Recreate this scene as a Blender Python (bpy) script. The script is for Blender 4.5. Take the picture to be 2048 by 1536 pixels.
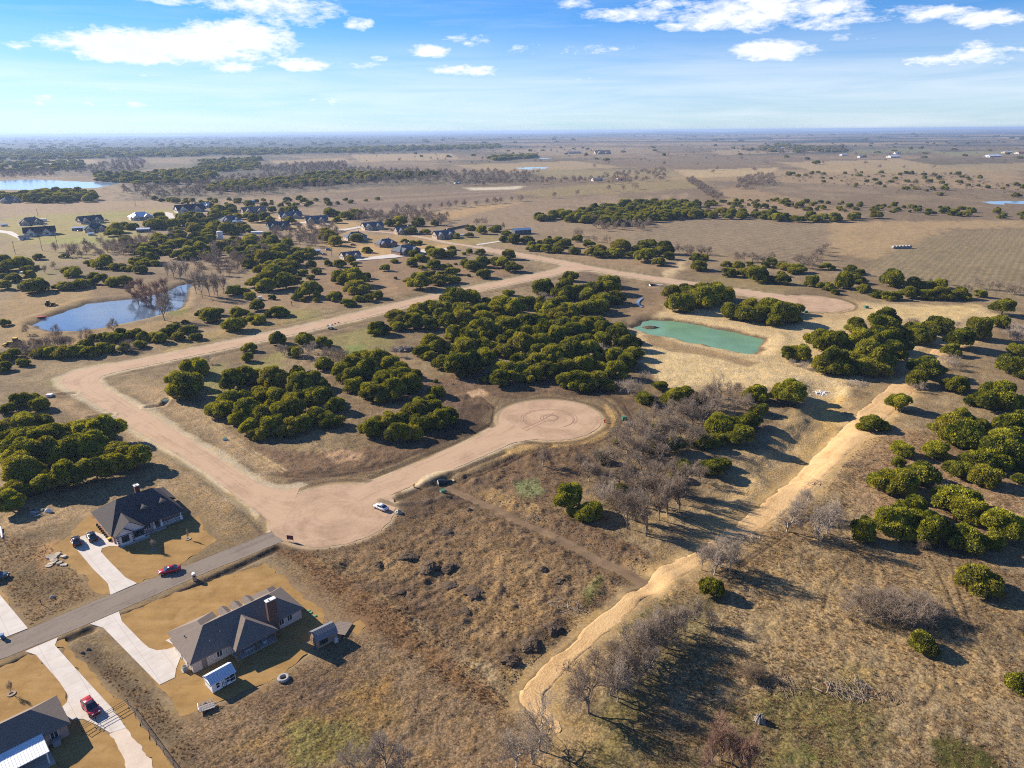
import bpy, math, random, colorsys
import numpy as np
from mathutils import Vector, Matrix

# ------------------------------------------------------------ scene, camera, sky, sun
scene = bpy.context.scene
for o in list(bpy.data.objects): bpy.data.objects.remove(o)
R = math.radians
COL = scene.collection
CAM_H = 95.0; FPX = 1400.0; PITCH = R(19.84); ROLL = R(0.45)
SUN_EL = R(25.5); SHADOW_AZ = R(-29.0)          # shadows fall to the right and a little towards the viewer
cam_d = bpy.data.cameras.new('camera'); cam = bpy.data.objects.new('camera', cam_d); COL.objects.link(cam)
cam_d.sensor_width = 36.0; cam_d.lens = 36.0*FPX/2048.0; cam_d.clip_start = 1.0; cam_d.clip_end = 200000.0
_f = Vector((0, math.cos(PITCH), -math.sin(PITCH))); _u = Vector((0, math.sin(PITCH), math.cos(PITCH))); _r = Vector((1, 0, 0))
_X = _r*math.cos(ROLL) - _u*math.sin(ROLL); _Y = _r*math.sin(ROLL) + _u*math.cos(ROLL)
cam.matrix_world = Matrix(((_X.x, _Y.x, -_f.x, 0), (_X.y, _Y.y, -_f.y, 0), (_X.z, _Y.z, -_f.z, CAM_H), (0, 0, 0, 1)))
scene.camera = cam
scene.view_settings.view_transform = 'Standard'; scene.view_settings.look = 'None'
scene.view_settings.exposure = 1.05; scene.view_settings.gamma = 1.0; scene.view_settings.use_curve_mapping = False
cy = scene.cycles
cy.max_bounces = 5; cy.diffuse_bounces = 2; cy.glossy_bounces = 2; cy.transmission_bounces = 3; cy.volume_bounces = 0; cy.transparent_max_bounces = 6
cy.use_denoising = False; cy.pixel_filter_type = 'BLACKMAN_HARRIS'; cy.filter_width = 1.1
sun_from = Vector((-math.cos(SHADOW_AZ)*math.cos(SUN_EL), -math.sin(SHADOW_AZ)*math.cos(SUN_EL), math.sin(SUN_EL)))
sd = bpy.data.lights.new('sun', 'SUN'); sd.energy = 5.0; sd.angle = R(0.53); sd.color = (1.0, 0.91, 0.79)
so = bpy.data.objects.new('sun', sd); COL.objects.link(so)
so.rotation_euler = sun_from.to_track_quat('Z', 'Y').to_euler(); so.location = (-200, 100, 300)

def nlink(nt, a, b): nt.links.new(a, b)
def build_world():
    w = bpy.data.worlds.new('World'); scene.world = w; w.use_nodes = True
    nt = w.node_tree; N = nt.nodes; N.clear()
    out = N.new('ShaderNodeOutputWorld'); bg = N.new('ShaderNodeBackground'); bg.inputs[1].default_value = 0.05
    sky = N.new('ShaderNodeTexSky'); sky.sky_type = 'NISHITA'; sky.sun_disc = False
    sky.sun_elevation = SUN_EL; sky.sun_rotation = math.atan2(sun_from.x, sun_from.y)
    sky.air_density = 1.0; sky.dust_density = 0.0; sky.ozone_density = 4.0; sky.altitude = 300
    tc = N.new('ShaderNodeTexCoord'); sep = N.new('ShaderNodeSeparateXYZ'); nlink(nt, tc.outputs['Generated'], sep.inputs[0])
    def math_(op, a, b=None, c=None, clamp=False):
        n = N.new('ShaderNodeMath'); n.operation = op; n.use_clamp = clamp
        for i, v in enumerate((a, b, c)):
            if v is None: continue
            if isinstance(v, (int, float)): n.inputs[i].default_value = v
            else: nlink(nt, v, n.inputs[i])
        return n.outputs[0]
    X, Y, Z = sep.outputs
    az = math_('ARCTAN2', X, Y); el = math_('ARCSINE', Z)
    # cloud-layer coordinates (a flat deck overhead: far clouds flatten towards the horizon)
    comb = N.new('ShaderNodeCombineXYZ'); nlink(nt, az, comb.inputs[0]); nlink(nt, math_('MULTIPLY', el, 2.6), comb.inputs[1])
    def noise(scale, detail, rough, dist, vec):
        n = N.new('ShaderNodeTexNoise'); n.inputs['Scale'].default_value = scale; n.inputs['Detail'].default_value = detail
        n.inputs['Roughness'].default_value = rough; n.inputs['Distortion'].default_value = dist; nlink(nt, vec, n.inputs['Vector']); return n.outputs['Fac']
    n1 = noise(9.0, 5.0, 0.62, 0.35, comb.outputs[0])
    n2 = noise(30.0, 4.0, 0.65, 0.25, comb.outputs[0])
    st = N.new('ShaderNodeMapping'); st.inputs['Scale'].default_value = (2.2, 11.0, 1); st.inputs['Rotation'].default_value = (0, 0, -0.12); nlink(nt, comb.outputs[0], st.inputs['Vector'])
    n3 = noise(1.6, 5.0, 0.6, 0.6, st.outputs[0])
    n4 = noise(75.0, 4.0, 0.7, 0.3, comb.outputs[0])
    nz = math_('ADD', math_('ADD', math_('MULTIPLY', math_('SUBTRACT', n1, 0.5), 2.4), math_('MULTIPLY', math_('SUBTRACT', n2, 0.5), 2.6)), math_('MULTIPLY', math_('SUBTRACT', n4, 0.5), 1.4))
    # cumulus banks: azimuth, elevation, half-widths (deg), density
    banks = CLOUDS
    tot = None
    dirv = N.new('ShaderNodeCombineXYZ'); nlink(nt, az, dirv.inputs[0]); nlink(nt, el, dirv.inputs[1])
    for (a, e, wa, we, dens) in banks:
        k = N.new('ShaderNodeVectorMath'); k.operation = 'MULTIPLY_ADD'; nlink(nt, dirv.outputs[0], k.inputs[0]); k.inputs[1].default_value = (1/R(wa), 1/R(we), 0); k.inputs[2].default_value = (-a/wa, -e/we, 0)
        q = N.new('ShaderNodeVectorMath'); q.operation = 'DOT_PRODUCT'; nlink(nt, k.outputs[0], q.inputs[0]); nlink(nt, k.outputs[0], q.inputs[1])
        v = math_('MULTIPLY_ADD', q.outputs['Value'], -dens, dens)
        tot = v if tot is None else math_('MAXIMUM', tot, v)
    tot = math_('MAXIMUM', tot, -1.2)
    fld = math_('ADD', tot, nz)
    cum = math_('MULTIPLY', math_('SUBTRACT', fld, -0.02), 0.95, clamp=True)
    # scattered small cloud everywhere else in the dome, so that the sky goes on as in view
    gen = math_('MULTIPLY', math_('SUBTRACT', math_('ADD', n1, math_('MULTIPLY', math_('SUBTRACT', n2, .5), .35)), 0.745), 7.0, clamp=True)
    gen = math_('MULTIPLY', gen, math_('MULTIPLY', math_('SUBTRACT', el, R(15.0)), 12.0, clamp=True))
    cir = math_('MULTIPLY', math_('SUBTRACT', n3, 0.50), 2.3, clamp=True)
    lowv = math_('MULTIPLY', math_('SUBTRACT', R(7.4), el), 13.0, clamp=True)     # thin veil above the horizon
    cir = math_('MULTIPLY', cir, 0.26)
    veil = math_('MULTIPLY', math_('MULTIPLY', lowv, math_('ADD', 0.36, math_('MULTIPLY', math_('SUBTRACT', n3, .4), .8))), 1.0, clamp=True)
    cov = math_('MAXIMUM', math_('MAXIMUM', cum, gen), math_('MAXIMUM', cir, veil))
    # grey undersides of the thicker parts
    thick = math_('MULTIPLY', math_('SUBTRACT', fld, 0.75), 0.5, clamp=True)
    ccol = N.new('ShaderNodeMixRGB'); ccol.inputs[1].default_value = CLOUD_LIT; ccol.inputs[2].default_value = CLOUD_SHADE; nlink(nt, thick, ccol.inputs[0])
    mix = N.new('ShaderNodeMixRGB'); nlink(nt, math_('MULTIPLY', cov, 0.93), mix.inputs[0]); 
    tint = N.new('ShaderNodeMixRGB'); tint.blend_type = 'MULTIPLY'; tint.inputs[0].default_value = 1.0; nlink(nt, sky.outputs[0], tint.inputs[1]); tint.inputs[2].default_value = SKY_TINT
    nlink(nt, tint.outputs[0], mix.inputs[1]); nlink(nt, ccol.outputs[0], mix.inputs[2])
    w.cycles.sampling_method = 'MANUAL'; w.cycles.sample_map_resolution = 256
    nlink(nt, mix.outputs[0], bg.inputs[0]); nlink(nt, bg.outputs[0], out.inputs[0])
def azel(px, py):
    u = (px-1024)/FPX; v = (768-py)/FPX
    a = u*math.cos(ROLL)+v*math.sin(ROLL); b = -u*math.sin(ROLL)+v*math.cos(ROLL)
    d = Vector((a, math.cos(PITCH)+b*math.sin(PITCH), -math.sin(PITCH)+b*math.cos(PITCH))).normalized()
    return math.degrees(math.atan2(d.x, d.y)), math.degrees(math.asin(d.z))
def bank(px, py, hw, hh, dens=1.0):
    a, e = azel(px, py); a2, _ = azel(px+hw, py); _, e2 = azel(px, py-hh)
    return (a, e, abs(a2-a), abs(e2-e), dens)
CLOUDS = [bank(330, 95, 260, 42, 1.5), bank(470, 74, 140, 40, 1.4), bank(215, 88, 130, 34, 1.2), bank(45, 92, 30, 14, .7),
          bank(470, 133, 60, 16, 1.0), bank(615, 129, 62, 15, 1.1), bank(530, 8, 150, 26, .9), bank(330, 2, 50, 10, .7), bank(600, 25, 70, 18, .6),
          bank(718, 48, 30, 12, .7), bank(860, 103, 52, 15, 1.1), bank(925, 142, 88, 14, 1.0), bank(757, 116, 26, 7, .6), bank(940, 80, 50, 12, .35),
          bank(1500, 20, 170, 46, 1.25), bank(1670, 42, 100, 20, .8), bank(1350, 6, 90, 14, .7), bank(1150, 8, 40, 12, .6), bank(1820, 22, 60, 14, .6),
          bank(1975, 38, 100, 20, 1.0), bank(1535, 104, 98, 26, 1.4), bank(1925, 118, 130, 20, 1.1), bank(1955, 88, 40, 10, .6), bank(1345, 54, 30, 9, .45),
          bank(240, 176, 35, 7, .35), bank(290, 150, 50, 7, .4), bank(650, 202, 45, 12, .45), bank(940, 205, 55, 8, .4), bank(1175, 157, 35, 9, .5),
          bank(560, 45, 90, 22, .55), bank(1250, 30, 120, 12, .35), bank(1100, 100, 120, 10, .25), bank(700, 130, 60, 8, .3), bank(1700, 75, 60, 10, .35), bank(1980, 105, 90, 12, .6), bank(150, 205, 140, 16, .35), bank(1850, 30, 110, 16, .7), bank(1620, 20, 120, 24, .8), bank(1430, 50, 60, 16, .7), bank(1500, -90, 400, 60, .9), bank(300, -120, 500, 50, .8)]
CLOUD_LIT = (11.2, 11.3, 11.5, 1); CLOUD_SHADE = (8.6, 8.9, 9.6, 1); SKY_TINT = (.54, .96, 1.50, 1)
build_world()
# ------------------------------------------------------------ helpers
rng = np.random.default_rng(11); random.seed(5)
def Pz(px, py, z=0.0):
    u = (px-1024)/FPX; v = (768-py)/FPX
    a = u*math.cos(ROLL)+v*math.sin(ROLL); b = -u*math.sin(ROLL)+v*math.cos(ROLL)
    dx, dy, dz = a, math.cos(PITCH)+b*math.sin(PITCH), -math.sin(PITCH)+b*math.cos(PITCH)
    t = (z-CAM_H)/dz
    return np.array((dx*t, dy*t))
def PP(pts, z=0.0): return np.array([Pz(x, y, z) for x, y in pts])
def depth_at(xy, z=0.0): return xy[1]*math.cos(PITCH)+(CAM_H-z)*math.sin(PITCH)
def smooth(x, a, b):
    t = np.clip((x-a)/(b-a), 0, 1); return t*t*(3-2*t)
def vnoise(x, y, seed=0):
    xi = np.floor(x).astype(np.int64); yi = np.floor(y).astype(np.int64); fx = x-xi; fy = y-yi
    fx = fx*fx*(3-2*fx); fy = fy*fy*(3-2*fy)
    def h(a, b):
        n = (a*374761393 + b*668265263 + seed*1442695041) & 0x7fffffff
        n = ((n ^ (n >> 13))*1274126177) & 0x7fffffff
        return ((n ^ (n >> 16)) & 0xffff)/65535.0
    return (h(xi, yi)*(1-fx)+h(xi+1, yi)*fx)*(1-fy)+(h(xi, yi+1)*(1-fx)+h(xi+1, yi+1)*fx)*fy
def fbm(x, y, seed=0, oct=4, gain=.5):
    s = 0; a = 1; t = 0
    for i in range(oct):
        s = s+a*vnoise(x*2**i+17.3*i, y*2**i-9.1*i, seed+i); t += a; a *= gain
    return s/t
def seg_dist(X, Y, pts, closed=False):
    d = np.full(X.shape, 1e9); n = len(pts)
    for i in range(n if closed else n-1):
        ax, ay = pts[i]; bx, by = pts[(i+1) % n]; vx, vy = bx-ax, by-ay; L = vx*vx+vy*vy+1e-9
        t = np.clip(((X-ax)*vx+(Y-ay)*vy)/L, 0, 1)
        d = np.minimum(d, (X-ax-t*vx)**2+(Y-ay-t*vy)**2)
    return np.sqrt(d)
def inside(X, Y, pts):
    r = np.zeros(X.shape, bool); n = len(pts)
    for i in range(n):
        ax, ay = pts[i]; bx, by = pts[(i+1) % n]
        if ay == by: continue
        c = ((ay > Y) != (by > Y)) & (X < (bx-ax)*(Y-ay)/(by-ay)+ax); r ^= c
    return r
def sdf(X, Y, pts, reach=20.0, line=False):
    """signed distance to a polygon (negative inside) or distance to a polyline, 1e3 beyond reach"""
    pts = np.asarray(pts); out = np.full(X.shape, 1e3)
    lo = pts.min(0)-reach; hi = pts.max(0)+reach
    m = (X > lo[0]) & (X < hi[0]) & (Y > lo[1]) & (Y < hi[1])
    if not m.any(): return out
    x, y = X[m], Y[m]
    d = seg_dist(x, y, pts, not line)
    if not line: d = np.where(inside(x, y, pts), -d, d)
    out[m] = d; return out

# materials -----------------------------------------------------------------
def srgb(r, g, b, k=1.0):
    f = lambda c: ((c/255.0+0.055)/1.055)**2.4 if c > 10 else c/255.0/12.92
    return (f(r)*k, f(g)*k, f(b)*k)
class NT:
    def __init__(s, name):
        s.m = bpy.data.materials.new(name); s.m.use_nodes = True; s.t = s.m.node_tree; s.t.nodes.clear()
        s.out = s.n('ShaderNodeOutputMaterial')
    def n(s, t, **kw):
        x = s.t.nodes.new(t)
        for k, v in kw.items(): setattr(x, k, v)
        return x
    def put(s, inp, v):
        if isinstance(v, bpy.types.NodeSocket): s.t.links.new(v, inp)
        elif isinstance(v, tuple) and len(v) == 3 and inp.type == 'RGBA': inp.default_value = (*v, 1)
        else: inp.default_value = v
    def math(s, op, a, b=0.0, clamp=False):
        x = s.n('ShaderNodeMath', operation=op, use_clamp=clamp); s.put(x.inputs[0], a); s.put(x.inputs[1], b); return x.outputs[0]
    def noise(s, scale, detail=4, rough=.6, dist=0, vec=None):
        x = s.n('ShaderNodeTexNoise'); x.inputs['Scale'].default_value = scale; x.inputs['Detail'].default_value = detail
        x.inputs['Roughness'].default_value = rough; x.inputs['Distortion'].default_value = dist
        if vec is not None: s.t.links.new(vec, x.inputs['Vector'])
        return x.outputs['Fac']
    def mix(s, f, a, b, mode='MIX'):
        x = s.n('ShaderNodeMixRGB', blend_type=mode); s.put(x.inputs[0], f); s.put(x.inputs[1], a); s.put(x.inputs[2], b); return x.outputs[0]
    def ramp(s, f, lo, hi):
        x = s.n('ShaderNodeMapRange'); s.put(x.inputs[0], f); x.inputs[1].default_value = lo; x.inputs[2].default_value = hi; return x.outputs[0]
    def pos(s): return s.n('ShaderNodeNewGeometry').outputs['Position']
    def obj(s): return s.n('ShaderNodeTexCoord').outputs['Object']
    def attr(s, name, out='Color'): return s.n('ShaderNodeAttribute', attribute_name=name).outputs[out]
    def bsdf(s, col, rough=.9, spec=.2, metal=0.0, normal=None, **kw):
        b = s.n('ShaderNodeBsdfPrincipled'); s.put(b.inputs['Base Color'], col); s.put(b.inputs['Roughness'], rough)
        b.inputs['Specular IOR Level'].default_value = spec; b.inputs['Metallic'].default_value = metal
        if normal is not None: s.t.links.new(normal, b.inputs['Normal'])
        for k, v in kw.items(): b.inputs[k].default_value = v
        s.t.links.new(b.outputs[0], s.out.inputs[0]); return b
    def bump(s, h, strength=.5, dist=.05):
        x = s.n('ShaderNodeBump'); x.inputs['Strength'].default_value = strength; x.inputs['Distance'].default_value = dist; s.t.links.new(h, x.inputs['Height']); return x.outputs[0]
_mats = {}
def M(name, col, rough=.8, var=.2, scale=2.0, spec=.25, metal=0.0, bump=0.0):
    if name in _mats: return _mats[name]
    t = NT(name); v = t.obj(); n = t.noise(scale, 5, .65, .2, v); n2 = t.noise(scale*9, 3, .6, 0, v)
    f = t.math('ADD', t.math('MULTIPLY', n, .65), t.math('MULTIPLY', n2, .35))
    c = t.mix(t.ramp(f, .25, .75), tuple(x*(1-var) for x in col), tuple(min(1, x*(1+var)) for x in col))
    t.bsdf(c, rough, spec, metal, t.bump(n2, .6, bump) if bump else None)
    _mats[name] = t.m; return t.m

# mesh building -------------------------------------------------------------
class MB:
    def __init__(s): s.v = []; s.f = []
    def add(s, vs, fs):
        o = len(s.v); s.v += [tuple(map(float, q)) for q in vs]; s.f += [tuple(i+o for i in q) for q in fs]; return s
    def box(s, x0, x1, y0, y1, z0, z1):
        return s.add([(x0, y0, z0), (x1, y0, z0), (x1, y1, z0), (x0, y1, z0), (x0, y0, z1), (x1, y0, z1), (x1, y1, z1), (x0, y1, z1)],
                     [(3, 2, 1, 0), (4, 5, 6, 7), (0, 1, 5, 4), (1, 2, 6, 5), (2, 3, 7, 6), (3, 0, 4, 7)])
    def prism(s, pts, z0, z1):
        n = len(pts); a = [(x, y, z0) for x, y in pts]+[(x, y, z1) for x, y in pts]
        return s.add(a, [tuple(range(n-1, -1, -1)), tuple(range(n, 2*n))]+[(i, (i+1) % n, n+(i+1) % n, n+i) for i in range(n)])
    def extr(s, pts, x0, x1, ax='x'):
        """extrude a profile along an axis; pts are the other two coordinates"""
        n = len(pts); g = (lambda a, p: (a, p[0], p[1])) if ax == 'x' else (lambda a, p: (p[0], a, p[1]))
        a = [g(x0, p) for p in pts]+[g(x1, p) for p in pts]
        return s.add(a, [tuple(range(n-1, -1, -1)), tuple(range(n, 2*n))]+[(i, (i+1) % n, n+(i+1) % n, n+i) for i in range(n)])
    def tube(s, a, b, r0, r1=None, n=6, caps=True):
        r1 = r0 if r1 is None else r1; a = np.array(a, float); b = np.array(b, float); d = b-a; d /= np.linalg.norm(d)+1e-9
        q = np.cross(d, (0, 0, 1) if abs(d[2]) < .9 else (1, 0, 0)); q /= np.linalg.norm(q); w = np.cross(d, q)
        vs = []
        for c, r in ((a, r0), (b, r1)):
            for i in range(n):
                t = 2*math.pi*i/n; vs.append(c+r*(math.cos(t)*q+math.sin(t)*w))
        fs = [(i, (i+1) % n, n+(i+1) % n, n+i) for i in range(n)]
        if caps: fs += [tuple(range(n-1, -1, -1)), tuple(range(n, 2*n))]
        return s.add(vs, fs)
    def ring(s, prof, n=20, ax=2):
        """lathe a profile [(r,h)] about an axis; closed at both ends where r is 0"""
        m = len(prof); vs = []
        for i in range(n):
            t = 2*math.pi*i/n
            for r, h in prof:
                p = [r*math.cos(t), r*math.sin(t), h]
                if ax == 1: p = [p[0], p[2], p[1]]
                vs.append(p)
        fs = [(i*m+j, ((i+1) % n)*m+j, ((i+1) % n)*m+j+1, i*m+j+1) for i in range(n) for j in range(m-1)]
        return s.add(vs, fs)
    def loft(s, secs):
        n = len(secs[0]); vs = [p for q in secs for p in q]
        fs = [(k*n+i, k*n+(i+1) % n, (k+1)*n+(i+1) % n, (k+1)*n+i) for k in range(len(secs)-1) for i in range(n)]
        fs += [tuple(range(n-1, -1, -1)), tuple(range((len(secs)-1)*n, len(secs)*n))]
        return s.add(vs, fs)
    def move(s, loc=(0, 0, 0), rz=0, sc=1.0):
        c, q = math.cos(rz), math.sin(rz)
        s.v = [((x*c-y*q)*sc+loc[0], (x*q+y*c)*sc+loc[1], z*sc+loc[2]) for x, y, z in s.v]; return s
    def mesh(s, name):
        me = bpy.data.meshes.new(name); me.from_pydata(s.v, [], s.f); me.update(); return me
    def build(s, name, mat, parent=None, smooth_=False, loc=None):
        me = s.mesh(name); me.materials.append(mat)
        if smooth_: me.polygons.foreach_set('use_smooth', [True]*len(me.polygons))
        return obj(name, me, parent, loc)
def obj(name, me, parent=None, loc=None):
    o = bpy.data.objects.new(name, me); COL.objects.link(o)
    if parent is not None: o.parent = parent
    if loc is not None: o.location = loc
    return o
def tag(o, label=None, cat=None, group=None, kind=None):
    if label: o['label'] = label
    if cat: o['category'] = cat
    if group: o['group'] = group
    if kind: o['kind'] = kind
    return o
def thing(name, label, cat, loc=(0, 0, 0), rz=0.0, group=None):
    o = bpy.data.objects.new(name, None); COL.objects.link(o); o.empty_display_size = .3
    o.location = loc; o.rotation_euler = (0, 0, rz); return tag(o, label, cat, group)
def np_mesh(name, V, Fq, mat=None, smooth_=False):
    """mesh from numpy arrays, all faces with the same number of corners"""
    me = bpy.data.meshes.new(name); V = np.asarray(V, np.float32); Fq = np.asarray(Fq, np.int32); n, k = Fq.shape
    me.vertices.add(len(V)); me.vertices.foreach_set('co', V.ravel())
    me.loops.add(n*k); me.loops.foreach_set('vertex_index', Fq.ravel())
    me.polygons.add(n); me.polygons.foreach_set('loop_start', np.arange(0, n*k, k, dtype=np.int32))
    if smooth_: me.polygons.foreach_set('use_smooth', np.ones(n, bool))
    me.update(calc_edges=True)
    if mat: me.materials.append(mat)
    return me
# ------------------------------------------------------------ layout of roads, lawns and water (photo corners carried to the ground plane)
K = 0.78
def C(r, g, b):
    c = np.array(srgb(r, g, b, K)); return c*.88+.12*(c@np.array((.2126, .7152, .0722)))
def crop(ox, oy, s, pts): return [(ox+p[0]/s, oy+p[1]/s, *[q/s for q in p[2:]]) for p in pts]
def resample(pts, n):
    pts = np.asarray(pts, float); d = np.r_[0, np.cumsum(np.linalg.norm(np.diff(pts, axis=0), axis=1))]
    t = np.linspace(0, d[-1], n); return np.c_[np.interp(t, d, pts[:, 0]), np.interp(t, d, pts[:, 1])]
def soften(pts, it=2):
    pts = np.asarray(pts, float)
    for _ in range(it):                      # Chaikin corner cutting, end points kept
        a = pts[:-1]*.75+pts[1:]*.25; b = pts[:-1]*.25+pts[1:]*.75
        pts = np.vstack([pts[:1], np.stack([a, b], 1).reshape(-1, 2), pts[-1:]])
    return pts
R1o = [(560, 1066), (510, 1018), (478, 998), (447, 970), (385, 926), (300, 878), (240, 838), (180, 800), (140, 780), (120, 767), (121, 757), (133, 749), (166, 737), (254, 724), (360, 702), (458, 683), (555, 662), (650, 641), (757, 616), (835, 596), (933, 576), (1000, 563), (1078, 546), (1112, 539), (1128, 531), (1128, 524)]
R1i = [(600, 975), (570, 981), (519, 970), (464, 933), (413, 899), (344, 858), (300, 826), (250, 800), (213, 778), (198, 766), (197, 758), (208, 750), (240, 742), (285, 733), (360, 717), (458, 697), (555, 676), (650, 654), (760, 629), (835, 605), (933, 586), (1000, 573), (1078, 557), (1125, 546), (1156, 541), (1190, 541)]
R2a = [(960, 494), (1000, 500), (1058, 510), (1137, 524), (1195, 537), (1293, 552), (1400, 567), (1458, 576), (1556, 590), (1600, 594)]
R2b = [(960, 500), (1000, 507), (1060, 517), (1137, 531), (1176, 540), (1234, 549), (1312, 563), (1400, 576), (1478, 588), (1546, 599), (1590, 606)]
R4a = [(690, 985), (731, 967), (813, 935), (915, 892), (975, 862), (1000, 849), (1006, 835)]
R4b = [(740, 1010), (778, 991), (881, 950), (960, 915), (1000, 897), (1030, 885), (1075, 877)]
Rpa = [(-160, 1352), (0, 1285), (58, 1257), (219, 1190), (372, 1132), (480, 1089), (534, 1066), (560, 1056)]
Rpb = [(-160, 1388), (0, 1319), (116, 1273), (240, 1221), (414, 1144), (500, 1110), (555, 1087), (585, 1074)]
R3c = [(975, 499), (940, 492), (900, 487), (865, 479), (820, 470), (770, 464), (700, 460), (640, 455), (590, 447), (540, 440), (470, 432), (400, 424), (360, 421)]
TRa = [(1116, 1466), (1084, 1446), (1054, 1420), (1038, 1398), (1042, 1378), (1060, 1350), (1120, 1300), (1195, 1230), (1250, 1192), (1290, 1155), (1345, 1122), (1385, 1104), (1440, 1065), (1480, 1040), (1545, 985), (1600, 930), (1640, 890), (1680, 855), (1740, 802), (1800, 752), (1835, 725), (1862, 700), (1905, 672), (1960, 640)]
TRb = [(1126, 1458), (1108, 1436), (1094, 1414), (1088, 1392), (1108, 1362), (1160, 1310), (1215, 1258), (1260, 1217), (1325, 1173), (1390, 1137), (1450, 1087), (1530, 1050), (1590, 1012), (1660, 940), (1720, 885), (1760, 850), (1815, 797), (1850, 757), (1885, 715), (1920, 690), (1975, 645)]
CREEK = [(893, 968), (917, 978), (951, 995), (1002, 1017), (1047, 1040), (1105, 1066), (1150, 1087), (1184, 1108), (1238, 1132), (1275, 1150), (1292, 1163)]
circA = (668, 1026, 122); circB = (1099, 838, 104); circC = (1626, 607, 71)
def circ_world(c):
    ctr = Pz(c[0], c[1]); return ctr, c[2]*depth_at(ctr)/FPX
def line_ribbon(px, hw):
    p = soften(PP(px)); t = np.gradient(p, axis=0); t /= np.linalg.norm(t, axis=1)[:, None]; n = np.c_[-t[:, 1], t[:, 0]]
    return p+n*hw, p-n*hw
ROADS = {}
for nm, a, b in (('r1', R1o, R1i), ('r2', R2a, R2b), ('r4', R4a, R4b), ('rp', Rpa, Rpb), ('track', TRa, TRb)):
    ROADS[nm] = (soften(PP(a)), soften(PP(b)))
ROADS['r3'] = line_ribbon(R3c, 3.4)
ROADS['creek'] = line_ribbon(CREEK, 1.7)
CIRC = {k: circ_world(v) for k, v in (('A', circA), ('B', circB), ('C', circC))}
DRIVES = {
 'd1': [(274, 1167), (251, 1155), (220, 1124), (202, 1104), (204, 1097), (220, 1092), (240, 1093), (300, 1072), (298, 1067), (232, 1086), (214, 1072), (190, 1064), (163, 1073), (140, 1083), (187, 1139), (216, 1167), (221, 1190)],
 'd2': [(238, 1223), (244, 1243), (285, 1285), (298, 1296), (314, 1301), (334, 1299), (352, 1293), (331, 1281), (355, 1272), (372, 1285), (366, 1299), (360, 1318), (352, 1339), (350, 1355), (319, 1370), (207, 1256), (180, 1248)],
 'd3': [(116, 1275), (110, 1291), (153, 1339), (228, 1421), (252, 1456), (220, 1466), (195, 1451), (166, 1438), (140, 1440), (118, 1420), (134, 1405), (137, 1392), (120, 1365), (72, 1310), (50, 1303)],
 'd0': [(0, 1190), (56, 1257), (0, 1279), (-70, 1305), (-60, 1150)]}
GRAVEL_DRIVE = [(250, 1452), (310, 1536), (350, 1600), (285, 1610), (252, 1536), (236, 1500), (219, 1465)]
LAWNS = {
 'l1': [(105, 1091), (140, 1070), (165, 1043), (178, 1030), (205, 1040), (240, 1075), (300, 1066), (365, 1042), (395, 1033), (412, 1062), (432, 1081), (370, 1124), (276, 1167), (220, 1190), (187, 1181), (165, 1150), (130, 1118)],
 'l2': [(240, 1229), (330, 1196), (420, 1163), (526, 1127), (546, 1136), (575, 1165), (613, 1198), (646, 1233), (640, 1260), (600, 1290), (621, 1308), (575, 1341), (526, 1371), (450, 1402), (369, 1430), (318, 1374), (270, 1320), (235, 1275)],
 'l3': [(-60, 1355), (0, 1335), (58, 1308), (78, 1312), (137, 1380), (145, 1405), (125, 1425), (150, 1440), (196, 1448), (225, 1470), (240, 1502), (256, 1540), (290, 1610), (0, 1650), (-80, 1500)],
 'l4': [(112, 1285), (130, 1283), (149, 1310), (200, 1362), (257, 1409), (300, 1465), (348, 1536), (385, 1590), (350, 1600), (310, 1536), (248, 1453), (150, 1340)],
 'l0': [(0, 1165), (37, 1243), (60, 1257), (0, 1277), (-60, 1300), (-60, 1150)],
 'l5': [(697, 1250), (722, 1236), (734, 1253), (712, 1270)]}
POND1 = [(68, 650), (80, 640), (110, 631), (135, 622), (175, 607), (220, 602), (268, 598), (300, 590), (335, 583), (352, 572), (365, 570), (378, 567), (383, 571), (372, 583), (370, 600), (362, 615), (352, 622), (335, 625), (300, 636), (255, 646), (205, 657), (160, 662), (110, 663), (82, 661)]
POND2 = [(1270, 657), (1285, 644), (1300, 640), (1340, 643), (1400, 651), (1460, 664), (1530, 678), (1524, 690), (1510, 709), (1480, 707), (1420, 694), (1350, 678), (1300, 668)]
STREAM = [(1285, 596), (1278, 600), (1274, 608), (1284, 614)]
LAKE = [(-40, 366), (0, 362), (60, 358), (130, 362), (180, 364), (245, 364), (225, 370), (185, 377), (130, 376), (60, 380), (0, 379), (-40, 380)]
FARWATER = [[(1030, 336), (1060, 334), (1105, 335), (1080, 339), (1045, 339)], [(1965, 404), (2010, 402), (2060, 403), (2060, 409), (1990, 410)], [(1050, 316), (1115, 316), (1080, 318)]]
P1W = PP(POND1, -0.9); P2W = PP(POND2, -1.2); LKW = PP(LAKE, -1.0)
SHEET_POLY = [np.vstack([a, b[::-1]]) for k, (a, b) in ROADS.items() if k not in ('creek',)]
SHEET_POLY += [PP(v) for v in DRIVES.values()]+[PP(v) for v in LAWNS.values()]+[PP(GRAVEL_DRIVE)]
SHEET_POLY += [np.array([ctr+r*np.array((math.cos(t), math.sin(t))) for t in np.linspace(0, 2*math.pi, 40, endpoint=False)]) for ctr, r in CIRC.values()]
HOUSE_PADS = [PP(p) for p in ([(180, 1040), (350, 1000), (360, 1045), (235, 1090)], [(345, 1270), (560, 1190), (610, 1235), (390, 1350)], [(-60, 1450), (110, 1400), (140, 1460), (60, 1536), (-60, 1560)])]
GULLY = PP([(1645, 775), (1655, 820), (1648, 850), (1610, 895), (1560, 945)])
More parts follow.
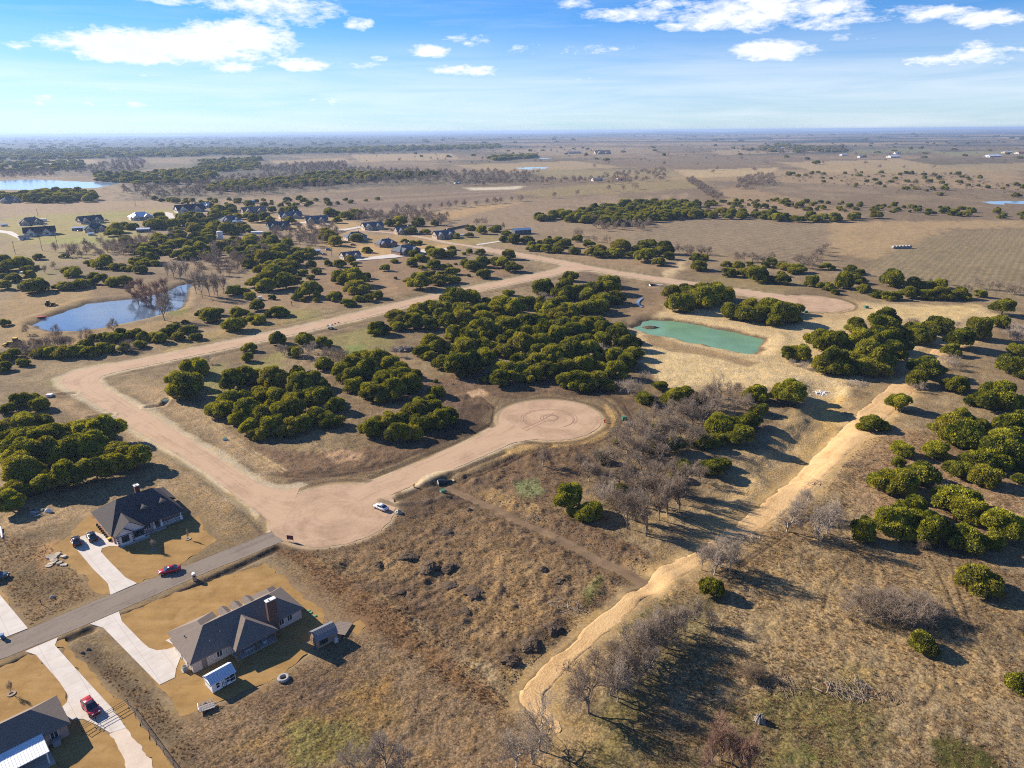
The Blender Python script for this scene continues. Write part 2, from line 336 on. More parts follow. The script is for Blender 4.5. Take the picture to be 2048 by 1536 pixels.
DITCH = [PP([(250, 1234), (330, 1201), (420, 1160), (480, 1132), (552, 1097)]), PP([(112, 1289), (180, 1259)]), PP([(0, 1342), (52, 1318)])]
RUTS = [(PP(p), w, d) for p, w, d in (
  ([(540, 948), (600, 952), (680, 947), (760, 935), (830, 905)], 1.6, .18), ([(600, 945), (700, 937), (790, 925)], 1.4, .14),
  ([(925, 962), (990, 935), (1040, 910), (1100, 890)], 1.5, .35), ([(935, 955), (1000, 925), (1060, 905)], 1.0, .2),
  ([(930, 800), (960, 795), (985, 815), (980, 845), (950, 860)], 1.6, .2), ([(900, 880), (950, 862), (975, 850)], 1.2, .2),
  ([(1190, 790), (1225, 810), (1243, 838), (1230, 865), (1180, 890)], 1.4, .22), ([(1205, 785), (1245, 808), (1262, 838), (1250, 870)], 1.2, .18),
  ([(1640, 1025), (1580, 1060), (1530, 1095), (1480, 1130)], .8, .2), ([(1860, 1110), (1880, 1150), (1910, 1215), (1935, 1270)], .45, .15),
  ([(1900, 1105), (1920, 1190), (1960, 1290), (1990, 1330)], .45, .15), ([(1700, 1120), (1660, 1170), (1645, 1220), (1680, 1260)], .5, .12),
  ([(1560, 1120), (1620, 1100), (1700, 1090)], .4, .12), ([(1870, 1330), (1875, 1370), (1850, 1410)], .4, .12),
  ([(760, 1000), (790, 1010), (870, 1000), (910, 990)], 1.8, -.35), ([(1500, 870), (1560, 830), (1600, 800)], .8, .2))]
STRAW = [PP([(330, 790), (420, 850), (500, 905), (566, 945)]), PP([(345, 786), (440, 850), (515, 905), (572, 940)])]
TRENCHES = [PP([(335, 800), (325, 812), (295, 815)]), PP([(205, 833), (180, 836), (222, 830)]), PP([(118, 790), (150, 787)])]

SWALES = [(PP(p), c) for p, c in (([(330, 697), (460, 673), (600, 641), (757, 606), (835, 589), (933, 569), (1070, 542)], (118, 110, 68)), ([(240, 749), (360, 727), (555, 685), (650, 663), (760, 638), (835, 614), (933, 594), (1078, 566), (1130, 553)], (112, 90, 70)),
  ([(1180, 548), (1250, 560), (1330, 574), (1480, 596)], (104, 84, 66)), ([(1010, 499), (1140, 520), (1293, 547), (1450, 571), (1550, 586)], (150, 124, 92)), ([(790, 1000), (880, 962), (960, 925), (1010, 905)], (84, 66, 52)), ([(745, 955), (815, 927), (915, 884), (980, 850)], (92, 72, 56)), ([(300, 890), (390, 942), (470, 1000), (530, 1060)], (150, 124, 86)))]
def sheet_dist(X, Y):
    d = np.full(X.shape, 1e3)
    for p in SHEET_POLY+HOUSE_PADS: d = np.minimum(d, sdf(X, Y, p, 20))
    return d
def height(X, Y, dsh=None, sink=True):
    r = np.hypot(X, Y)
    if dsh is None: dsh = sheet_dist(X, Y)
    wob = fbm(X/60, Y/60, 3, 3)-.5
    k = smooth(dsh, .5, 9)
    farq = smooth(r, 300, 900)
    h = k*(wob*1.0+(fbm(X/9, Y/9, 5, 3)-.5)*.7+(fbm(X/1.5, Y/1.5, 8, 3)-.5)*.5*(1-smooth(r, 180, 420)))
    # rougher ground on the torn-up lot and along the creek
    rough = np.zeros(X.shape)
    for p in ROUGH_LOTS: rough = np.maximum(rough, smooth(-sdf(X, Y, p, 20), -4, 5))
    h += k*rough*((fbm(X/2.6, Y/2.6, 21, 4, .6)-.5)*.8+np.maximum(0, fbm(X/5, Y/5, 31, 3)-.6)*1.8)
    # far country: long low swells and a wooded rise at the rim
    th = np.arctan2(X, Y)
    h += smooth(r, 2500, 12000)*(fbm(X/2600, Y/2600, 41, 4)-.45)*62
    h += smooth(r, 14000, 30000)*(fbm(th*14, r/20000, 47, 4)-.42)*110
    # creek trench, gully, roadside ditches
    d = sdf(X, Y, ROADS_C['creek'], 20, True); h -= .75*(1-smooth(d, 1.4, 5)); h += .55*np.exp(-((d-6.5)/2)**2)*(.5+fbm(X/2.2, Y/2.2, 77, 3))
    d = sdf(X, Y, GULLY, 30, True); h -= 1.9*(1-smooth(d+3*(fbm(X/7, Y/7, 12, 3)-.5), 2, 11))
    for p in DITCH:
        d = sdf(X, Y, p, 12, True); h -= .55*(1-smooth(d+.8*(fbm(X/1.5, Y/1.5, 9, 3)-.5), .2, 1.7))
    d = sdf(X, Y, ROADS_C['track'], 25, True); h -= .5*(1-smooth(d, 3.5, 9))*smooth(Y, 60, 80); h -= (.3*smooth(-sdf(X, Y, TRACK_POLY, 12), .6, 1.8) if sink else 0)
    for p, w, dep in RUTS:
        d = sdf(X, Y, p, 8, True)
        if dep > 0 and w > .6:
            e = np.abs(d-w*.55); h -= dep*(1-smooth(e, .1, .55))
        else: h -= dep*(1-smooth(d, 0, w))
    for p, cc in SWALES:
        d = sdf(X, Y, p, 8, True); h -= .3*(1-smooth(d, .3, 1.8))
    for p in TRENCHES:
        d = sdf(X, Y, p, 8, True); h -= .7*(1-smooth(d, .2, 1.3)); h += .4*np.exp(-((d-2)/.8)**2)
    # ponds with their banks
    wob2 = (fbm(X/7, Y/7, 55, 4)-.5)*5.0
    for p, lv, rim, dam in ((P1W, -.9, 7, .5), (P2W, -1.2, 9, .5), (LKW, -1, 30, 0)):
        d = sdf(X, Y, p, 60); t = smooth(d+wob2, -rim*.6, rim*.6); h = h*smooth(d, -1, rim+6)+(lv*2.0)*(1-t)+dam*np.exp(-((d-rim)/3.5)**2)
    # under every sheet the ground lies a little lower
    if sink: h = h-.14*smooth(-dsh, -.05, .5)
    return h
TRACK_POLY = np.vstack([ROADS['track'][0], ROADS['track'][1][::-1]])
ROADS_C = {k: (a[np.linspace(0, len(a)-1, 60).astype(int)]+b[np.linspace(0, len(b)-1, 60).astype(int)])/2 for k, (a, b) in ROADS.items()}
ROUGH_LOTS = [PP([(600, 1085), (700, 1085), (790, 1020), (880, 975), (930, 990), (1060, 1045), (1170, 1110), (1270, 1160), (1180, 1240), (1050, 1345), (1020, 1400), (900, 1340), (760, 1230), (640, 1140)]),
              PP([(1010, 1300), (1200, 1200), (1210, 1215), (1090, 1320), (1045, 1400), (1005, 1400)]),
              PP([(900, 960), (960, 930), (1060, 880), (1190, 890), (1150, 960), (1080, 1010), (1200, 1060), (1290, 1110), (1280, 1140)]),
              PP([(440, 870), (700, 950), (940, 850), (980, 800), (900, 750), (800, 870), (700, 900)])]
def zat(x, y): return float(height(np.array([float(x)]), np.array([float(y)]))[0])

# ------------------------------------------------------------ the ground sheet
def ground_rows():
    ys = np.arange(1610, 300, -1.9)
    rr = [float(np.hypot(*Pz(1024, y))) for y in ys]
    step = rr[-1]-rr[-2]
    r = rr[-1]
    while r < 42000:
        step = min(step*1.06, r*.05); r += step; rr.append(r)
    return np.array([3, 12, 25, 40, 52, 60]+[q for q in rr if q > 66])
GR = ground_rows()
GA = np.concatenate([np.linspace(-math.pi, R(-54), 40)[:-1], np.linspace(R(-54), R(54), 900), np.linspace(R(54), math.pi, 40)[1:-1]])
def build_ground():
    A, Rr = np.meshgrid(GA, GR); X = (np.sin(A)*Rr).ravel(); Y = (np.cos(A)*Rr).ravel()
    nr, na = A.shape
    dsh = sheet_dist(X, Y); Z = height(X, Y, dsh); r = np.hypot(X, Y)
    V = np.c_[X, Y, Z]
    i = np.arange(nr-1)[:, None]*na; j = np.arange(na)[None, :]; jn = (j+1) % na
    Fq = np.stack([i+j, i+jn, i+na+jn, i+na+j], -1).reshape(-1, 4)[:, ::-1]
    # ---- colours: what the soil and the grass are, region by region
    n1 = fbm(X/38, Y/38, 101, 4); n2 = fbm(X/7, Y/7, 102, 4); n3 = fbm(X/1.3, Y/1.3, 103, 3); nb = fbm(X/420, Y/420, 104, 4)
    lerp = lambda a, b, t: a*(1-t[:, None])+b*t[:, None]
    col = lerp(np.tile(C(144, 117, 86), (len(X), 1)), np.tile(C(176, 146, 108), (len(X), 1)), smooth(n1*.6+n2*.4, .38, .62))
    col = lerp(col, np.tile(C(104, 82, 62), (len(X), 1)), .65*smooth(n2*.5+n3*.5, .54, .74))
    farq = smooth(r, 330, 800)
    col = lerp(col, lerp(np.tile(C(142, 118, 96), (len(X), 1)), np.tile(C(168, 140, 112), (len(X), 1)), smooth(nb*.6+n1*.4, .4, .62)), farq*.9)
    # far patchwork of pasture, scrub and wood
    big = fbm(X/900, Y/900, 111, 4); big2 = fbm(X/500, Y/260, 112, 4)
    col = lerp(col, np.tile(C(186, 156, 120), (len(X), 1)), .5*smooth(big, .52, .62)*smooth(r, 900, 2000))
    col = lerp(col, np.tile(C(112, 102, 82), (len(X), 1)), .7*smooth(big2, .55, .66)*smooth(r, 1000, 2500))
    leftw = smooth(X/np.maximum(r, 1), .12, -.25)
    wood = smooth(fbm(X/1300, Y/700, 121, 5)+.17*leftw-.04, .5, .58)*smooth(r, 2600, 4500)
    wood = np.maximum(wood, smooth(r, 9000, 14000)*smooth(fbm(X/2500, Y/1500, 122, 4), .38, .5))
    wood = np.maximum(wood, leftw*smooth(r, 3600, 4600)*smooth(fbm(X/700, Y/900, 123, 4), .3, .45))
    col = lerp(col, np.tile(C(58, 64, 56), (len(X), 1)), wood*.95)
    def paint(pts, c, fall=2.0, edge=2.0, op=1.0, line=False, hw=0., patch=0.):
        nonlocal col
        d = sdf(X, Y, PP(pts) if not isinstance(pts, np.ndarray) else pts, 40+fall*2, line)-hw
        m = smooth(-d+(n2-.5)*edge*2, -fall, fall)*op
        if patch: m = m*smooth(n1*.35+n2*.4+n3*.25, patch-.12, patch+.12)
        col = lerp(col, np.tile(C(*c), (len(X), 1)), m)
    soil = (120, 92, 70); dark = (88, 66, 50); sand = (222, 176, 112); pale = (214, 182, 140); green = (128, 130, 58); straw = (206, 166, 108)
    for p, c, f, e, o, pa in GROUND_PAINT: paint(p, c, f, e, o, patch=pa)
    # pale dusty shoulders along the gravel roads
    for k, (w, o) in {'r1': (2.6, .75), 'r2': (3.0, .7), 'r4': (1.2, .7)}.items():
        a, b = ROADS[k]; paint(np.vstack([a, b[::-1]]), (216, 190, 160), .8, 1.6, o, hw=w)
    a, b = ROADS['track']; paint(np.vstack([a, b[::-1]]), (214, 172, 112), 2.5, 4, .75, hw=3.0, patch=.46); paint(np.vstack([a, b[::-1]])[:], (176, 140, 98), 3, 4, .5, hw=6.0, patch=.52)
    for k in 'ABC':
        ctr, rad = CIRC[k]; d = np.hypot(X-ctr[0], Y-ctr[1])-rad
        m = smooth(-(d-1.2)+(n2-.5)*2, -1, 1)*.7; col = lerp(col, np.tile(C(205, 174, 140), (len(X), 1)), m)
    for k, c in (('A', (120, 94, 72)), ('B', (110, 86, 66)), ('C', (112, 90, 68))):
        ctr, rad = CIRC[k]; d = np.abs(np.hypot(X-ctr[0], Y-ctr[1])-rad-2.4+(n2-.5)*2.2); col = lerp(col, np.tile(C(*c), (len(X), 1)), (1-smooth(d, .5, 1.5))*.7)
    for p, c in SWALES: paint(p, c, .6, 1.0, .75, True, .8)
    for p in DITCH: paint(p, (66, 52, 44), .7, .8, .9, True, .9)
    for p, w, dep in RUTS: paint(p, (96, 74, 58) if dep > 0 else (118, 96, 80), .3, .3, .6, True, w*.6)
    for p in STRAW: paint(p, (214, 178, 124), .25, .5, .75, True, .3)
    for p in TRENCHES: paint(p, (104, 78, 62), .5, .8, .8, True, .7)
    # crop rows on the ploughed fields
    for pts, ang, sp, c1, c2 in FIELDS:
        d = sdf(X, Y, PP(pts), 60); m = smooth(-d+(n2-.5)*6, -3, 3)
        q = X*math.cos(ang)+Y*math.sin(ang)+(fbm(X/90, Y/90, 7, 2)-.5)*2.0
        s = .5+.5*np.sin(q*2*math.pi/sp); s = s*.6+.4*fbm(q/(sp*3.3), (X*math.sin(-ang)+Y*math.cos(ang))/90, 3, 3)
        col = lerp(col, lerp(np.tile(C(*c1), (len(X), 1)), np.tile(C(*c2), (len(X), 1)), smooth(s, .2, .8)), m*.8)
    # damp banks at the water's edge
    wobp = (fbm(X/7, Y/7, 55, 4)-.5)*5.0
    for p in (P1W, P2W):
        d = sdf(X, Y, p, 20); col = lerp(col, np.tile(C(104, 80, 62), (len(X), 1)), (1-smooth(d+wobp+(n2-.5)*3, .8, 3.2))*.85)
    # steep faces show bare earth
    col = col*(.90+.2*n3[:, None])*(.92-.06*smooth(r, 700, 2000))[:, None]
    col = col*np.array((.99, 1.03, .93))
    me = np_mesh('ground', V, Fq, None, True)
    at = me.color_attributes.new('soil', 'FLOAT_COLOR', 'POINT')
    tuft = (smooth(dsh, .2, 3))*(1-.6*smooth(r, 400, 1500))
    at.data.foreach_set('color', np.c_[col, tuft].astype(np.float32).ravel())
    t = NT('ground_soil_and_grass'); p = t.pos(); a = t.n('ShaderNodeAttribute', attribute_name='soil')
    f1 = t.noise(1.7, 6, .78, .3, p); f2 = t.noise(4.5, 4, .75, .2, p); f3 = t.noise(.16, 5, .65, .5, p)
    f = t.math('ADD', t.math('MULTIPLY', f1, .5), t.math('ADD', t.math('MULTIPLY', f2, .3), t.math('MULTIPLY', f3, .2)))
    vo = t.n('ShaderNodeTexVoronoi'); vo.inputs['Scale'].default_value = 2.1; vo.inputs['Randomness'].default_value = 1.0; wp = t.n('ShaderNodeVectorMath', operation='MULTIPLY_ADD'); wn = t.n('ShaderNodeTexNoise'); wn.inputs['Scale'].default_value = 1.7; t.put(wn.inputs['Vector'], p); t.put(wp.inputs[0], wn.outputs['Color']); wp.inputs[1].default_value = (.7, .7, 0); t.put(wp.inputs[2], p); t.put(vo.inputs['Vector'], wp.outputs[0])
    clump = t.math('SUBTRACT', 1.0, t.ramp(vo.outputs['Distance'], .05, .75))                     # bunchgrass clumps, darkening between them painted into the colour
    f = t.math('ADD', f, t.math('MULTIPLY', t.math('SUBTRACT', clump, .5), t.math('MULTIPLY', a.outputs['Alpha'], .17)))
    k = t.n('ShaderNodeMapRange'); t.put(k.inputs[0], f); k.inputs[1].default_value = .36; k.inputs[2].default_value = .64; k.inputs[3].default_value = .46; k.inputs[4].default_value = 1.52
    c = t.n('ShaderNodeVectorMath', operation='SCALE'); t.put(c.inputs[0], a.outputs['Color']); t.put(c.inputs['Scale'], k.outputs[0])
    hue = t.mix(t.ramp(t.noise(.33, 4, .6, .4, p), .45, .7), c.outputs[0], t.mix(1.0, c.outputs[0], (1.10, 1.02, .80), 'MULTIPLY'))
    b = t.n('ShaderNodeBump'); b.inputs['Distance'].default_value = .2; t.put(b.inputs['Strength'], t.math('MULTIPLY', a.outputs['Alpha'], .55))
    t.put(b.inputs['Height'], t.math('ADD', t.math('MULTIPLY', clump, .5), t.math('ADD', t.math('MULTIPLY', f1, .7), t.math('MULTIPLY', f2, .35))))
    t.bsdf(hue, .95, .1, 0, b.outputs[0])
    me.materials.append(t.m)
    return tag(obj('ground', me), 'dry winter pasture and bare soil reaching to the horizon', None, None, 'structure')
soil_ = (124, 96, 74); dark_ = (84, 63, 48); sand_ = (224, 178, 114); pale_ = (212, 178, 136); green_ = (122, 124, 56); straw_ = (208, 168, 110); grey_ = (134, 108, 88)
GROUND_PAINT = [
 # (outline, colour, softness, ragged edge, opacity, patchiness)
 ([(360, 1430), (540, 1360), (650, 1290), (560, 1140), (700, 1190), (900, 1350), (1040, 1430), (1090, 1560), (330, 1600)], (150, 118, 88), 2, 2, .9, 0),
 ([(520, 1400), (620, 1330), (700, 1330), (760, 1430), (640, 1480)], (128, 100, 80), 3, 3, .7, 0),
 ([(480, 1500), (600, 1400), (780, 1340), (800, 1430), (640, 1520)], (166, 128, 62), 2, 3, .7, .52), ([(700, 1400), (780, 1340), (800, 1360), (760, 1410)], (178, 128, 58), 1.5, 2, .7, .45),
 ([(560, 1450), (700, 1440), (760, 1500), (600, 1530)], (136, 132, 66), 2, 3, .6, .52),
 ([(540, 1095), (600, 1092), (780, 1200), (960, 1350), (1030, 1420), (960, 1400), (760, 1270)], (140, 100, 66), 2, 2.5, .85, .40),
 ([(640, 1100), (790, 1020), (880, 970), (960, 1000), (1150, 1090), (1280, 1155), (1190, 1240), (1040, 1350), (900, 1300), (760, 1190)], (140, 108, 78), 2, 3, .9, 0),
 ([(700, 1110), (900, 1050), (1100, 1110), (1100, 1240), (950, 1280), (800, 1200)], (178, 138, 90), 2, 3, .6, .53),
 ([(720, 1170), (860, 1150), (960, 1250), (860, 1260)], (112, 86, 68), 2, 3, .7, .45),
 ([(790, 1010), (880, 960), (960, 1000), (900, 1020), (820, 1040)], (112, 86, 66), 2, 2, .85, 0),
 ([(900, 965), (1060, 885), (1200, 880), (1190, 940), (1080, 1010), (1300, 1110), (1350, 1120), (1290, 1150), (1050, 1040)], (128, 98, 74), 2, 3, .9, 0),
 ([(960, 985), (1020, 980), (1100, 1030), (1080, 1045), (1000, 1015)], (186, 146, 94), 1.5, 2, .6, .5),
 ([(1000, 1300), (1190, 1195), (1215, 1210), (1080, 1325), (1045, 1410), (1005, 1415)], (70, 54, 44), 1.2, 2, .85, 0), ([(1260, 1165), (1340, 1118), (1350, 1126), (1290, 1160)], (72, 56, 46), 1.2, 1.5, .8, 0),
 ([(1030, 965), (1075, 955), (1085, 985), (1045, 995)], (140, 146, 92), 1.5, 2, .8, 0), ([(1160, 1180), (1200, 1150), (1200, 1180), (1170, 1215)], (120, 130, 56), 1, 2, .6, .45),
 ([(1230, 1250), (1330, 1190), (1340, 1200), (1250, 1262)], (116, 134, 58), .8, 1.6, .75, .45),
 ([(440, 870), (570, 960), (740, 950), (950, 860), (990, 800), (930, 745), (850, 760), (800, 880), (690, 905), (560, 900)], (134, 102, 78), 2, 3, .9, 0),
 ([(575, 965), (740, 945), (850, 905), (960, 855), (985, 810), (930, 800), (850, 895), (740, 930)], (92, 70, 54), 2, 2.5, .85, 0), ([(640, 905), (700, 900), (730, 915), (670, 925)], (206, 160, 122), 1, 2, .7, 0),
 ([(920, 755), (985, 740), (1180, 775), (1260, 800), (1270, 840), (1215, 800), (1100, 790), (1000, 800)], (108, 82, 64), 2, 3, .8, 0),
 ([(890, 760), (1000, 760), (1100, 775), (1180, 780), (1100, 790), (980, 790)], (168, 132, 104), 1.5, 3, .6, .5), ([(935, 785), (965, 778), (975, 792), (945, 798)], (222, 176, 136), 1, 1.5, .8, 0),
 ([(1200, 790), (1230, 820), (1235, 850), (1190, 885), (1080, 895), (1000, 915), (1010, 900), (1090, 880), (1190, 865), (1212, 840)], (206, 162, 98), 1, 2, .85, 0),
 ([(780, 700), (860, 760), (890, 850), (820, 800), (700, 740)], (176, 132, 98), 2, 3, .7, .4),
 ([(300, 770), (420, 830), (560, 930), (540, 960), (400, 860), (290, 800), (230, 760)], (188, 152, 114), 2, 2.5, .85, 0),
 ([(60, 790), (140, 800), (300, 890), (470, 1010), (440, 1040), (360, 960), (260, 870), (130, 830)], (182, 146, 108), 2, 3, .85, 0),
 ([(300, 905), (420, 990), (500, 1060), (440, 1075), (380, 1020)], (172, 138, 96), 2, 3, .7, 0), ([(0, 890), (30, 870), (60, 1000), (130, 1010), (240, 1010), (330, 960), (400, 990), (300, 1000), (160, 1040), (0, 1080)], (184, 148, 108), 2, 3, .8, 0),
 ([(0, 1060), (110, 1080), (150, 1130), (200, 1190), (60, 1250), (0, 1170)], (148, 116, 80), 2, 3, .85, 0), ([(30, 1130), (100, 1110), (150, 1170), (80, 1220), (30, 1190)], (116, 96, 68), 2, 3, .6, .45), ([(70, 1100), (110, 1080), (120, 1120), (85, 1150)], (196, 144, 96), 1.5, 2, .7, 0),
 ([(145, 1300), (165, 1290), (290, 1390), (380, 1480), (420, 1560), (350, 1536), (260, 1410)], (128, 104, 78), 1.5, 2, .9, 0), ([(160, 1290), (240, 1330), (320, 1400), (300, 1420), (200, 1350)], (96, 80, 64), 1.5, 2.5, .7, .42),
 ([(230, 1240), (330, 1195), (540, 1100), (548, 1115), (420, 1160), (330, 1210)], (150, 124, 96), 1, 1.5, .8, 0),
 # cleared, seeded tan ground round the green pond and the far cul-de-sac
 ([(1265, 620), (1330, 590), (1450, 620), (1530, 650), (1560, 640), (1640, 630), (1720, 605), (1960, 615), (2000, 630), (1880, 700), (1700, 775), (1650, 800), (1560, 780), (1330, 775), (1285, 735), (1265, 670)], (224, 188, 138), 4, 6, .97, 0),
 ([(1330, 690), (1500, 720), (1560, 740), (1540, 770), (1330, 765), (1290, 720)], (232, 196, 142), 4, 6, .8, 0), ([(1290, 650), (1330, 680), (1430, 705), (1520, 725), (1500, 732), (1400, 712), (1290, 690)], (150, 116, 84), 2, 3, .7, 0),
 ([(1700, 620), (1960, 610), (1930, 645), (1880, 665), (1750, 650)], (232, 194, 132), 4, 6, .85, 0), ([(1720, 640), (1830, 640), (1850, 665), (1740, 668)], (168, 136, 104), 3, 5, .6, 0),
 ([(1230, 570), (1330, 580), (1350, 600), (1300, 640), (1270, 655), (1255, 610)], (150, 118, 90), 3, 5, .85, 0), ([(1150, 540), (1260, 560), (1240, 580), (1160, 562)], (118, 94, 76), 3, 3, .7, 0),
 ([(1500, 590), (1560, 610), (1640, 628), (1720, 612), (1690, 595), (1740, 610), (1700, 640), (1580, 640)], (206, 168, 116), 3, 4, .7, 0),
 ([(1440, 1065), (1560, 960), (1640, 880), (1655, 790), (1600, 790), (1560, 860), (1500, 930), (1420, 1010), (1370, 1100)], (204, 166, 114), 3, 4, .9, 0),
 ([(1640, 800), (1680, 790), (1690, 840), (1660, 880), (1620, 930), (1560, 990), (1500, 1030), (1500, 1010), (1600, 900), (1640, 850)], (230, 182, 106), 2, 3, .95, 0),
 ([(1690, 840), (1740, 790), (1830, 710), (1900, 660), (1930, 670), (1870, 740), (1790, 830), (1730, 890)], (204, 168, 124), 2, 3, .7, 0), ([(1700, 770), (1780, 720), (1860, 690), (1880, 700), (1800, 760)], (176, 140, 104), 2, 3, .6, .45),
 ([(1330, 1180), (1450, 1100), (1560, 1060), (1640, 1000), (1660, 1010), (1570, 1110), (1460, 1190), (1350, 1260), (1250, 1290), (1240, 1270)], (148, 118, 82), 2, 3, .85, 0),
 ([(1290, 1240), (1420, 1180), (1440, 1260), (1330, 1380), (1210, 1500), (1150, 1480), (1240, 1340)], (120, 108, 62), 3, 4, .6, .42),
 ([(1500, 1400), (1700, 1340), (1760, 1400), (1740, 1536), (1500, 1536), (1450, 1480)], (134, 122, 58), 3, 5, .75, .40), ([(1560, 1450), (1680, 1420), (1660, 1536), (1560, 1536)], (120, 122, 48), 2, 4, .7, .45), ([(1690, 1350), (1730, 1340), (1740, 1390), (1700, 1400)], (150, 132, 60), 2, 3, .5, .45), ([(1860, 1480), (1900, 1465), (1990, 1530), (1960, 1560), (1890, 1536)], (84, 84, 26), 1, 2, .9, 0), ([(1130, 1440), (1300, 1420), (1420, 1536), (1180, 1560)], (126, 110, 58), 3, 4, .7, .42),
 ([(1480, 1120), (1700, 1090), (2048, 1150), (2100, 1400), (1800, 1380), (1560, 1330)], (180, 144, 96), 4, 5, .55, .48),
 ([(1700, 880), (1800, 850), (1900, 900), (2048, 980), (2048, 1120), (1850, 1080), (1700, 1000)], (182, 142, 104), 4, 5, .7, 0),
 ([(1990, 700), (2060, 620), (2060, 760), (2000, 780)], (160, 130, 104), 3, 4, .7, 0),
 # green flushes in the grass
 ([(660, 670), (760, 650), (800, 690), (720, 720), (650, 700)], (160, 146, 78), 3, 5, .7, 0), ([(690, 690), (730, 690), (735, 720), (695, 722)], (124, 148, 60), 2, 3, .6, 0), ([(400, 790), (470, 740), (560, 705), (570, 725), (480, 770), (440, 800)], (162, 150, 66), 2, 4, .75, .4), ([(395, 745), (450, 725), (440, 770), (400, 780)], (152, 144, 66), 2, 3, .7, 0), ([(100, 760), (200, 725), (300, 715), (180, 730), (110, 775), (90, 772)], (158, 144, 70), 2, 3, .7, .4),
 ([(320, 690), (480, 650), (560, 640), (600, 620), (640, 615), (620, 640), (480, 670), (330, 705)], (186, 152, 92), 3, 4, .7, 0), ([(560, 620), (640, 610), (640, 640), (580, 640)], (160, 148, 76), 3, 4, .6, 0),
 ([(20, 590), (130, 565), (250, 575), (300, 580), (180, 600), (80, 640), (60, 660), (140, 670), (330, 640), (380, 610), (400, 640), (330, 660), (160, 690), (0, 690), (0, 610)], (178, 142, 92), 3, 4, .85, 0), ([(0, 530), (120, 520), (110, 560), (20, 580)], (160, 146, 74), 4, 6, .6, .42), ([(200, 565), (280, 560), (280, 590), (180, 600)], (140, 112, 86), 3, 4, .7, 0), ([(330, 622), (375, 618), (372, 632), (335, 634)], (146, 140, 60), 2, 3, .8, 0),
 ([(390, 580), (560, 590), (700, 580), (760, 590), (640, 620), (480, 620), (390, 610)], (170, 134, 100), 4, 6, .7, 0),
 ([(600, 520), (820, 510), (1000, 530), (1060, 545), (900, 570), (760, 600), (640, 590)], (166, 130, 98), 5, 6, .8, 0), ([(745, 545), (770, 540), (800, 590), (820, 600), (790, 600)], (186, 148, 110), 2, 4, .6, 0),
 ([(640, 470), (860, 470), (960, 485), (900, 500), (860, 505), (760, 520), (640, 500)], (194, 154, 96), 6, 8, .7, 0), ([(720, 490), (900, 490), (870, 505), (760, 515), (700, 510)], (214, 170, 110), 5, 6, .8, 0), ([(870, 478), (990, 470), (1010, 490), (940, 488)], (176, 152, 90), 6, 8, .7, 0),
 # far scrub woods
 ([(240, 345), (700, 335), (900, 345), (1080, 350), (1040, 365), (760, 372), (480, 395), (250, 400)], (96, 90, 78), 20, 60, .8, .44), ([(0, 335), (200, 325), (290, 318), (290, 352), (0, 352)], (100, 94, 82), 25, 60, .8, .42), ([(380, 318), (540, 312), (700, 322), (690, 347), (400, 350)], (96, 92, 80), 25, 60, .85, .40), ([(0, 296), (740, 290), (760, 304), (0, 322)], (74, 78, 68), 60, 90, .9, .36), ([(1480, 298), (1700, 292), (1710, 306), (1490, 310)], (84, 82, 74), 50, 60, .8, .4), ([(1700, 296), (2060, 282), (2060, 300), (1750, 305)], (104, 98, 84), 60, 90, .7, .46), ([(1540, 350), (1900, 345), (2060, 375), (2060, 402), (1800, 388), (1580, 368)], (124, 106, 86), 15, 30, .6, .5),
 # mown lawns of the far houses
 ([(0, 440), (60, 425), (180, 425), (300, 415), (380, 420), (360, 440), (260, 445), (300, 470), (200, 485), (60, 490), (0, 470)], (176, 158, 86), 10, 16, .8, 0), ([(90, 476), (180, 472), (250, 475), (200, 490), (80, 490)], (164, 158, 76), 8, 10, .8, 0), ([(100, 440), (180, 430), (280, 425), (260, 432), (180, 440)], (160, 152, 74), 8, 10, .8, 0), ([(0, 470), (100, 500), (220, 490), (260, 500), (150, 520), (0, 520)], (170, 148, 92), 10, 12, .7, 0),
 ([(0, 400), (300, 402), (600, 400), (640, 410), (380, 415), (180, 425), (0, 435)], (178, 146, 116), 10, 14, .8, 0), ([(480, 430), (680, 435), (760, 460), (700, 470), (560, 460), (490, 445)], (206, 166, 108), 10, 12, .75, 0),
 ([(640, 390), (830, 385), (1060, 372), (1100, 380), (960, 402), (800, 432), (640, 425)], (150, 124, 108), 12, 20, .75, 0), ([(850, 428), (1120, 400), (1250, 385), (1060, 430), (1000, 455), (920, 455)], (168, 138, 112), 12, 20, .6, 0), ([(820, 432), (960, 412), (1040, 405), (900, 440)], (206, 164, 112), 10, 16, .7, 0), ([(930, 376), (1050, 372), (1030, 379), (945, 380)], (226, 206, 182), 6, 8, .95, 0),
 ([(1000, 480), (1230, 470), (1240, 500), (1400, 530), (1360, 545), (1180, 525), (1010, 495)], (176, 142, 108), 6, 8, .7, 0), ([(1320, 545), (1345, 535), (1370, 520), (1360, 545), (1335, 560)], (224, 190, 146), 3, 4, .9, 0),
 ([(1430, 380), (1480, 372), (1700, 420), (1680, 440), (1450, 425)], (184, 148, 110), 12, 20, .6, 0), ([(1650, 445), (2048, 440), (2048, 456), (1900, 458), (1760, 520), (1660, 505)], (196, 160, 116), 8, 14, .75, 0), ([(1380, 545), (1560, 560), (1640, 570), (1560, 585), (1400, 562)], (160, 136, 88), 6, 8, .7, 0), ([(1000, 385), (1400, 350), (1420, 375), (1100, 395)], (178, 154, 98), 14, 25, .5, 0),
 ([(1560, 360), (1700, 345), (1800, 380), (1650, 400)], (150, 126, 104), 14, 25, .4, .5), ([(1050, 345), (1900, 335), (2048, 345), (2048, 380), (1400, 360)], (198, 162, 120), 30, 40, .5, 0)]
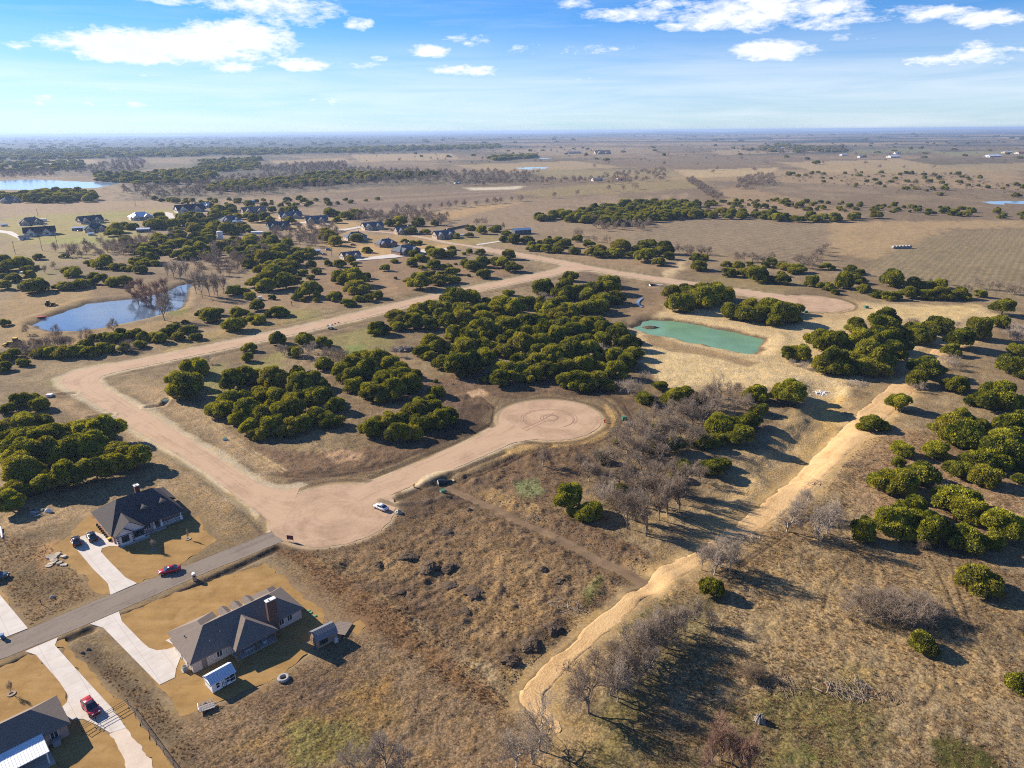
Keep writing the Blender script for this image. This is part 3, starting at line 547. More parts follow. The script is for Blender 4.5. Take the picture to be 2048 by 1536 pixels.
for _p, _c in (([(900, 330), (1150, 322), (1250, 335), (1000, 345)], (192, 162, 122)), ([(1250, 318), (1500, 312), (1560, 328), (1300, 336)], (146, 124, 102)), ([(1560, 325), (1800, 318), (1900, 335), (1640, 345)], (198, 166, 124)), ([(1350, 340), (1560, 335), (1540, 350), (1380, 356)], (208, 176, 132)), ([(1000, 300), (1300, 296), (1320, 306), (1040, 312)], (176, 150, 120)), ([(1700, 335), (2060, 325), (2060, 342), (1760, 350)], (180, 154, 116)), ([(1690, 300), (1850, 296), (1880, 303), (1700, 308)], (148, 142, 98)), ([(1860, 304), (2060, 300), (2060, 308), (1900, 312)], (150, 144, 96)), ([(700, 310), (900, 306), (920, 318), (720, 324)], (198, 166, 128)), ([(540, 322), (690, 316), (700, 324), (560, 330)], (196, 164, 126)), ([(70, 322), (190, 318), (200, 328), (80, 330)], (190, 160, 122)), ([(290, 345), (400, 340), (410, 350), (300, 356)], (188, 158, 120)), ([(1050, 340), (1340, 338), (1360, 352), (1100, 356)], (166, 146, 104)), ([(1420, 300), (1600, 296), (1640, 304), (1440, 310)], (186, 156, 122))):
    GROUND_PAINT.append((_p, _c, 8, 10, .75, 0))
FIELDS = [([(1225, 482), (1330, 450), (1440, 432), (1550, 430), (1650, 447), (1656, 470), (1648, 508), (1600, 530), (1480, 512), (1390, 502), (1300, 500)], R(128), 9.0, (148, 124, 102), (172, 146, 116)),
          ([(1728, 532), (1790, 502), (1850, 478), (1905, 462), (2060, 457), (2060, 600), (1990, 590), (1860, 568)], R(142), 4.4, (146, 126, 94), (168, 144, 110)),
          ([(650, 398), (830, 388), (1040, 380), (1000, 396), (860, 418), (680, 428)], R(100), 14.0, (140, 114, 98), (164, 136, 112)),
          ([(980, 440), (1180, 408), (1370, 385), (1400, 395), (1300, 402), (1080, 432)], R(110), 14.0, (150, 122, 102), (176, 146, 118))]
build_ground()
# ------------------------------------------------------------ roads, drives, lawns, water
def road_material(name, c_lo, c_hi, streak=.5, dark=None, grain=7.0, bump=.02):
    t = NT(name); p = t.pos(); a = t.n('ShaderNodeAttribute', attribute_name='lane'); v = a.outputs['Vector']
    mp = t.n('ShaderNodeMapping'); mp.inputs['Scale'].default_value = (.035, 9.0, 1); t.put(mp.inputs[0], v)
    lane = t.noise(1.0, 4, .6, .15, mp.outputs[0])                 # long wheel-worn streaks
    pat = t.noise(.12, 5, .6, .6, p); fine = t.noise(grain, 3, .7, 0, p); mid = t.noise(1.1, 4, .65, .3, p)
    f = t.math('ADD', t.math('MULTIPLY', lane, streak), t.math('ADD', t.math('MULTIPLY', pat, .75-streak*.6), t.math('ADD', t.math('MULTIPLY', fine, .2), t.math('MULTIPLY', mid, .25))))
    c = t.mix(t.ramp(f, .46, .72), c_lo, c_hi)
    if dark: c = t.mix(t.math('MULTIPLY', t.ramp(t.noise(.45, 6, .7, 1.0, p), .6, .75), .5), c, dark)
    t.bsdf(c, .95, .1, 0, t.bump(t.math('ADD', fine, mid), .6, bump)); return t.m
MAT_GRAVEL = road_material('packed_gravel', tuple(C(166, 131, 99)), tuple(C(208, 171, 132)), .5)
MAT_DISC = road_material('packed_gravel_pad', tuple(C(166, 131, 99)), tuple(C(208, 171, 132)), .22)
MAT_PAVED = road_material('worn_chip_seal', tuple(C(112, 98, 86)), tuple(C(150, 134, 116)), .55, tuple(C(170, 156, 138)))
MAT_STREET = road_material('dusty_street', tuple(C(176, 146, 120)), tuple(C(206, 176, 146)), .4)
MAT_SAND = road_material('sandy_track', tuple(C(186, 138, 76)), tuple(C(232, 188, 122)), .38, tuple(C(150, 108, 64)), 3.0, .16)
MAT_MUD = road_material('earth_track', tuple(C(108, 86, 62)), tuple(C(144, 116, 84)), .5, None, 4.0, .06)
def concrete():
    t = NT('broom_finished_concrete'); p = t.pos()
    c = t.mix(t.ramp(t.noise(.35, 5, .6, .3, p), .3, .7), tuple(C(212, 198, 180)), tuple(C(230, 218, 202)))
    c = t.mix(t.math('MULTIPLY', t.ramp(t.noise(1.6, 6, .75, 1.2, p), .6, .8), .3), c, tuple(C(160, 146, 128)))
    mp = t.n('ShaderNodeMapping'); mp.inputs['Rotation'].default_value = (0, 0, R(60)); mp.inputs['Scale'].default_value = (.35, 8, 1); t.put(mp.inputs[0], p)
    c = t.mix(t.math('MULTIPLY', t.ramp(t.noise(1.0, 3, .6, 0, mp.outputs[0]), .5, .7), .18), c, tuple(C(196, 180, 160)))
    rt = t.n('ShaderNodeMapping'); rt.inputs['Rotation'].default_value = (0, 0, R(45)); t.put(rt.inputs[0], p); sp = t.n('ShaderNodeSeparateXYZ'); t.put(sp.inputs[0], rt.outputs[0])
    jt = t.math('MAXIMUM', t.math('GREATER_THAN', t.math('FRACT', t.math('MULTIPLY', sp.outputs[0], .3)), .975), t.math('GREATER_THAN', t.math('FRACT', t.math('MULTIPLY', sp.outputs[1], .3)), .975))
    c = t.mix(t.math('MULTIPLY', jt, .35), c, tuple(C(120, 108, 96)))
    t.bsdf(c, .85, .2, 0, t.bump(t.noise(20, 3, .6, 0, p), .4, .01)); return t.m
MAT_CONC = concrete()
def lawn_mat():
    t = NT('dormant_lawn'); p = t.pos()
    mp = t.n('ShaderNodeMapping'); mp.inputs['Rotation'].default_value = (0, 0, R(-33)); mp.inputs['Scale'].default_value = (.06, .5, 1); t.put(mp.inputs[0], p)
    f = t.math('ADD', t.math('MULTIPLY', t.noise(.22, 5, .65, .6, p), .45), t.math('ADD', t.math('MULTIPLY', t.noise(1.0, 3, .6, 0, mp.outputs[0]), .3), t.math('MULTIPLY', t.noise(4, 4, .7, 0, p), .25)))
    c = t.mix(t.ramp(f, .36, .66), tuple(C(152, 113, 52)), tuple(C(192, 149, 78)))
    c = t.mix(t.math('MULTIPLY', t.ramp(t.noise(.4, 5, .7, .8, p), .56, .74), .5), c, tuple(C(128, 90, 46)))
    c = t.mix(t.math('MULTIPLY', t.ramp(t.noise(.14, 6, .7, 1.2, p), .5, .7), .25), c, tuple(C(204, 168, 110)))
    t.bsdf(c, .95, .1, 0, t.bump(t.noise(5, 4, .75, 0, p), .45, .05)); return t.m
MAT_LAWN = lawn_mat()
def ragged(a, amp, seed):
    if amp == 0: return a
    d = np.c_[vnoise(a[:, 0]*.7, a[:, 1]*.7, seed)-.5, vnoise(a[:, 0]*.7, a[:, 1]*.7, seed+3)-.5]*2*amp
    d += np.c_[vnoise(a[:, 0]*.15, a[:, 1]*.15, seed+5)-.5, vnoise(a[:, 0]*.15, a[:, 1]*.15, seed+7)-.5]*2*amp
    return a+d
def ribbon(name, key, mat, label, z=.03, amp=.22, follow=False, lift=.05):
    a, b = ROADS[key]; L = np.linalg.norm(np.diff(a, axis=0), axis=1).sum(); n = int(max(30, L/1.1)); m = 13 if key == 'track' else 7
    a = ragged(resample(a, n), amp, 11); b = ragged(resample(b, n), amp, 29)
    if key != 'creek' and key != 'track':
        # pair stations across the carriageway by nearest arc fraction
        pass
    t = np.linspace(0, 1, m); V = a[:, None]*(1-t[None, :, None])+b[:, None]*t[None, :, None]
    w = np.linalg.norm(a-b, axis=1); s = np.r_[0, np.cumsum(np.linalg.norm(np.diff((a+b)/2, axis=0), axis=1))]
    X, Y = V[..., 0].ravel(), V[..., 1].ravel()
    if follow:
        Z = height(X, Y, None, False); zz = Z.reshape(n, m); zz[:, 1:-1] += lift; zz[:, 0] -= .07; zz[:, -1] -= .07; Z = zz.ravel()
    else: Z = np.full(X.shape, z)
    i = np.arange(n-1)[:, None]*m; j = np.arange(m-1)[None, :]
    F_ = np.stack([i+j, i+m+j, i+m+j+1, i+j+1], -1).reshape(-1, 4)
    e = V[1, 0]-V[0, 0]; g = V[0, 1]-V[0, 0]
    if e[0]*g[1]-e[1]*g[0] < 0: F_ = F_[:, ::-1]
    me = np_mesh(name, np.c_[X, Y, Z], F_, mat)
    at = me.attributes.new('lane', 'FLOAT_VECTOR', 'POINT'); lane = np.zeros((n, m, 3)); lane[..., 0] = s[:, None]; lane[..., 1] = t[None, :]*1.0
    at.data.foreach_set('vector', lane.astype(np.float32).ravel())
    return tag(obj(name, me), label, None, None, 'structure')
def disc(name, key, mat, label, z, amp=.3):
    ctr, r = CIRC[key]; n, m = 120, 14; th = np.linspace(0, 2*math.pi, n, endpoint=False)
    rim = ragged(ctr+r*np.c_[np.cos(th), np.sin(th)], amp, 5); t = np.linspace(0.0, 1, m)
    V = ctr+(rim-ctr)[:, None]*np.maximum(t, .002)[None, :, None]; X, Y = V[..., 0].ravel(), V[..., 1].ravel()
    i = np.arange(n)[:, None]; j = np.arange(m-1)[None, :]; F_ = np.stack([i*m+j, i*m+j+1, ((i+1) % n)*m+j+1, ((i+1) % n)*m+j], -1).reshape(-1, 4)
    me = np_mesh(name, np.c_[X, Y, np.full(X.shape, z)], F_, mat)
    at = me.attributes.new('lane', 'FLOAT_VECTOR', 'POINT'); lane = np.zeros((n, m, 3)); lane[..., 0] = (np.sin(th)*r)[:, None]; lane[..., 1] = t[None, :]*2
    at.data.foreach_set('vector', lane.astype(np.float32).ravel())
    return tag(obj(name, me), label, None, None, 'structure')
def sheet(name, pts, mat, label, z, amp=0.0, step=1.0, thick=.1, structure=True):
    pts = np.asarray(pts); pts = np.vstack([pts, pts[:1]]); L = np.linalg.norm(np.diff(pts, axis=0), axis=1)
    out = []
    for k in range(len(pts)-1):
        n = max(1, int(L[k]/step)) if amp else 1
        for q in range(n): out.append(pts[k]+(pts[k+1]-pts[k])*q/n)
    out = ragged(np.array(out), amp, 41)
    if ((np.roll(out, -1, 0)-out)[:, 0]*(np.roll(out, -1, 0)+out)[:, 1]).sum() > 0: out = out[::-1]
    mb = MB().prism([tuple(q) for q in out], z-thick, z)
    o = mb.build(name, mat); return tag(o, label, None, None, 'structure')
for k, lab in (('l1', 'golden dormant front lawn round the dark hip-roofed house'), ('l2', 'golden dormant lawn round the long brick house'), ('l3', 'golden lawn round the metal-roofed patio house at lower left'),
               ('l4', 'golden grass strip beside the long driveway'), ('l0', 'golden lawn corner at the left edge'), ('l5', 'small square patch of laid turf beyond the gambrel shed')):
    sheet('lawn', PP(LAWNS[k]), MAT_LAWN, lab, .012, .55, .6)
for k, lab in (('d1', 'pale concrete driveway to the dark hip-roofed house'), ('d2', 'pale concrete driveway to the long brick house'), ('d3', 'pale concrete driveway with the red off-roader'), ('d0', 'pale concrete driveway at the left edge')):
    o = sheet('driveway', PP(DRIVES[k]), MAT_CONC, lab, .07, 0, 1, .2)
sheet('gravel_drive', PP(GRAVEL_DRIVE), road_material('crushed_limestone', tuple(C(206, 180, 150)), tuple(C(236, 214, 186)), .2), 'crushed limestone lane running on from the driveway', .05, .35, .6)
ribbon('paved_road', 'rp', MAT_PAVED, 'grey chip-sealed road between the houses', .026, .12)
road_r1 = ribbon('gravel_road', 'r1', MAT_GRAVEL, 'pinkish gravel road bending round the cedar blocks', .034)
ribbon('gravel_road', 'r2', MAT_GRAVEL, 'pinkish gravel road along the far side to the far cul-de-sac', .042)
ribbon('gravel_road', 'r4', MAT_GRAVEL, 'short gravel road joining the two near cul-de-sacs', .038)
disc('gravel_cul_de_sac', 'A', MAT_DISC, 'round gravel turning area with the white car', .030)
cdB = disc('gravel_cul_de_sac', 'B', MAT_DISC, 'round gravel cul-de-sac with looping tyre marks', .030)
disc('gravel_cul_de_sac', 'C', MAT_DISC, 'far round gravel cul-de-sac beyond the green pond', .030)
ribbon('street', 'r3', MAT_STREET, 'dusty residential street past the far houses', .048, .2)
ribbon('sandy_track', 'track', MAT_SAND, 'ochre sandy track cut along the creek', 0, .6, True, .06)
ribbon('earth_track', 'creek', MAT_MUD, 'narrow brown earth track along the drainage trench', 0, .25, True, .05)
# tyre marks looping on the gravel
def mark(pts, w, z, parent):
    p = np.asarray(pts); t = np.gradient(p, axis=0); t /= np.linalg.norm(t, axis=1)[:, None]+1e-9; n = np.c_[-t[:, 1], t[:, 0]]
    V = np.vstack([np.c_[p+n*w/2, np.full(len(p), z)], np.c_[p-n*w/2, np.full(len(p), z)]]); k = len(p); i = np.arange(k-1)
    me = np_mesh('tyre_mark', V, np.stack([i, i+k, i+k+1, i+1], -1), M('tyre_scuffed_gravel', tuple(C(146, 108, 84)), .95, .25, 3)); return obj('tyre_mark', me, parent)
cB, rB = CIRC['B']
for off, rr_, ex, a0, a1, w in (((.5, 1.0), 2.7, 1.0, 0, 6.1, .28), ((.9, 1.1), 1.9, 1.1, .4, 6.6, .25), ((.2, .6), 3.4, 1.0, 1, 5.2, .2), ((-.3, 0), 9.0, .93, -1.0, 3.9, .22), ((-.2, .2), 9.9, .9, -.6, 3.0, .2), ((.6, -.5), 7.6, 1.0, -1.2, 1.0, .18)):
    th = np.linspace(a0, a1, 60); mark(np.c_[cB[0]+off[0]+rr_*np.cos(th), cB[1]+off[1]+rr_*ex*np.sin(th)], w, .036, cdB)
mark(PP([(1005, 872), (1040, 860), (1075, 845), (1098, 833), (1108, 826)]), .25, .037, cdB); mark(PP([(985, 886), (1020, 876), (1060, 858), (1092, 842)]), .22, .037, cdB)
# water
def water(name, pts, z, col, label, rough=.04, spec=.5, grow=1.5, bumpd=.02, parent_kind='structure'):
    pts = np.asarray(pts); c = pts.mean(0); q = soften(np.vstack([pts, pts[:1]]), 2)[:-1]; d = q-c; q = c+d*(1+grow/np.linalg.norm(d, axis=1))[:, None]
    t = NT(name+'_surface'); p = t.pos(); n = t.math('ADD', t.noise(1.4, 3, .6, .3, p), t.noise(.25, 3, .6, .3, p))
    cc = t.mix(t.ramp(t.noise(.05, 4, .6, .6, p), .35, .65), tuple(x*.86 for x in col), tuple(min(1, x*1.12) for x in col))
    t.bsdf(cc, rough, spec, 0, t.bump(n, .35, bumpd), IOR=1.33)
    if ((np.roll(q, -1, 0)-q)[:, 0]*(np.roll(q, -1, 0)+q)[:, 1]).sum() > 0: q = q[::-1]
    mb = MB().add([(x, y, z) for x, y in q], [tuple(range(len(q)))])
    return tag(mb.build(name, t.m), label, None, None, 'structure')
water('pond', P1W, -.9, (.11, .155, .21), 'blue stock pond below the scrubby hillside', .06, .9, 7.0, .03)
water('pond', P2W, -1.2, tuple(C(116, 160, 116)), 'milky green detention pond', .3, .35, 8.0, .04)
water('lake', LKW, -1.0, (.30, .42, .55), 'far lake at the left edge', .1, .9, 4, .03)
for k, p in enumerate(FARWATER): water('far_pond', PP(p), .25, (.2, .3, .42), ['thin far pond in the middle of the plain', 'small blue pond at the right edge of the plain', 'farthest sliver of water on the plain'][k], .1, .8, .5)
a_, b_ = line_ribbon(STREAM, .9); water('stream', np.vstack([a_, b_[::-1]]), .12, tuple(C(130, 146, 152)), 'little blue rivulet running from the culvert to the green pond', .1, .8, .1)
# ------------------------------------------------------------ trees
def foliage_mat(name, dark, light, brown, trans=.25):
    t = NT(name); a = t.attr('tint', 'Fac'); oi = t.n('ShaderNodeObjectInfo'); rnd = oi.outputs['Random']
    f = t.math('ADD', t.math('MULTIPLY', a, .75), t.math('MULTIPLY', rnd, .35))
    c = t.mix(t.ramp(f, .1, .95), dark, light)
    c = t.mix(t.math('MULTIPLY', t.ramp(t.math('FRACT', t.math('MULTIPLY', rnd, 7.31)), .75, 1.0), .35), c, brown)
    d = t.n('ShaderNodeBsdfDiffuse'); t.put(d.inputs[0], c); d.inputs[1].default_value = .5
    tr = t.n('ShaderNodeBsdfTranslucent'); t.put(tr.inputs[0], t.mix(1.0, c, (1.25, 1.1, .55), 'MULTIPLY'))
    mx = t.n('ShaderNodeMixShader'); mx.inputs[0].default_value = trans; t.t.links.new(d.outputs[0], mx.inputs[1]); t.t.links.new(tr.outputs[0], mx.inputs[2])
    t.t.links.new(mx.outputs[0], t.out.inputs[0]); return t.m
def twig_mat(name, lo, hi):
    t = NT(name); oi = t.n('ShaderNodeObjectInfo'); n = t.noise(5, 3, .6, 0, t.obj())
    c = t.mix(t.math('ADD', t.math('MULTIPLY', n, .6), t.math('MULTIPLY', oi.outputs['Random'], .4)), lo, hi); t.bsdf(c, .9, .1); return t.m
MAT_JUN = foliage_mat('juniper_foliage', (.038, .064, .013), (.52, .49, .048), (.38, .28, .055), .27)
MAT_CORE = M('juniper_core_gap_shade', (.026, .030, .012), .95, .3, 2)  # stands for dense inner branches, blackened to put shade into the crown gaps
MAT_BARK = twig_mat('juniper_bark', (.10, .075, .055), (.20, .16, .125))
MAT_TWIG = {'grey': twig_mat('grey_twigs', (.215, .160, .112), (.36, .28, .205)), 'red': twig_mat('reddish_twigs', (.24, .14, .095), (.38, .24, .165)),
            'pale': twig_mat('pale_twigs', (.29, .232, .175), (.46, .375, .29)), 'brown': twig_mat('brown_twigs', (.20, .135, .085), (.32, .23, .15))}
def ico(sub=1):
    import bmesh
    bm = bmesh.new(); bmesh.ops.create_icosphere(bm, subdivisions=sub, radius=1.0)
    v = np.array([q.co[:] for q in bm.verts]); f = np.array([[w.index for w in q.verts] for q in bm.faces]); bm.free(); return v, f
ICO = ico(2)
def juniper_meshes(seed, kind):
    g = np.random.default_rng(seed); base = {'mound': .06, 'tall': .42, 'scrub': .05}[kind]; top = {'mound': 1.30, 'tall': 1.75, 'scrub': .9}[kind]
    k = int(g.integers(13, 19)); cs = []; ex = g.uniform(.75, 1.2, 2); rs = []
    for i in range(k):
        if i < 6:
            a = 2*math.pi*(i+g.uniform(-.3, .3))/6; q = g.uniform(.42, .76); r = g.uniform(.25, .46); cs.append((q*math.cos(a)*ex[0], q*math.sin(a)*ex[1], base+r*.75+g.uniform(0, .25)))
        else:
            a = g.uniform(0, 2*math.pi); q = g.uniform(0, .55); r = g.uniform(.22, .48); z = base+(top-base)*g.uniform(.45, .90)-.25*q*q; cs.append((q*math.cos(a), q*math.sin(a), min(z, top-r)))
        rs.append(r)
    cs = np.array(cs); rs = np.array(rs); N = 12500
    pick = g.choice(k, N, p=rs**2/(rs**2).sum()); d = g.normal(size=(N, 3)); d /= np.linalg.norm(d, axis=1)[:, None]
    sub = g.normal(size=(k, 13, 3)); sub /= np.linalg.norm(sub, axis=2)[:, :, None]
    near = np.einsum('ni,nji->nj', d, sub[pick]); which = near.argmax(1); lump = .85+.26*smooth(near.max(1), .72, 1.0)+.04*g.normal(size=N)
    p = cs[pick]+d*(rs[pick]*lump)[:, None]
    keep = np.ones(N, bool)
    for j in range(k): keep &= ~((np.linalg.norm(p-cs[j], axis=1) < rs[j]*.90) & (pick != j))
    keep &= p[:, 2] > base*.7; keep &= (d[:, 2] > -.55)
    p, d, pick, which = p[keep][:5200], d[keep][:5200], pick[keep][:5200], which[keep][:5200]; n = len(p)
    out = d+.55*g.normal(size=(n, 3)); out[:, 2] += .6; out /= np.linalg.norm(out, axis=1)[:, None]      # sprays grow outwards and up
    side = np.cross(out, g.normal(size=(n, 3))); side /= np.linalg.norm(side, axis=1)[:, None]
    w = g.uniform(.020, .042, n)[:, None]; L = g.uniform(.06, .18, n)[:, None]
    V = np.stack([p-out*L*.5-side*w*.5, p-out*L*.1+side*w, p+out*L*.6+side*w*.25, p+out*L*.25-side*w], 1).reshape(-1, 3)
    F_ = np.arange(n*4).reshape(-1, 4)
    hh = (p[:, 2]-base)/(top-base)
    tint = np.clip(.15+.5*g.random(n)+.22*np.sin(pick*2.3)+.28*np.sin(which*1.9+pick*3.1), 0, 1)
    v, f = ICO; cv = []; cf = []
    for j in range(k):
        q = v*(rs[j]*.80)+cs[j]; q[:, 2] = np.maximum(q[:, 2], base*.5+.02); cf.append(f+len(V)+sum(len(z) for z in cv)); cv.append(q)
    Vall = np.vstack([V]+cv); me = bpy.data.meshes.new('crown'); faces = F_.tolist()+np.vstack(cf).tolist()
    me.from_pydata(Vall.tolist(), [], faces)
    at = me.attributes.new('tint', 'FLOAT', 'POINT'); at.data.foreach_set('value', np.r_[np.repeat(tint, 4), np.zeros(len(Vall)-len(V))].astype(np.float32))
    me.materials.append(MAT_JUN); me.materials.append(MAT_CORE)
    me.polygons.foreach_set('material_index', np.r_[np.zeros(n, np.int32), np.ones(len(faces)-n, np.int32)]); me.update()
    tm = MB(); tz = base+.45
    tm.tube((0, 0, -.08), (.03, .02, tz*.55), .055, .042, 7); tm.tube((.03, .02, tz*.55), (-.02, .05, tz), .042, .02, 6)
    for j in range(5):
        a = g.uniform(0, 6.28); tm.tube((.02, .01, tz*g.uniform(.25, .6)), (.42*math.cos(a), .42*math.sin(a), tz*g.uniform(.8, 1.1)), .022, .008, 5)
    tr = tm.mesh('trunk'); tr.materials.append(MAT_BARK)
    return me, tr, top
def bare_meshes(seed, kind):
    g = np.random.default_rng(seed); seg = []; spread = {'tree': .62, 'upright': .34, 'shrub': .55}[kind]
    def grow(p, d, L, r, lev, maxl):
        q = p+d*L
        if lev < 4: mid = p+d*L*.5+g.normal(size=3)*L*.07; seg.append((p, mid, r, r*.86, lev)); seg.append((mid, q, r*.86, r*.7, lev))
        else: q = q+g.normal(size=3)*L*.1; seg.append((p, q, r, r*.6, lev))
        if lev == maxl: return
        n = int(g.integers(3, 5)) if 0 < lev < 4 else (int(g.integers(2, 5)) if lev else int(g.integers(4, 6)))
        for i in range(n):
            e = d+g.normal(size=3)*spread*(1.0 if lev else 1.15); e[2] += .22 if lev < 3 else .05; e /= np.linalg.norm(e)
            s = p+d*L*g.uniform(.45, 1.0) if i else q
            grow(s, e, L*g.uniform(.62, .88), r*.60, lev+1, maxl)
    if kind == 'shrub':
        for i in range(9):
            a = g.uniform(0, 6.28); q = g.uniform(0, .35); d = np.array([.55*math.cos(a), .55*math.sin(a), 1.0]); d /= np.linalg.norm(d)
            grow(np.array([q*math.cos(a), q*math.sin(a), -.05]), d, .34, .012, 1, 5)
    else: grow(np.array([0, 0, -.06]), np.array([g.normal()*.08, g.normal()*.08, 1.0]), .30, .028, 0, 6)
    ztop = max(s[1][2] for s in seg); sc = 1.0/ztop
    def tubes(ss, rmin):
        P0 = np.array([s[0] for s in ss])*sc; P1 = np.array([s[1] for s in ss])*sc; R0 = np.maximum([s[2] for s in ss], rmin)*sc; R1_ = np.maximum([s[3] for s in ss], rmin)*sc
        d = P1-P0; d /= np.linalg.norm(d, axis=1)[:, None]+1e-9; q = np.cross(d, [[.3, .5, .81]]); q /= np.linalg.norm(q, axis=1)[:, None]+1e-9; w = np.cross(d, q); V = []
        for P_, R_ in ((P0, R0), (P1, R1_)):
            for i in range(3):
                a = 2*math.pi*i/3; V.append(P_+R_[:, None]*(math.cos(a)*q+math.sin(a)*w))
        n = len(ss); V = np.stack(V, 1).reshape(-1, 3); b = np.arange(n)[:, None]*6
        F_ = np.concatenate([np.c_[b+i, b+(i+1) % 3, b+3+(i+1) % 3, b+3+i] for i in range(3)]); return V, F_
    lv = 1 if kind != 'shrub' else 1
    tr = [s for s in seg if s[4] <= lv]; cr = [s for s in seg if s[4] > lv]
    rm = {'tree': .0017, 'upright': .0017, 'shrub': .0026}[kind]
    return tubes(cr, rm), tubes(tr, rm), tubes(seg, rm)
JUN = {'mound': [juniper_meshes(100+i, 'mound') for i in range(9)], 'tall': [juniper_meshes(200+i, 'tall') for i in range(4)], 'scrub': [juniper_meshes(300+i, 'scrub') for i in range(3)]}
BARE_G = {'tree': [bare_meshes(400+i, 'tree') for i in range(4)], 'upright': [bare_meshes(500+i, 'upright') for i in range(3)], 'shrub': [bare_meshes(600+i, 'shrub') for i in range(3)]}
BARE = {}
def bare_variant(kind, i, tone):
    if (kind, i, tone) not in BARE:
        c, t_, w = BARE_G[kind][i]; m = MAT_TWIG[tone]; BARE[(kind, i, tone)] = (np_mesh('crown', *c, m), np_mesh('trunk', *t_, m), np_mesh('whole', *w, m))
    return BARE[(kind, i, tone)]
# where they stand: crown centre x, foot y, crown width, all in photo pixels ------------------
exec_groves = []
def J(group, ox, oy, s, pts, kind='mound'): exec_groves.append((group, kind, crop(ox, oy, s, pts)))
J('loose junipers beside the blue pond road', 360, 480, 5.12, [(230, 810, 110), (320, 860, 200), (385, 790, 120), (615, 820, 165), (790, 740, 150), (740, 830, 110), (805, 875, 190), (895, 800, 80), (1010, 800, 180), (545, 955, 230), (725, 620, 140), (945, 615, 85), (1200, 620, 110), (1330, 600, 200), (1265, 635, 75), (1390, 635, 55)])
J('junipers on the slope behind the blue pond', 360, 480, 5.12, [(560, 580, 170), (660, 560, 120), (880, 540, 180), (820, 540, 80), (1085, 520, 220), (1180, 450, 130), (900, 460, 200), (760, 500, 140), (960, 400, 200), (850, 370, 160), (1265, 375, 110), (1390, 360, 100), (1345, 415, 80), (1255, 450, 40), (1350, 300, 110), (1100, 380, 150), (1160, 300, 160), (1050, 300, 160), (980, 260, 200), (860, 270, 200), (720, 300, 170), (1250, 200, 160), (1330, 200, 150), (1010, 160, 150), (900, 120, 140)])
J('junipers in the field before the far houses', 360, 480, 5.12, [(1520, 270, 80), (1635, 295, 130), (1740, 240, 110), (1785, 275, 70), (1645, 325, 35), (1630, 460, 190), (1740, 400, 120), (1780, 400, 120), (1790, 490, 230), (1810, 570, 230), (1590, 630, 150), (1830, 640, 110), (1725, 690, 140), (1930, 640, 100), (2020, 620, 130), (1915, 410, 90), (1925, 430, 50)])
J('junipers on the grassy corner inside the road bend', 360, 480, 5.12, [(710, 1160, 130), (700, 1260, 130), (1000, 1090, 180), (1270, 1090, 220), (1190, 1210, 170), (1470, 1110, 150), (1470, 1340, 220)])
J('junipers among the far houses', 640, 420, 5.12, [(1540, 220, 100), (1655, 260, 120), (1795, 240, 130), (1530, 290, 85), (1900, 270, 80), (1990, 360, 130), (1880, 340, 100), (1400, 305, 80), (870, 345, 80), (950, 370, 90), (1010, 360, 80), (485, 450, 120), (160, 385, 150), (90, 340, 160), (60, 280, 120), (370, 340, 150), (930, 260, 130), (1080, 255, 90), (1010, 180, 120), (820, 180, 150), (720, 180, 130), (1180, 170, 90), (280, 110, 160), (120, 80, 160), (380, 90, 140)])
J('junipers above the straight gravel road', 640, 420, 5.12, [(765, 545, 85), (665, 635, 95), (775, 715, 40), (960, 490, 120), (1040, 540, 150), (940, 590, 140), (1140, 460, 120), (1200, 510, 180), (1330, 500, 140), (1350, 420, 80), (1050, 615, 70), (1170, 620, 160), (1310, 620, 120), (1350, 680, 150), (1480, 590, 130), (1560, 640, 180), (1650, 600, 150), (1640, 470, 100), (1800, 560, 130), (1870, 610, 190), (1940, 520, 160), (1530, 455, 70), (1475, 465, 50), (1390, 565, 40), (1520, 690, 50), (1680, 715, 150), (1980, 650, 160), (930, 770, 130), (1080, 740, 140), (1150, 680, 90), (1030, 840, 260), (1210, 790, 180), (1350, 770, 180), (1240, 720, 110)])
J('juniper row behind the road junction', 1000, 440, 5.12, [(60, 170, 90), (140, 260, 130), (280, 250, 130), (320, 275, 100), (415, 245, 60), (330, 330, 100), (400, 320, 120), (490, 270, 120), (600, 260, 140), (470, 345, 110), (580, 350, 130), (640, 300, 160), (760, 360, 120), (790, 230, 100), (910, 285, 110), (920, 375, 110), (1020, 320, 110), (1030, 400, 140), (1150, 390, 140), (1240, 330, 200), (1200, 400, 140), (1340, 390, 100), (1450, 340, 160), (1550, 300, 160), (1470, 450, 190), (1620, 480, 120), (1690, 370, 200), (1720, 420, 130), (1570, 390, 130), (505, 200, 50)])
J('junipers behind the far cul-de-sac', 1380, 480, 5.12, [(90, 330, 180), (130, 220, 110), (50, 230, 90), (395, 390, 160), (380, 280, 110), (490, 300, 110), (545, 390, 130), (690, 450, 200), (610, 280, 80), (640, 330, 110), (730, 460, 80), (840, 440, 120), (930, 465, 150), (820, 290, 150), (960, 320, 150), (1090, 350, 160), (1050, 360, 90), (940, 380, 90), (1250, 490, 160), (1400, 530, 160), (1570, 520, 220), (1690, 460, 180), (1480, 570, 90), (1620, 430, 160), (1400, 320, 130), (1740, 370, 90), (1640, 350, 120)])
J('juniper thicket at the head of the tan clearing', 1700, 500, 5.885, [(160, 520, 150), (480, 460, 260), (500, 400, 220), (310, 570, 140), (440, 600, 160), (530, 600, 180), (680, 580, 190), (880, 470, 170), (910, 600, 180), (1080, 600, 220), (1280, 590, 200), (1350, 600, 150), (1530, 570, 150), (740, 480, 200), (1050, 460, 160)])
J('two small junipers by the road junction', 1000, 440, 5.12, [(720, 640, 150), (615, 620, 45)])
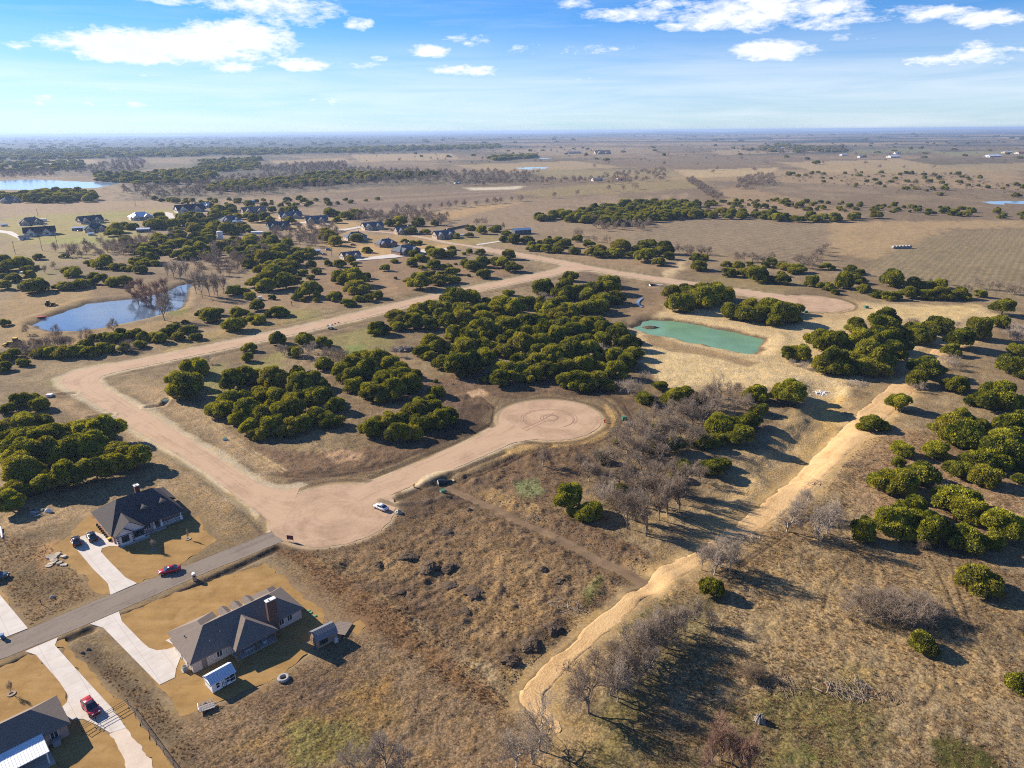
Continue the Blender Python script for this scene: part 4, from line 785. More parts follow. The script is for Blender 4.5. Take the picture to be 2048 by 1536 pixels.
J('juniper grove right of the sandy clearing', 1500, 620, 3.737, [(790, 190, 190), (990, 150, 190), (1000, 240, 250), (1110, 230, 160), (1240, 230, 200), (1250, 270, 180), (1400, 190, 190), (290, 380, 130), (380, 390, 170), (500, 300, 180), (560, 490, 200), (640, 500, 220), (600, 350, 220), (720, 330, 200), (760, 460, 200), (870, 400, 220), (880, 500, 220), (960, 470, 220), (1050, 400, 200), (1100, 320, 160), (1000, 330, 220), (820, 270, 200)])
J('junipers flanking the sandy track', 1500, 620, 3.737, [(1880, 60, 150), (1865, 140, 130), (1700, 240, 200), (1560, 310, 190), (1500, 350, 130), (1300, 510, 210), (1240, 580, 160), (1540, 620, 170), (1090, 760, 170), (920, 900, 200), (840, 870, 60), (1590, 850, 150), (1350, 900, 70), (1420, 830, 40), (1135, 1100, 155)], 'tallmix')
J('junipers in the right-hand pasture', 1500, 620, 3.737, [(1990, 340, 120), (1950, 500, 200), (2030, 520, 150), (1700, 720, 150), (1880, 700, 200), (1850, 770, 280), (1980, 740, 150), (1480, 1000, 250), (1380, 1120, 200), (1600, 1060, 280), (1720, 1040, 200), (1700, 930, 150), (1570, 1250, 190), (1700, 1200, 230), (1750, 1330, 240), (1900, 1060, 250), (1950, 960, 240), (2030, 830, 130), (1850, 1180, 240), (2010, 1290, 120), (2000, 1100, 150), (1960, 1200, 160), (1100, 1180, 110), (1000, 1350, 210), (1080, 1390, 240), (1270, 1310, 260), (1190, 1290, 200), (1550, 1520, 310), (1620, 1590, 210), (1200, 1560, 210)])
J('juniper clump in the right foreground pasture', 1300, 900, 2.414, [(1030, 440, 130), (1180, 420, 160), (1270, 400, 170), (1350, 460, 190), (1400, 430, 150), (1530, 490, 160), (1640, 480, 120), (1540, 360, 170), (1700, 420, 160)])
J('big juniper grove in the middle', 700, 540, 3.303, [(190, 440, 140), (330, 360, 150), (420, 400, 130), (310, 410, 110), (450, 300, 110), (550, 300, 130), (430, 340, 110), (690, 250, 150), (800, 240, 140), (640, 280, 80), (900, 240, 90), (795, 260, 60), (885, 265, 70), (1000, 230, 110), (1040, 175, 75), (520, 360, 100), (620, 340, 140), (540, 400, 110), (640, 400, 130), (740, 340, 140), (850, 330, 140), (760, 400, 150), (880, 380, 150), (960, 330, 140), (1000, 290, 130), (1090, 310, 150), (1160, 270, 130),
 (470, 570, 120), (530, 520, 130), (590, 560, 150), (520, 600, 90), (690, 480, 150), (780, 520, 150), (900, 480, 170), (860, 440, 150), (960, 450, 120), (1040, 420, 160), (1150, 420, 180), (1240, 390, 160), (1300, 320, 150), (1390, 340, 150), (1320, 280, 120), (1450, 330, 140), (1540, 300, 140), (1620, 300, 140), (1400, 270, 130), (1440, 210, 140), (1500, 190, 130), (1420, 150, 110), (1280, 170, 130), (1265, 220, 65), (1570, 220, 140), (1600, 160, 120), (1660, 240, 130), (1700, 170, 150), (1730, 130, 130), (1760, 230, 110), (1660, 280, 100), (1380, 190, 110)])
J('front juniper grove behind the looped cul-de-sac', 700, 540, 3.303, [(620, 670, 140), (720, 710, 180), (800, 690, 180), (890, 640, 160), (760, 580, 160), (700, 570, 110), (900, 560, 140), (1030, 590, 150), (1050, 520, 140), (1140, 570, 170), (1160, 500, 150), (1250, 540, 160), (1270, 470, 150), (1370, 510, 150), (1390, 440, 150), (1480, 470, 150), (1500, 400, 140), (1570, 430, 150), (1610, 390, 130), (1650, 370, 100),
 (990, 780, 150), (1000, 700, 140), (1100, 740, 150), (1110, 660, 140), (1200, 750, 160), (1220, 670, 150), (1230, 600, 130), (1310, 720, 150), (1330, 630, 150), (1340, 560, 130), (1420, 780, 150), (1430, 700, 150), (1440, 610, 150), (1460, 530, 130), (1520, 800, 170), (1530, 700, 160), (1560, 600, 150), (1550, 510, 130), (1620, 790, 150), (1640, 700, 150), (1660, 520, 140), (1660, 450, 130), (1700, 800, 130), (1740, 720, 150), (1740, 620, 140), (1760, 480, 150), (1770, 420, 110), (1820, 660, 150), (1850, 540, 140), (1860, 600, 130), (1800, 540, 130), (900, 750, 70)])
J('junipers at the inner corner of the road bend', 300, 680, 2.926, [(285, 225, 160), (170, 280, 130), (260, 300, 130), (215, 360, 200)])
J('dense round juniper grove left of the block', 300, 680, 2.926, [(480, 310, 150), (560, 270, 130), (630, 260, 140), (720, 290, 150), (420, 450, 150), (480, 400, 140), (560, 390, 150), (650, 370, 150), (740, 380, 150), (520, 500, 130), (570, 460, 140), (590, 560, 120), (640, 590, 110), (660, 480, 140), (720, 560, 150), (760, 480, 140), (820, 560, 150), (830, 450, 160), (880, 320, 140), (870, 250, 110), (940, 380, 150), (960, 290, 130), (900, 530, 150), (980, 490, 150), (1000, 380, 140), (1060, 510, 130), (1090, 430, 120), (1010, 300, 90)])
J('rounded juniper grove in the centre of the block', 300, 680, 2.926, [(1130, 230, 120), (1190, 190, 140), (1180, 260, 130), (1260, 150, 130), (1330, 160, 140), (1280, 240, 150), (1200, 310, 130), (1290, 350, 130), (1340, 370, 150), (1370, 290, 150), (1400, 200, 130), (1430, 360, 150), (1470, 290, 150), (1520, 320, 140), (1540, 240, 100), (1460, 220, 110)])
J('small juniper grove beside the short gravel road', 300, 680, 2.926, [(1290, 570, 130), (1330, 530, 120), (1400, 520, 130), (1450, 600, 140), (1540, 590, 120), (1480, 500, 120), (1550, 470, 130), (1590, 420, 110), (1640, 420, 120), (1600, 540, 150), (1690, 520, 130), (1740, 490, 120), (1680, 340, 90), (1560, 390, 90), (1640, 360, 70)])
J('junipers at the left edge above the house grove', 0, 740, 4.517, [(70, 410, 130), (200, 350, 160), (380, 380, 200), (270, 330, 150), (80, 600, 220), (230, 580, 260), (330, 540, 200), (50, 650, 150), (420, 520, 120)])
J('tall juniper wood behind the dark-roofed house', 0, 740, 4.517, [(230, 780, 240), (180, 900, 220), (330, 740, 220), (450, 730, 220), (560, 670, 180), (660, 700, 220), (780, 690, 220), (930, 690, 230), (860, 620, 180), (300, 900, 230), (420, 880, 230), (560, 880, 230), (700, 840, 220), (830, 820, 220), (950, 850, 220), (1050, 860, 230), (1130, 830, 150), (1270, 880, 190), (1170, 930, 150), (230, 1050, 230), (360, 1090, 220), (490, 1100, 220), (620, 1090, 220), (750, 1040, 220), (880, 1010, 200), (1010, 980, 180), (110, 1290, 200), (180, 1170, 200)], 'tall')
J('scrubby juniper hedge below the blue pond', 0, 500, 5.12, [(60, 1150, 150), (40, 1250, 150), (130, 1110, 150), (240, 1190, 120), (420, 1100, 170), (520, 1100, 160), (630, 1110, 160), (740, 1100, 150), (830, 1080, 150), (930, 1100, 170), (880, 1010, 140), (1060, 1060, 150), (960, 940, 90), (1130, 1060, 140), (1090, 950, 140), (1190, 950, 160), (1280, 1050, 130), (1240, 920, 140), (1330, 920, 130), (1430, 1010, 120), (1380, 900, 130), (1470, 940, 140), (1560, 940, 140), (1640, 960, 150), (1700, 900, 140), (1780, 850, 130), (1830, 940, 150), (1800, 800, 90), (1900, 870, 140), (1970, 850, 120), (2010, 930, 120)])
J('junipers left of the blue pond', 0, 500, 5.12, [(1895, 760, 65), (50, 790, 100), (380, 460, 260), (290, 420, 170), (310, 310, 120), (150, 340, 170), (40, 420, 130), (40, 300, 90), (240, 210, 170), (290, 230, 100), (375, 205, 80), (400, 110, 100), (680, 250, 125), (760, 290, 160), (650, 420, 150), (750, 420, 160), (850, 400, 160), (920, 370, 120), (960, 300, 120), (1060, 360, 160), (1180, 390, 180), (1280, 350, 120), (1190, 220, 160), (1060, 200, 180), (950, 170, 130), (1330, 230, 130), (1440, 250, 130), (1390, 160, 120), (1480, 170, 130), (1590, 170, 110), (660, 90, 80), (30, 180, 150), (60, 240, 200)])
J('junipers on the green pond islandside bank', 1350, 380, 2.934, [(30, 730, 150), (110, 700, 150), (60, 660, 150), (170, 710, 150), (230, 680, 140), (290, 660, 120), (150, 650, 130), (-20, 650, 120), (320, 770, 130), (400, 780, 150), (440, 720, 120), (510, 790, 140), (560, 750, 150), (620, 800, 150), (660, 740, 130), (580, 810, 120), (690, 790, 90)])
J('junipers in the creek thicket', 1050, 740, 3.724, [(320, 1060, 210), (470, 1120, 180), (370, 1090, 120), (710, 950, 110), (890, 260, 140), (1000, 160, 110), (1060, 215, 60), (1200, 250, 170), (1100, 310, 160), (1320, 250, 90), (580, 690, 110), (670, 555, 60), (950, 620, 90), (1120, 620, 130), (1330, 580, 180), (940, 490, 110), (1440, 500, 230), (1560, 500, 250), (1680, 450, 170), (1450, 560, 150), (1600, 570, 160), (1190, 750, 130), (1290, 780, 100), (1390, 790, 160), (1470, 740, 130), (1140, 830, 120), (1720, 250, 170), (1740, 340, 120), (1950, 280, 200), (2010, 220, 170), (1880, 240, 110)], 'tallmix')
LONE_J = [(*crop(1300, 900, 2.414, [(1570, 690, 180)])[0], 'round juniper alone in the pasture by the cattle paths'), (*crop(1300, 900, 2.414, [(1320, 970, 145)])[0], 'small yellowish juniper below the grey thicket'),
          (*crop(1300, 900, 2.414, [(1770, 1160, 125)])[0], 'juniper cut by the right edge in the lower pasture'), (*crop(1300, 900, 2.414, [(300, 705, 110)])[0], 'single juniper between the sandy track and the bare trees'),
          (*crop(700, 540, 3.303, [(565, 745, 30)])[0], 'tiny dark juniper sapling on the cleared soil'), (*crop(1000, 440, 5.12, [(450, 780, 190)])[0], 'juniper standing free above the big middle grove'), (*crop(1000, 440, 5.12, [(425, 860, 95)])[0], 'low juniper beside the grey bush above the middle grove'),
          (*crop(1000, 440, 5.12, [(2000, 420, 110)])[0], 'juniper on the bank beside the road culvert, upper one'), (*crop(1000, 440, 5.12, [(2010, 530, 130)])[0], 'juniper on the bank beside the road culvert, lower one')]
jun = []                                           # x, y, radius, kind, group, label
def put_j(x, y, w, kind, group, label=None):
    q = Pz(x, y-.12*w); d = depth_at(q); jun.append([q[0], q[1], .5*w*d/FPX, kind, group, label])
for grp, kind, pts in exec_groves:
    for i, (x, y, w) in enumerate(pts):
        kk = kind if kind != 'tallmix' else ('tall' if (i*7) % 5 < 2 and w > 22 else 'mound'); put_j(x, y, w, kk, grp)
for x, y, w, lab in LONE_J: put_j(x, y, w, 'mound', 'lone junipers', lab)
def scatter(poly, n, smin, smax, mind, seed):
    """n random photo points inside an outline, kept apart in world metres"""
    g = np.random.default_rng(seed); w = PP(poly); lo, hi = w.min(0), w.max(0); out = []
    for _ in range(n*40):
        p = lo+(hi-lo)*g.random(2)
        if not inside(p[:1], p[1:], w)[0]: continue
        if any((p[0]-q[0])**2+(p[1]-q[1])**2 < mind**2 for q in out): continue
        out.append((p[0], p[1], g.uniform(smin, smax)))
        if len(out) >= n: break
    return out
HSPOT = [(63, 449, 46), (81, 470, 58), (181, 446, 46), (193, 463, 46), (282, 438, 44), (380, 423, 56), (508, 427, 48), (462, 445, 42), (581, 436, 46), (633, 445, 46), (557, 458, 44), (745, 458, 44), (810, 467, 42), (888, 476, 46), (711, 479, 44), (772, 492, 42), (812, 507, 54), (22, 405, 36), (701, 516, 40), (627, 507, 28), (1043, 468, 38), (288, 464, 26), (441, 478, 24), (515, 468, 24), (157, 461, 30), (475, 446, 20)]
def clear_of_houses(x, y, r):
    for px, py, w in HSPOT:
        q = Pz(px, py); d = depth_at(q); L = w*d/FPX; u = -q/np.linalg.norm(q); v = np.array((x, y))-q; a = v@u; b = abs(v[0]*u[1]-v[1]*u[0])
        if -L*.45-r < a < 42+r and b < L*.5+r*.4: return False
    return True
def fill_j(poly, n, r0, r1, mind, grp, seed, kind='mound'):
    for x, y, r in scatter(poly, n, r0, r1, mind, seed): jun.append([x, y, r, kind, grp, None]) if clear_of_houses(x, y, r) else None
fill_j([(250, 505), (420, 448), (480, 458), (560, 482), (640, 505), (650, 520), (560, 545), (470, 520), (380, 520), (300, 525)], 90, 4.5, 7.5, 8, 'wooded slope below the far houses', 1)
fill_j([(200, 470), (300, 440), (400, 440), (470, 445), (440, 462), (300, 475), (240, 490)], 32, 5, 8, 9, 'wooded slope below the far houses', 2)
fill_j([(380, 425), (480, 418), (560, 425), (690, 440), (680, 452), (560, 448), (420, 440)], 30, 5, 8, 12, 'trees round the far houses', 3)
fill_j([(1060, 441), (1160, 428), (1240, 414), (1310, 405), (1395, 412), (1388, 434), (1300, 446), (1240, 452), (1170, 447)], 150, 5, 7.5, 9, 'far juniper wood beyond the fields', 4)
fill_j([(1365, 432), (1450, 428), (1530, 432), (1640, 440), (1760, 434), (1760, 438), (1640, 446), (1500, 440), (1370, 438)], 34, 5, 8, 13, 'far bush line', 5)
fill_j([(1380, 405), (1560, 400), (1700, 408), (1860, 415), (2048, 425), (2048, 440), (1800, 428), (1600, 420), (1400, 418)], 110, 2.2, 5, 9, 'far scrub', 6)
fill_j([(1560, 345), (1900, 345), (2048, 375), (2048, 405), (1800, 385), (1600, 365)], 70, 2.5, 6, 12, 'far scrub', 7)
fill_j([(0, 398), (90, 388), (190, 392), (196, 404), (90, 408), (0, 408)], 60, 7, 10, 12, 'far lakeside trees', 8)
fill_j([(430, 372), (700, 348), (880, 352), (700, 366), (500, 382), (420, 382)], 190, 7, 11, 14, 'far treeline', 9)
fill_j([(190, 352), (420, 340), (440, 365), (300, 372), (200, 362)], 120, 8, 12, 16, 'far treeline', 10)
fill_j([(0, 312), (700, 297), (1000, 292), (1000, 298), (700, 306), (0, 322)], 420, 14, 24, 40, 'far woods', 11)
fill_j([(0, 326), (160, 322), (170, 340), (0, 345)], 80, 10, 14, 20, 'far treeline', 12)
fill_j([(980, 318), (1065, 311), (1070, 316), (990, 322)], 50, 12, 18, 26, 'far copse', 13)
fill_j([(400, 322), (520, 318), (520, 342), (400, 345)], 120, 9, 13, 18, 'far treeline', 14)
fill_j([(700, 300), (2048, 282), (2048, 335), (1400, 330), (700, 330)], 70, 7, 11, 70, 'far scrub', 15)
fill_j([(1480, 300), (1560, 290), (1680, 296), (1690, 304), (1560, 306)], 110, 12, 18, 26, 'far woods', 16)
fill_j([(300, 400), (640, 402), (760, 400), (640, 415), (400, 415)], 60, 3, 6, 20, 'far scrub', 17)
fill_j([(0, 280), (1000, 276), (2048, 266), (2048, 282), (1000, 290), (0, 300)], 110, 16, 28, 120, 'horizon woods', 18)
fill_j([(0, 274), (700, 276), (740, 290), (400, 300), (0, 304)], 900, 16, 26, 34, 'horizon woods', 19)
fill_j([(0, 300), (420, 296), (640, 300), (500, 306), (0, 314)], 420, 12, 18, 26, 'far woods', 20)
jun.sort(key=lambda t: -t[2]/max(depth_at(t[:2]), 1))
JX = np.array([t[0] for t in jun]); JY = np.array([t[1] for t in jun]); JZ = height(JX, JY)
N_IND = 296
fy = [(x, y) for x, y in zip(JX, JY)]
GROUP_NOUN = {}
def split_by_size(lab, size):
    from collections import defaultdict
    same = defaultdict(list)
    for i, l in lab.items(): same[l].append(i)
    for l, idx in same.items():
        if len(idx) < 2: continue
        idx.sort(key=size); n = len(idx)
        words = ('smaller', 'larger') if n == 2 else ('small', 'mid-sized', 'large')
        for k, i in enumerate(idx): lab[i] = words[min(len(words)-1, k*len(words)//n)]+' '+l
    return lab
def place_labels(items):
    """give the outer trees of a grove labels of their own, the rest one shared label"""
    from collections import defaultdict
    byg = defaultdict(list)
    for i in items: byg[jun[i][4]].append(i)
    lab = {}
    for g, idx in byg.items():
        short = g
        if len(idx) == 1: lab[idx[0]] = 'the one clearly visible juniper of the '+short if not jun[idx[0]][5] else jun[idx[0]][5]; continue
        ang = {i: jun[i][0]/max(jun[i][1], 1) for i in idx}; rr = {i: math.hypot(jun[i][0], jun[i][1]) for i in idx}
        left = min(idx, key=lambda i: ang[i]); right = max(idx, key=lambda i: ang[i]); near = min(idx, key=lambda i: rr[i]); far = max(idx, key=lambda i: rr[i]); big = max(idx, key=lambda i: jun[i][2]); small = min(idx, key=lambda i: jun[i][2])
        for i, w in ((small, 'smallest'), (big, 'broadest'), (far, 'farthest'), (near, 'nearest'), (right, 'rightmost'), (left, 'leftmost')): lab[i] = w+' juniper among the '+short
        rest = [i for i in idx if i not in lab]; sr = sorted(rr[i] for i in idx); sa = sorted(ang[i] for i in idx); t3 = lambda v, q, n: n[0] if v < q[len(q)//3] else (n[1] if v < q[2*len(q)//3] else n[2])
        for i in rest: lab[i] = 'juniper in the '+t3(rr[i], sr, ('front', 'middle', 'back'))+' '+t3(ang[i], sa, ('left', 'centre', 'right'))+' of the '+short
    for i in items:
        if jun[i][5]: lab[i] = jun[i][5]
    return split_by_size(lab, lambda i: jun[i][2])
LAB = place_labels(range(N_IND))
gj = np.random.default_rng(77)
def tree_obj(name, label, cat, group, loc, rz, sc, crown, trunk):
    o = thing(name, label, cat, loc, rz, group); o.scale = sc
    obj('trunk', trunk, o); obj('crown', crown, o); return o
def gn_scatter(name, label, P_, rot, scl, idx, protos):
    """one object that nobody could count: instances of a few shapes on its points"""
    coll = bpy.data.collections.new(name+'_shapes')
    for k, me in enumerate(protos): coll.objects.link(bpy.data.objects.new('%s_shape_%03d' % (name, k), me))
    me = bpy.data.meshes.new(name); me.vertices.add(len(P_)); me.vertices.foreach_set('co', np.asarray(P_, np.float32).ravel())
    a = me.attributes.new('turn', 'FLOAT_VECTOR', 'POINT'); a.data.foreach_set('vector', np.asarray(rot, np.float32).ravel())
    a = me.attributes.new('size', 'FLOAT_VECTOR', 'POINT'); a.data.foreach_set('vector', np.asarray(scl, np.float32).ravel())
    a = me.attributes.new('shape', 'INT', 'POINT'); a.data.foreach_set('value', np.asarray(idx, np.int32))
    o = obj(name, me); ng = bpy.data.node_groups.new(name, 'GeometryNodeTree')
    ng.interface.new_socket('Geometry', in_out='INPUT', socket_type='NodeSocketGeometry'); ng.interface.new_socket('Geometry', in_out='OUTPUT', socket_type='NodeSocketGeometry')
    n = ng.nodes; gi = n.new('NodeGroupInput'); go = n.new('NodeGroupOutput'); ip = n.new('GeometryNodeInstanceOnPoints'); ci = n.new('GeometryNodeCollectionInfo')
    ci.inputs['Collection'].default_value = coll; ci.inputs['Separate Children'].default_value = True; ci.inputs['Reset Children'].default_value = True
    def na(nm, ty):
        q = n.new('GeometryNodeInputNamedAttribute'); q.data_type = ty; q.inputs['Name'].default_value = nm; return q.outputs['Attribute']
    L = ng.links.new; L(gi.outputs[0], ip.inputs['Points']); L(ci.outputs[0], ip.inputs['Instance']); ip.inputs['Pick Instance'].default_value = True
    L(na('shape', 'INT'), ip.inputs['Instance Index']); L(na('turn', 'FLOAT_VECTOR'), ip.inputs['Rotation']); L(na('size', 'FLOAT_VECTOR'), ip.inputs['Scale']); L(ip.outputs[0], go.inputs[0])
    md = o.modifiers.new('scatter', 'NODES'); md.node_group = ng
    return tag(o, label, None, None, 'stuff')
far = {'P': [], 'r': [], 's': [], 'i': []}
for i, (x, y, r, kind, grp, lb) in enumerate(jun):
    var = JUN[kind]; k = int(gj.integers(len(var))); rz = gj.uniform(0, 6.28); hs = gj.uniform(.66, 1.08)*(1.0 if kind != 'tall' else .82)
    r *= 1.16 if kind != 'tall' else (1.55 if grp.startswith('tall') else 1.3)
    if i < N_IND:
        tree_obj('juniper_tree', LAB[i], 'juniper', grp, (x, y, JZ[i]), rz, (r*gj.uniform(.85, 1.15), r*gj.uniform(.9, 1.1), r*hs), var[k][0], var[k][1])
    else:
        off = {'mound': 0, 'tall': 9, 'scrub': 13}[kind]; far['P'].append((x, y, JZ[i])); far['r'].append((0, 0, rz)); far['s'].append((r, r, r*hs*(.9 if r < 12 else .55))); far['i'].append(off+k)
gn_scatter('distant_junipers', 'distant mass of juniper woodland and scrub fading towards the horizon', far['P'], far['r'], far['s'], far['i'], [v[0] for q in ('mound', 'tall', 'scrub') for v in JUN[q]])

# leafless trees and thickets ------------------------------------------------
bare = []                                          # x, y, height m, spread, kind, tone, group, label
def B(group, kind, tone, ox, oy, s, pts, spread=1.0):
    for p in crop(ox, oy, s, pts):
        q = Pz(p[0], p[1]); d = depth_at(q); el = math.atan2(CAM_H, math.hypot(*q)); bare.append([q[0], q[1], p[2]*d/FPX/math.cos(el)*.88, spread, kind, tone, group, None])
B('bare creek thicket', 'tree', 'grey', 1050, 740, 3.724, [(470, 820, 200), (840, 800, 250), (560, 830, 190), (700, 840, 200), (640, 700, 200), (720, 580, 190), (780, 540, 200), (860, 490, 190), (950, 600, 220), (1000, 520, 230), (1040, 440, 220), (1100, 370, 200), (1190, 350, 200), (1280, 290, 180), (1360, 250, 180), (1460, 220, 200), (1570, 190, 120), (1380, 330, 180), (1250, 420, 210), (1150, 500, 220), (1240, 580, 220), (1080, 620, 200), (880, 640, 200), (420, 740, 170), (530, 740, 180), (620, 900, 170), (1300, 830, 170), (1660, 300, 150), (1560, 320, 150), (950, 380, 160), (860, 420, 160), (1060, 520, 190), (1180, 420, 190), (1330, 380, 180), (760, 640, 190), (1010, 680, 190), (680, 520, 150), (1420, 290, 160), (900, 560, 180)], .9)
B('upright bare trees fronting the creek thicket', 'upright', 'grey', 1050, 740, 3.724, [(900, 1235, 400), (760, 1180, 320), (1000, 1110, 360), (1060, 1080, 330), (1150, 1060, 330), (1200, 920, 280), (1090, 900, 280), (980, 890, 270), (850, 1010, 290), (930, 1000, 300), (820, 1120, 280), (700, 1090, 240), (1040, 1010, 300), (1130, 990, 280)], .85)
B('pale leafless bushes behind the looped cul-de-sac', 'shrub', 'pale', 1050, 740, 3.724, [(760, 180, 140), (820, 190, 140), (700, 150, 90), (900, 80, 90), (560, 990, 180), (620, 970, 160)], .75)
B('lone leafless trees near the earth track', 'tree', 'grey', 1050, 740, 3.724, [(130, 715, 190)], .7)
B('bare trees beside the sandy track', 'tree', 'pale', 1300, 900, 2.414, [(660, 388, 200), (745, 310, 150), (805, 430, 220), (860, 400, 190), (310, 600, 190), (385, 590, 200), (250, 570, 150), (340, 560, 170)], .7)
B('bare creek trees in the lower middle', 'tree', 'grey', 950, 1120, 3.692, [(840, 1120, 420), (1000, 1000, 330), (1100, 920, 330), (1200, 800, 320), (1160, 720, 300), (1300, 720, 300), (1350, 660, 280), (1450, 600, 260), (1530, 510, 240), (1600, 430, 220), (900, 840, 260), (1000, 780, 250), (1080, 860, 260), (1750, 480, 160), (1260, 860, 300), (1380, 560, 230)], .68)
B('bare creek trees in the lower middle', 'tree', 'pale', 950, 1120, 3.692, [(1230, 700, 300), (1320, 600, 280), (1480, 520, 260), (480, 1390, 380), (300, 1520, 300), (420, 1500, 300), (1050, 1040, 300)], .68)
B('bare tree crowns at the bottom edge', 'tree', 'pale', 660, 1350, 4.096, [(460, 760, 330), (300, 790, 260), (600, 800, 240), (160, 800, 230)], .6)
B('reddish bare shrubs at the bottom edge', 'upright', 'red', 1280, 1300, 3.938, [(640, 860, 330), (560, 900, 280), (720, 930, 280), (790, 960, 330), (860, 960, 300), (500, 960, 260)], .7)
B('grey thorn thicket in the right pasture', 'shrub', 'grey', 1300, 900, 2.414, [(1000, 790, 110), (1060, 780, 130), (1120, 800, 140), (1180, 830, 140), (1240, 835, 130), (1290, 820, 130), (1340, 810, 110), (1150, 770, 120), (1220, 780, 120), (1090, 740, 90), (1300, 760, 90)], 1.0)
B('small bare bushes in the right pasture', 'shrub', 'brown', 1300, 900, 2.414, [(485, 1085, 70), (470, 1095, 60), (510, 1080, 60), (1400, 210, 60), (1710, 440, 50), (1320, 470, 60), (1700, 710, 40), (1760, 850, 60)], 1.0)
B('reddish willows standing in the blue pond', 'upright', 'red', 0, 500, 5.12, [(1500, 560, 230), (1420, 540, 220), (1560, 580, 240), (1640, 560, 240), (1350, 480, 180), (1450, 440, 190), (1600, 450, 200), (1690, 420, 190), (1380, 420, 150), (1540, 500, 220), (1720, 480, 200), (1480, 480, 200)], .95)
B('leafless trees round the blue pond', 'tree', 'grey', 0, 500, 5.12, [(1680, 725, 360), (1170, 850, 180), (880, 900, 150), (570, 880, 150), (280, 860, 120), (350, 1010, 150), (560, 190, 90), (460, 240, 110)], .75)
B('pale cottonwoods heading the blue pond', 'upright', 'pale', 0, 500, 5.12, [(1780, 300, 250), (1850, 330, 260), (1900, 270, 220), (1720, 280, 200)], .7)
B('pale cottonwoods heading the blue pond', 'upright', 'pale', 360, 480, 5.12, [(230, 600, 360), (390, 590, 290), (300, 580, 300), (450, 560, 250), (170, 560, 280), (350, 560, 280)], .62)
B('grey scrub below the blue pond', 'shrub', 'grey', 0, 500, 5.12, [(700, 990, 150), (620, 990, 160), (520, 1000, 150), (450, 1000, 150), (250, 1030, 150), (320, 1050, 150), (180, 1030, 130), (560, 920, 130), (1290, 1010, 120), (1330, 1040, 100), (400, 1050, 120), (860, 930, 100)], .9)
B('grey bushes on the grassy corner', 'tree', 'pale', 300, 680, 2.926, [(350, 140, 60), (770, 90, 90), (790, 95, 80), (930, 100, 100), (960, 70, 80), (1330, 80, 65), (1365, 85, 55), (1440, 92, 75)], .8)
B('grey bushes on the grassy corner', 'shrub', 'grey', 300, 680, 2.926, [(1080, 110, 90), (1120, 130, 90), (1050, 90, 70)], 1.0)
B('grey bushes inside the juniper groves', 'shrub', 'pale', 700, 540, 3.303, [(1640, 540, 70), (1700, 570, 80), (1760, 570, 80), (650, 450, 60), (1320, 225, 70), (1270, 180, 50)], 1.0)
B('bare bushes along the sandy track', 'shrub', 'pale', 1500, 620, 3.737, [(1480, 400, 100), (1400, 430, 80), (1500, 440, 90), (1250, 600, 90), (1410, 1340, 70), (1950, 220, 110), (2010, 230, 120), (1990, 180, 110), (1210, 120, 80), (1530, 130, 70), (640, 480, 50), (400, 440, 70), (310, 410, 60)], 1.0)
B('bare hedgerow behind the road culvert', 'tree', 'grey', 1000, 440, 5.12, [(820, 180, 120), (970, 220, 90), (1100, 235, 100), (1430, 270, 80), (1560, 275, 90), (1660, 290, 100), (1830, 340, 130), (1900, 345, 130), (1960, 350, 130), (2040, 340, 120)], .75)
B('bare hedgerow between the ploughed fields', 'tree', 'grey', 1380, 480, 5.12, [(10, 160, 110), (120, 150, 110), (180, 155, 120), (480, 220, 130), (550, 215, 130), (640, 220, 120), (700, 230, 110), (760, 240, 110), (830, 210, 110), (1080, 240, 110), (1130, 250, 130), (1200, 270, 150), (1260, 260, 150), (1300, 200, 140), (1330, 160, 120), (1370, 120, 100), (1400, 85, 80), (1230, 300, 120), (1170, 290, 110)], .9)
B('bare hedgerow at the right-hand field corner', 'tree', 'grey', 1700, 500, 5.885, [(1490, 450, 180), (1400, 510, 130), (1640, 460, 130), (1750, 480, 150), (1920, 530, 190), (2000, 520, 150), (1840, 520, 140), (1140, 410, 80), (840, 370, 70), (950, 380, 70), (720, 350, 60), (1330, 480, 110)], .75)
B('far bare trees dividing the plain fields', 'tree', 'grey', 700, 240, 2.926, [(280, 535, 55), (340, 532, 55), (375, 530, 45), (430, 530, 55), (465, 525, 50), (535, 517, 45), (580, 517, 55), (620, 505, 50), (675, 508, 55), (740, 500, 45), (800, 492, 45), (850, 488, 45), (880, 486, 45), (945, 478, 40), (1005, 475, 50), (1195, 457, 45), (1325, 444, 45), (1510, 416, 45), (1600, 420, 50), (1665, 404, 45), (740, 620, 55), (770, 615, 60), (890, 640, 50), (1350, 600, 60), (1420, 600, 60), (1490, 650, 60), (1340, 680, 60), (1550, 640, 50), (1660, 620, 40)], .9)
NB_NEAR = len(bare)
def fill_b(poly, n, h0, h1, mind, grp, seed, kind='tree', tone='grey', spread=.9):
    for x, y, h in scatter(poly, n, h0, h1, mind, seed): bare.append([x, y, h, spread, kind, tone, grp, None]) if clear_of_houses(x, y, 3) else None
fill_b([(375, 522), (430, 498), (520, 482), (570, 500), (500, 540), (460, 555), (395, 550)], 55, 7, 10, 6, 'far', 21)
fill_b([(100, 505), (180, 490), (300, 480), (360, 470), (350, 500), (200, 520), (150, 520)], 45, 7, 10, 8, 'far', 22)
fill_b([(540, 470), (620, 455), (690, 462), (640, 495), (560, 490)], 40, 7, 11, 8, 'far', 23)
fill_b([(700, 430), (830, 425), (900, 440), (880, 452), (760, 448), (700, 440)], 60, 8, 11, 10, 'far', 24)
fill_b([(240, 382), (480, 355), (700, 337), (900, 345), (1080, 345), (1060, 362), (760, 370), (480, 392), (280, 400)], 520, 9, 14, 14, 'far', 25)
fill_b([(190, 330), (270, 316), (290, 325), (285, 348), (190, 350), (110, 345)], 130, 11, 16, 16, 'far', 26)
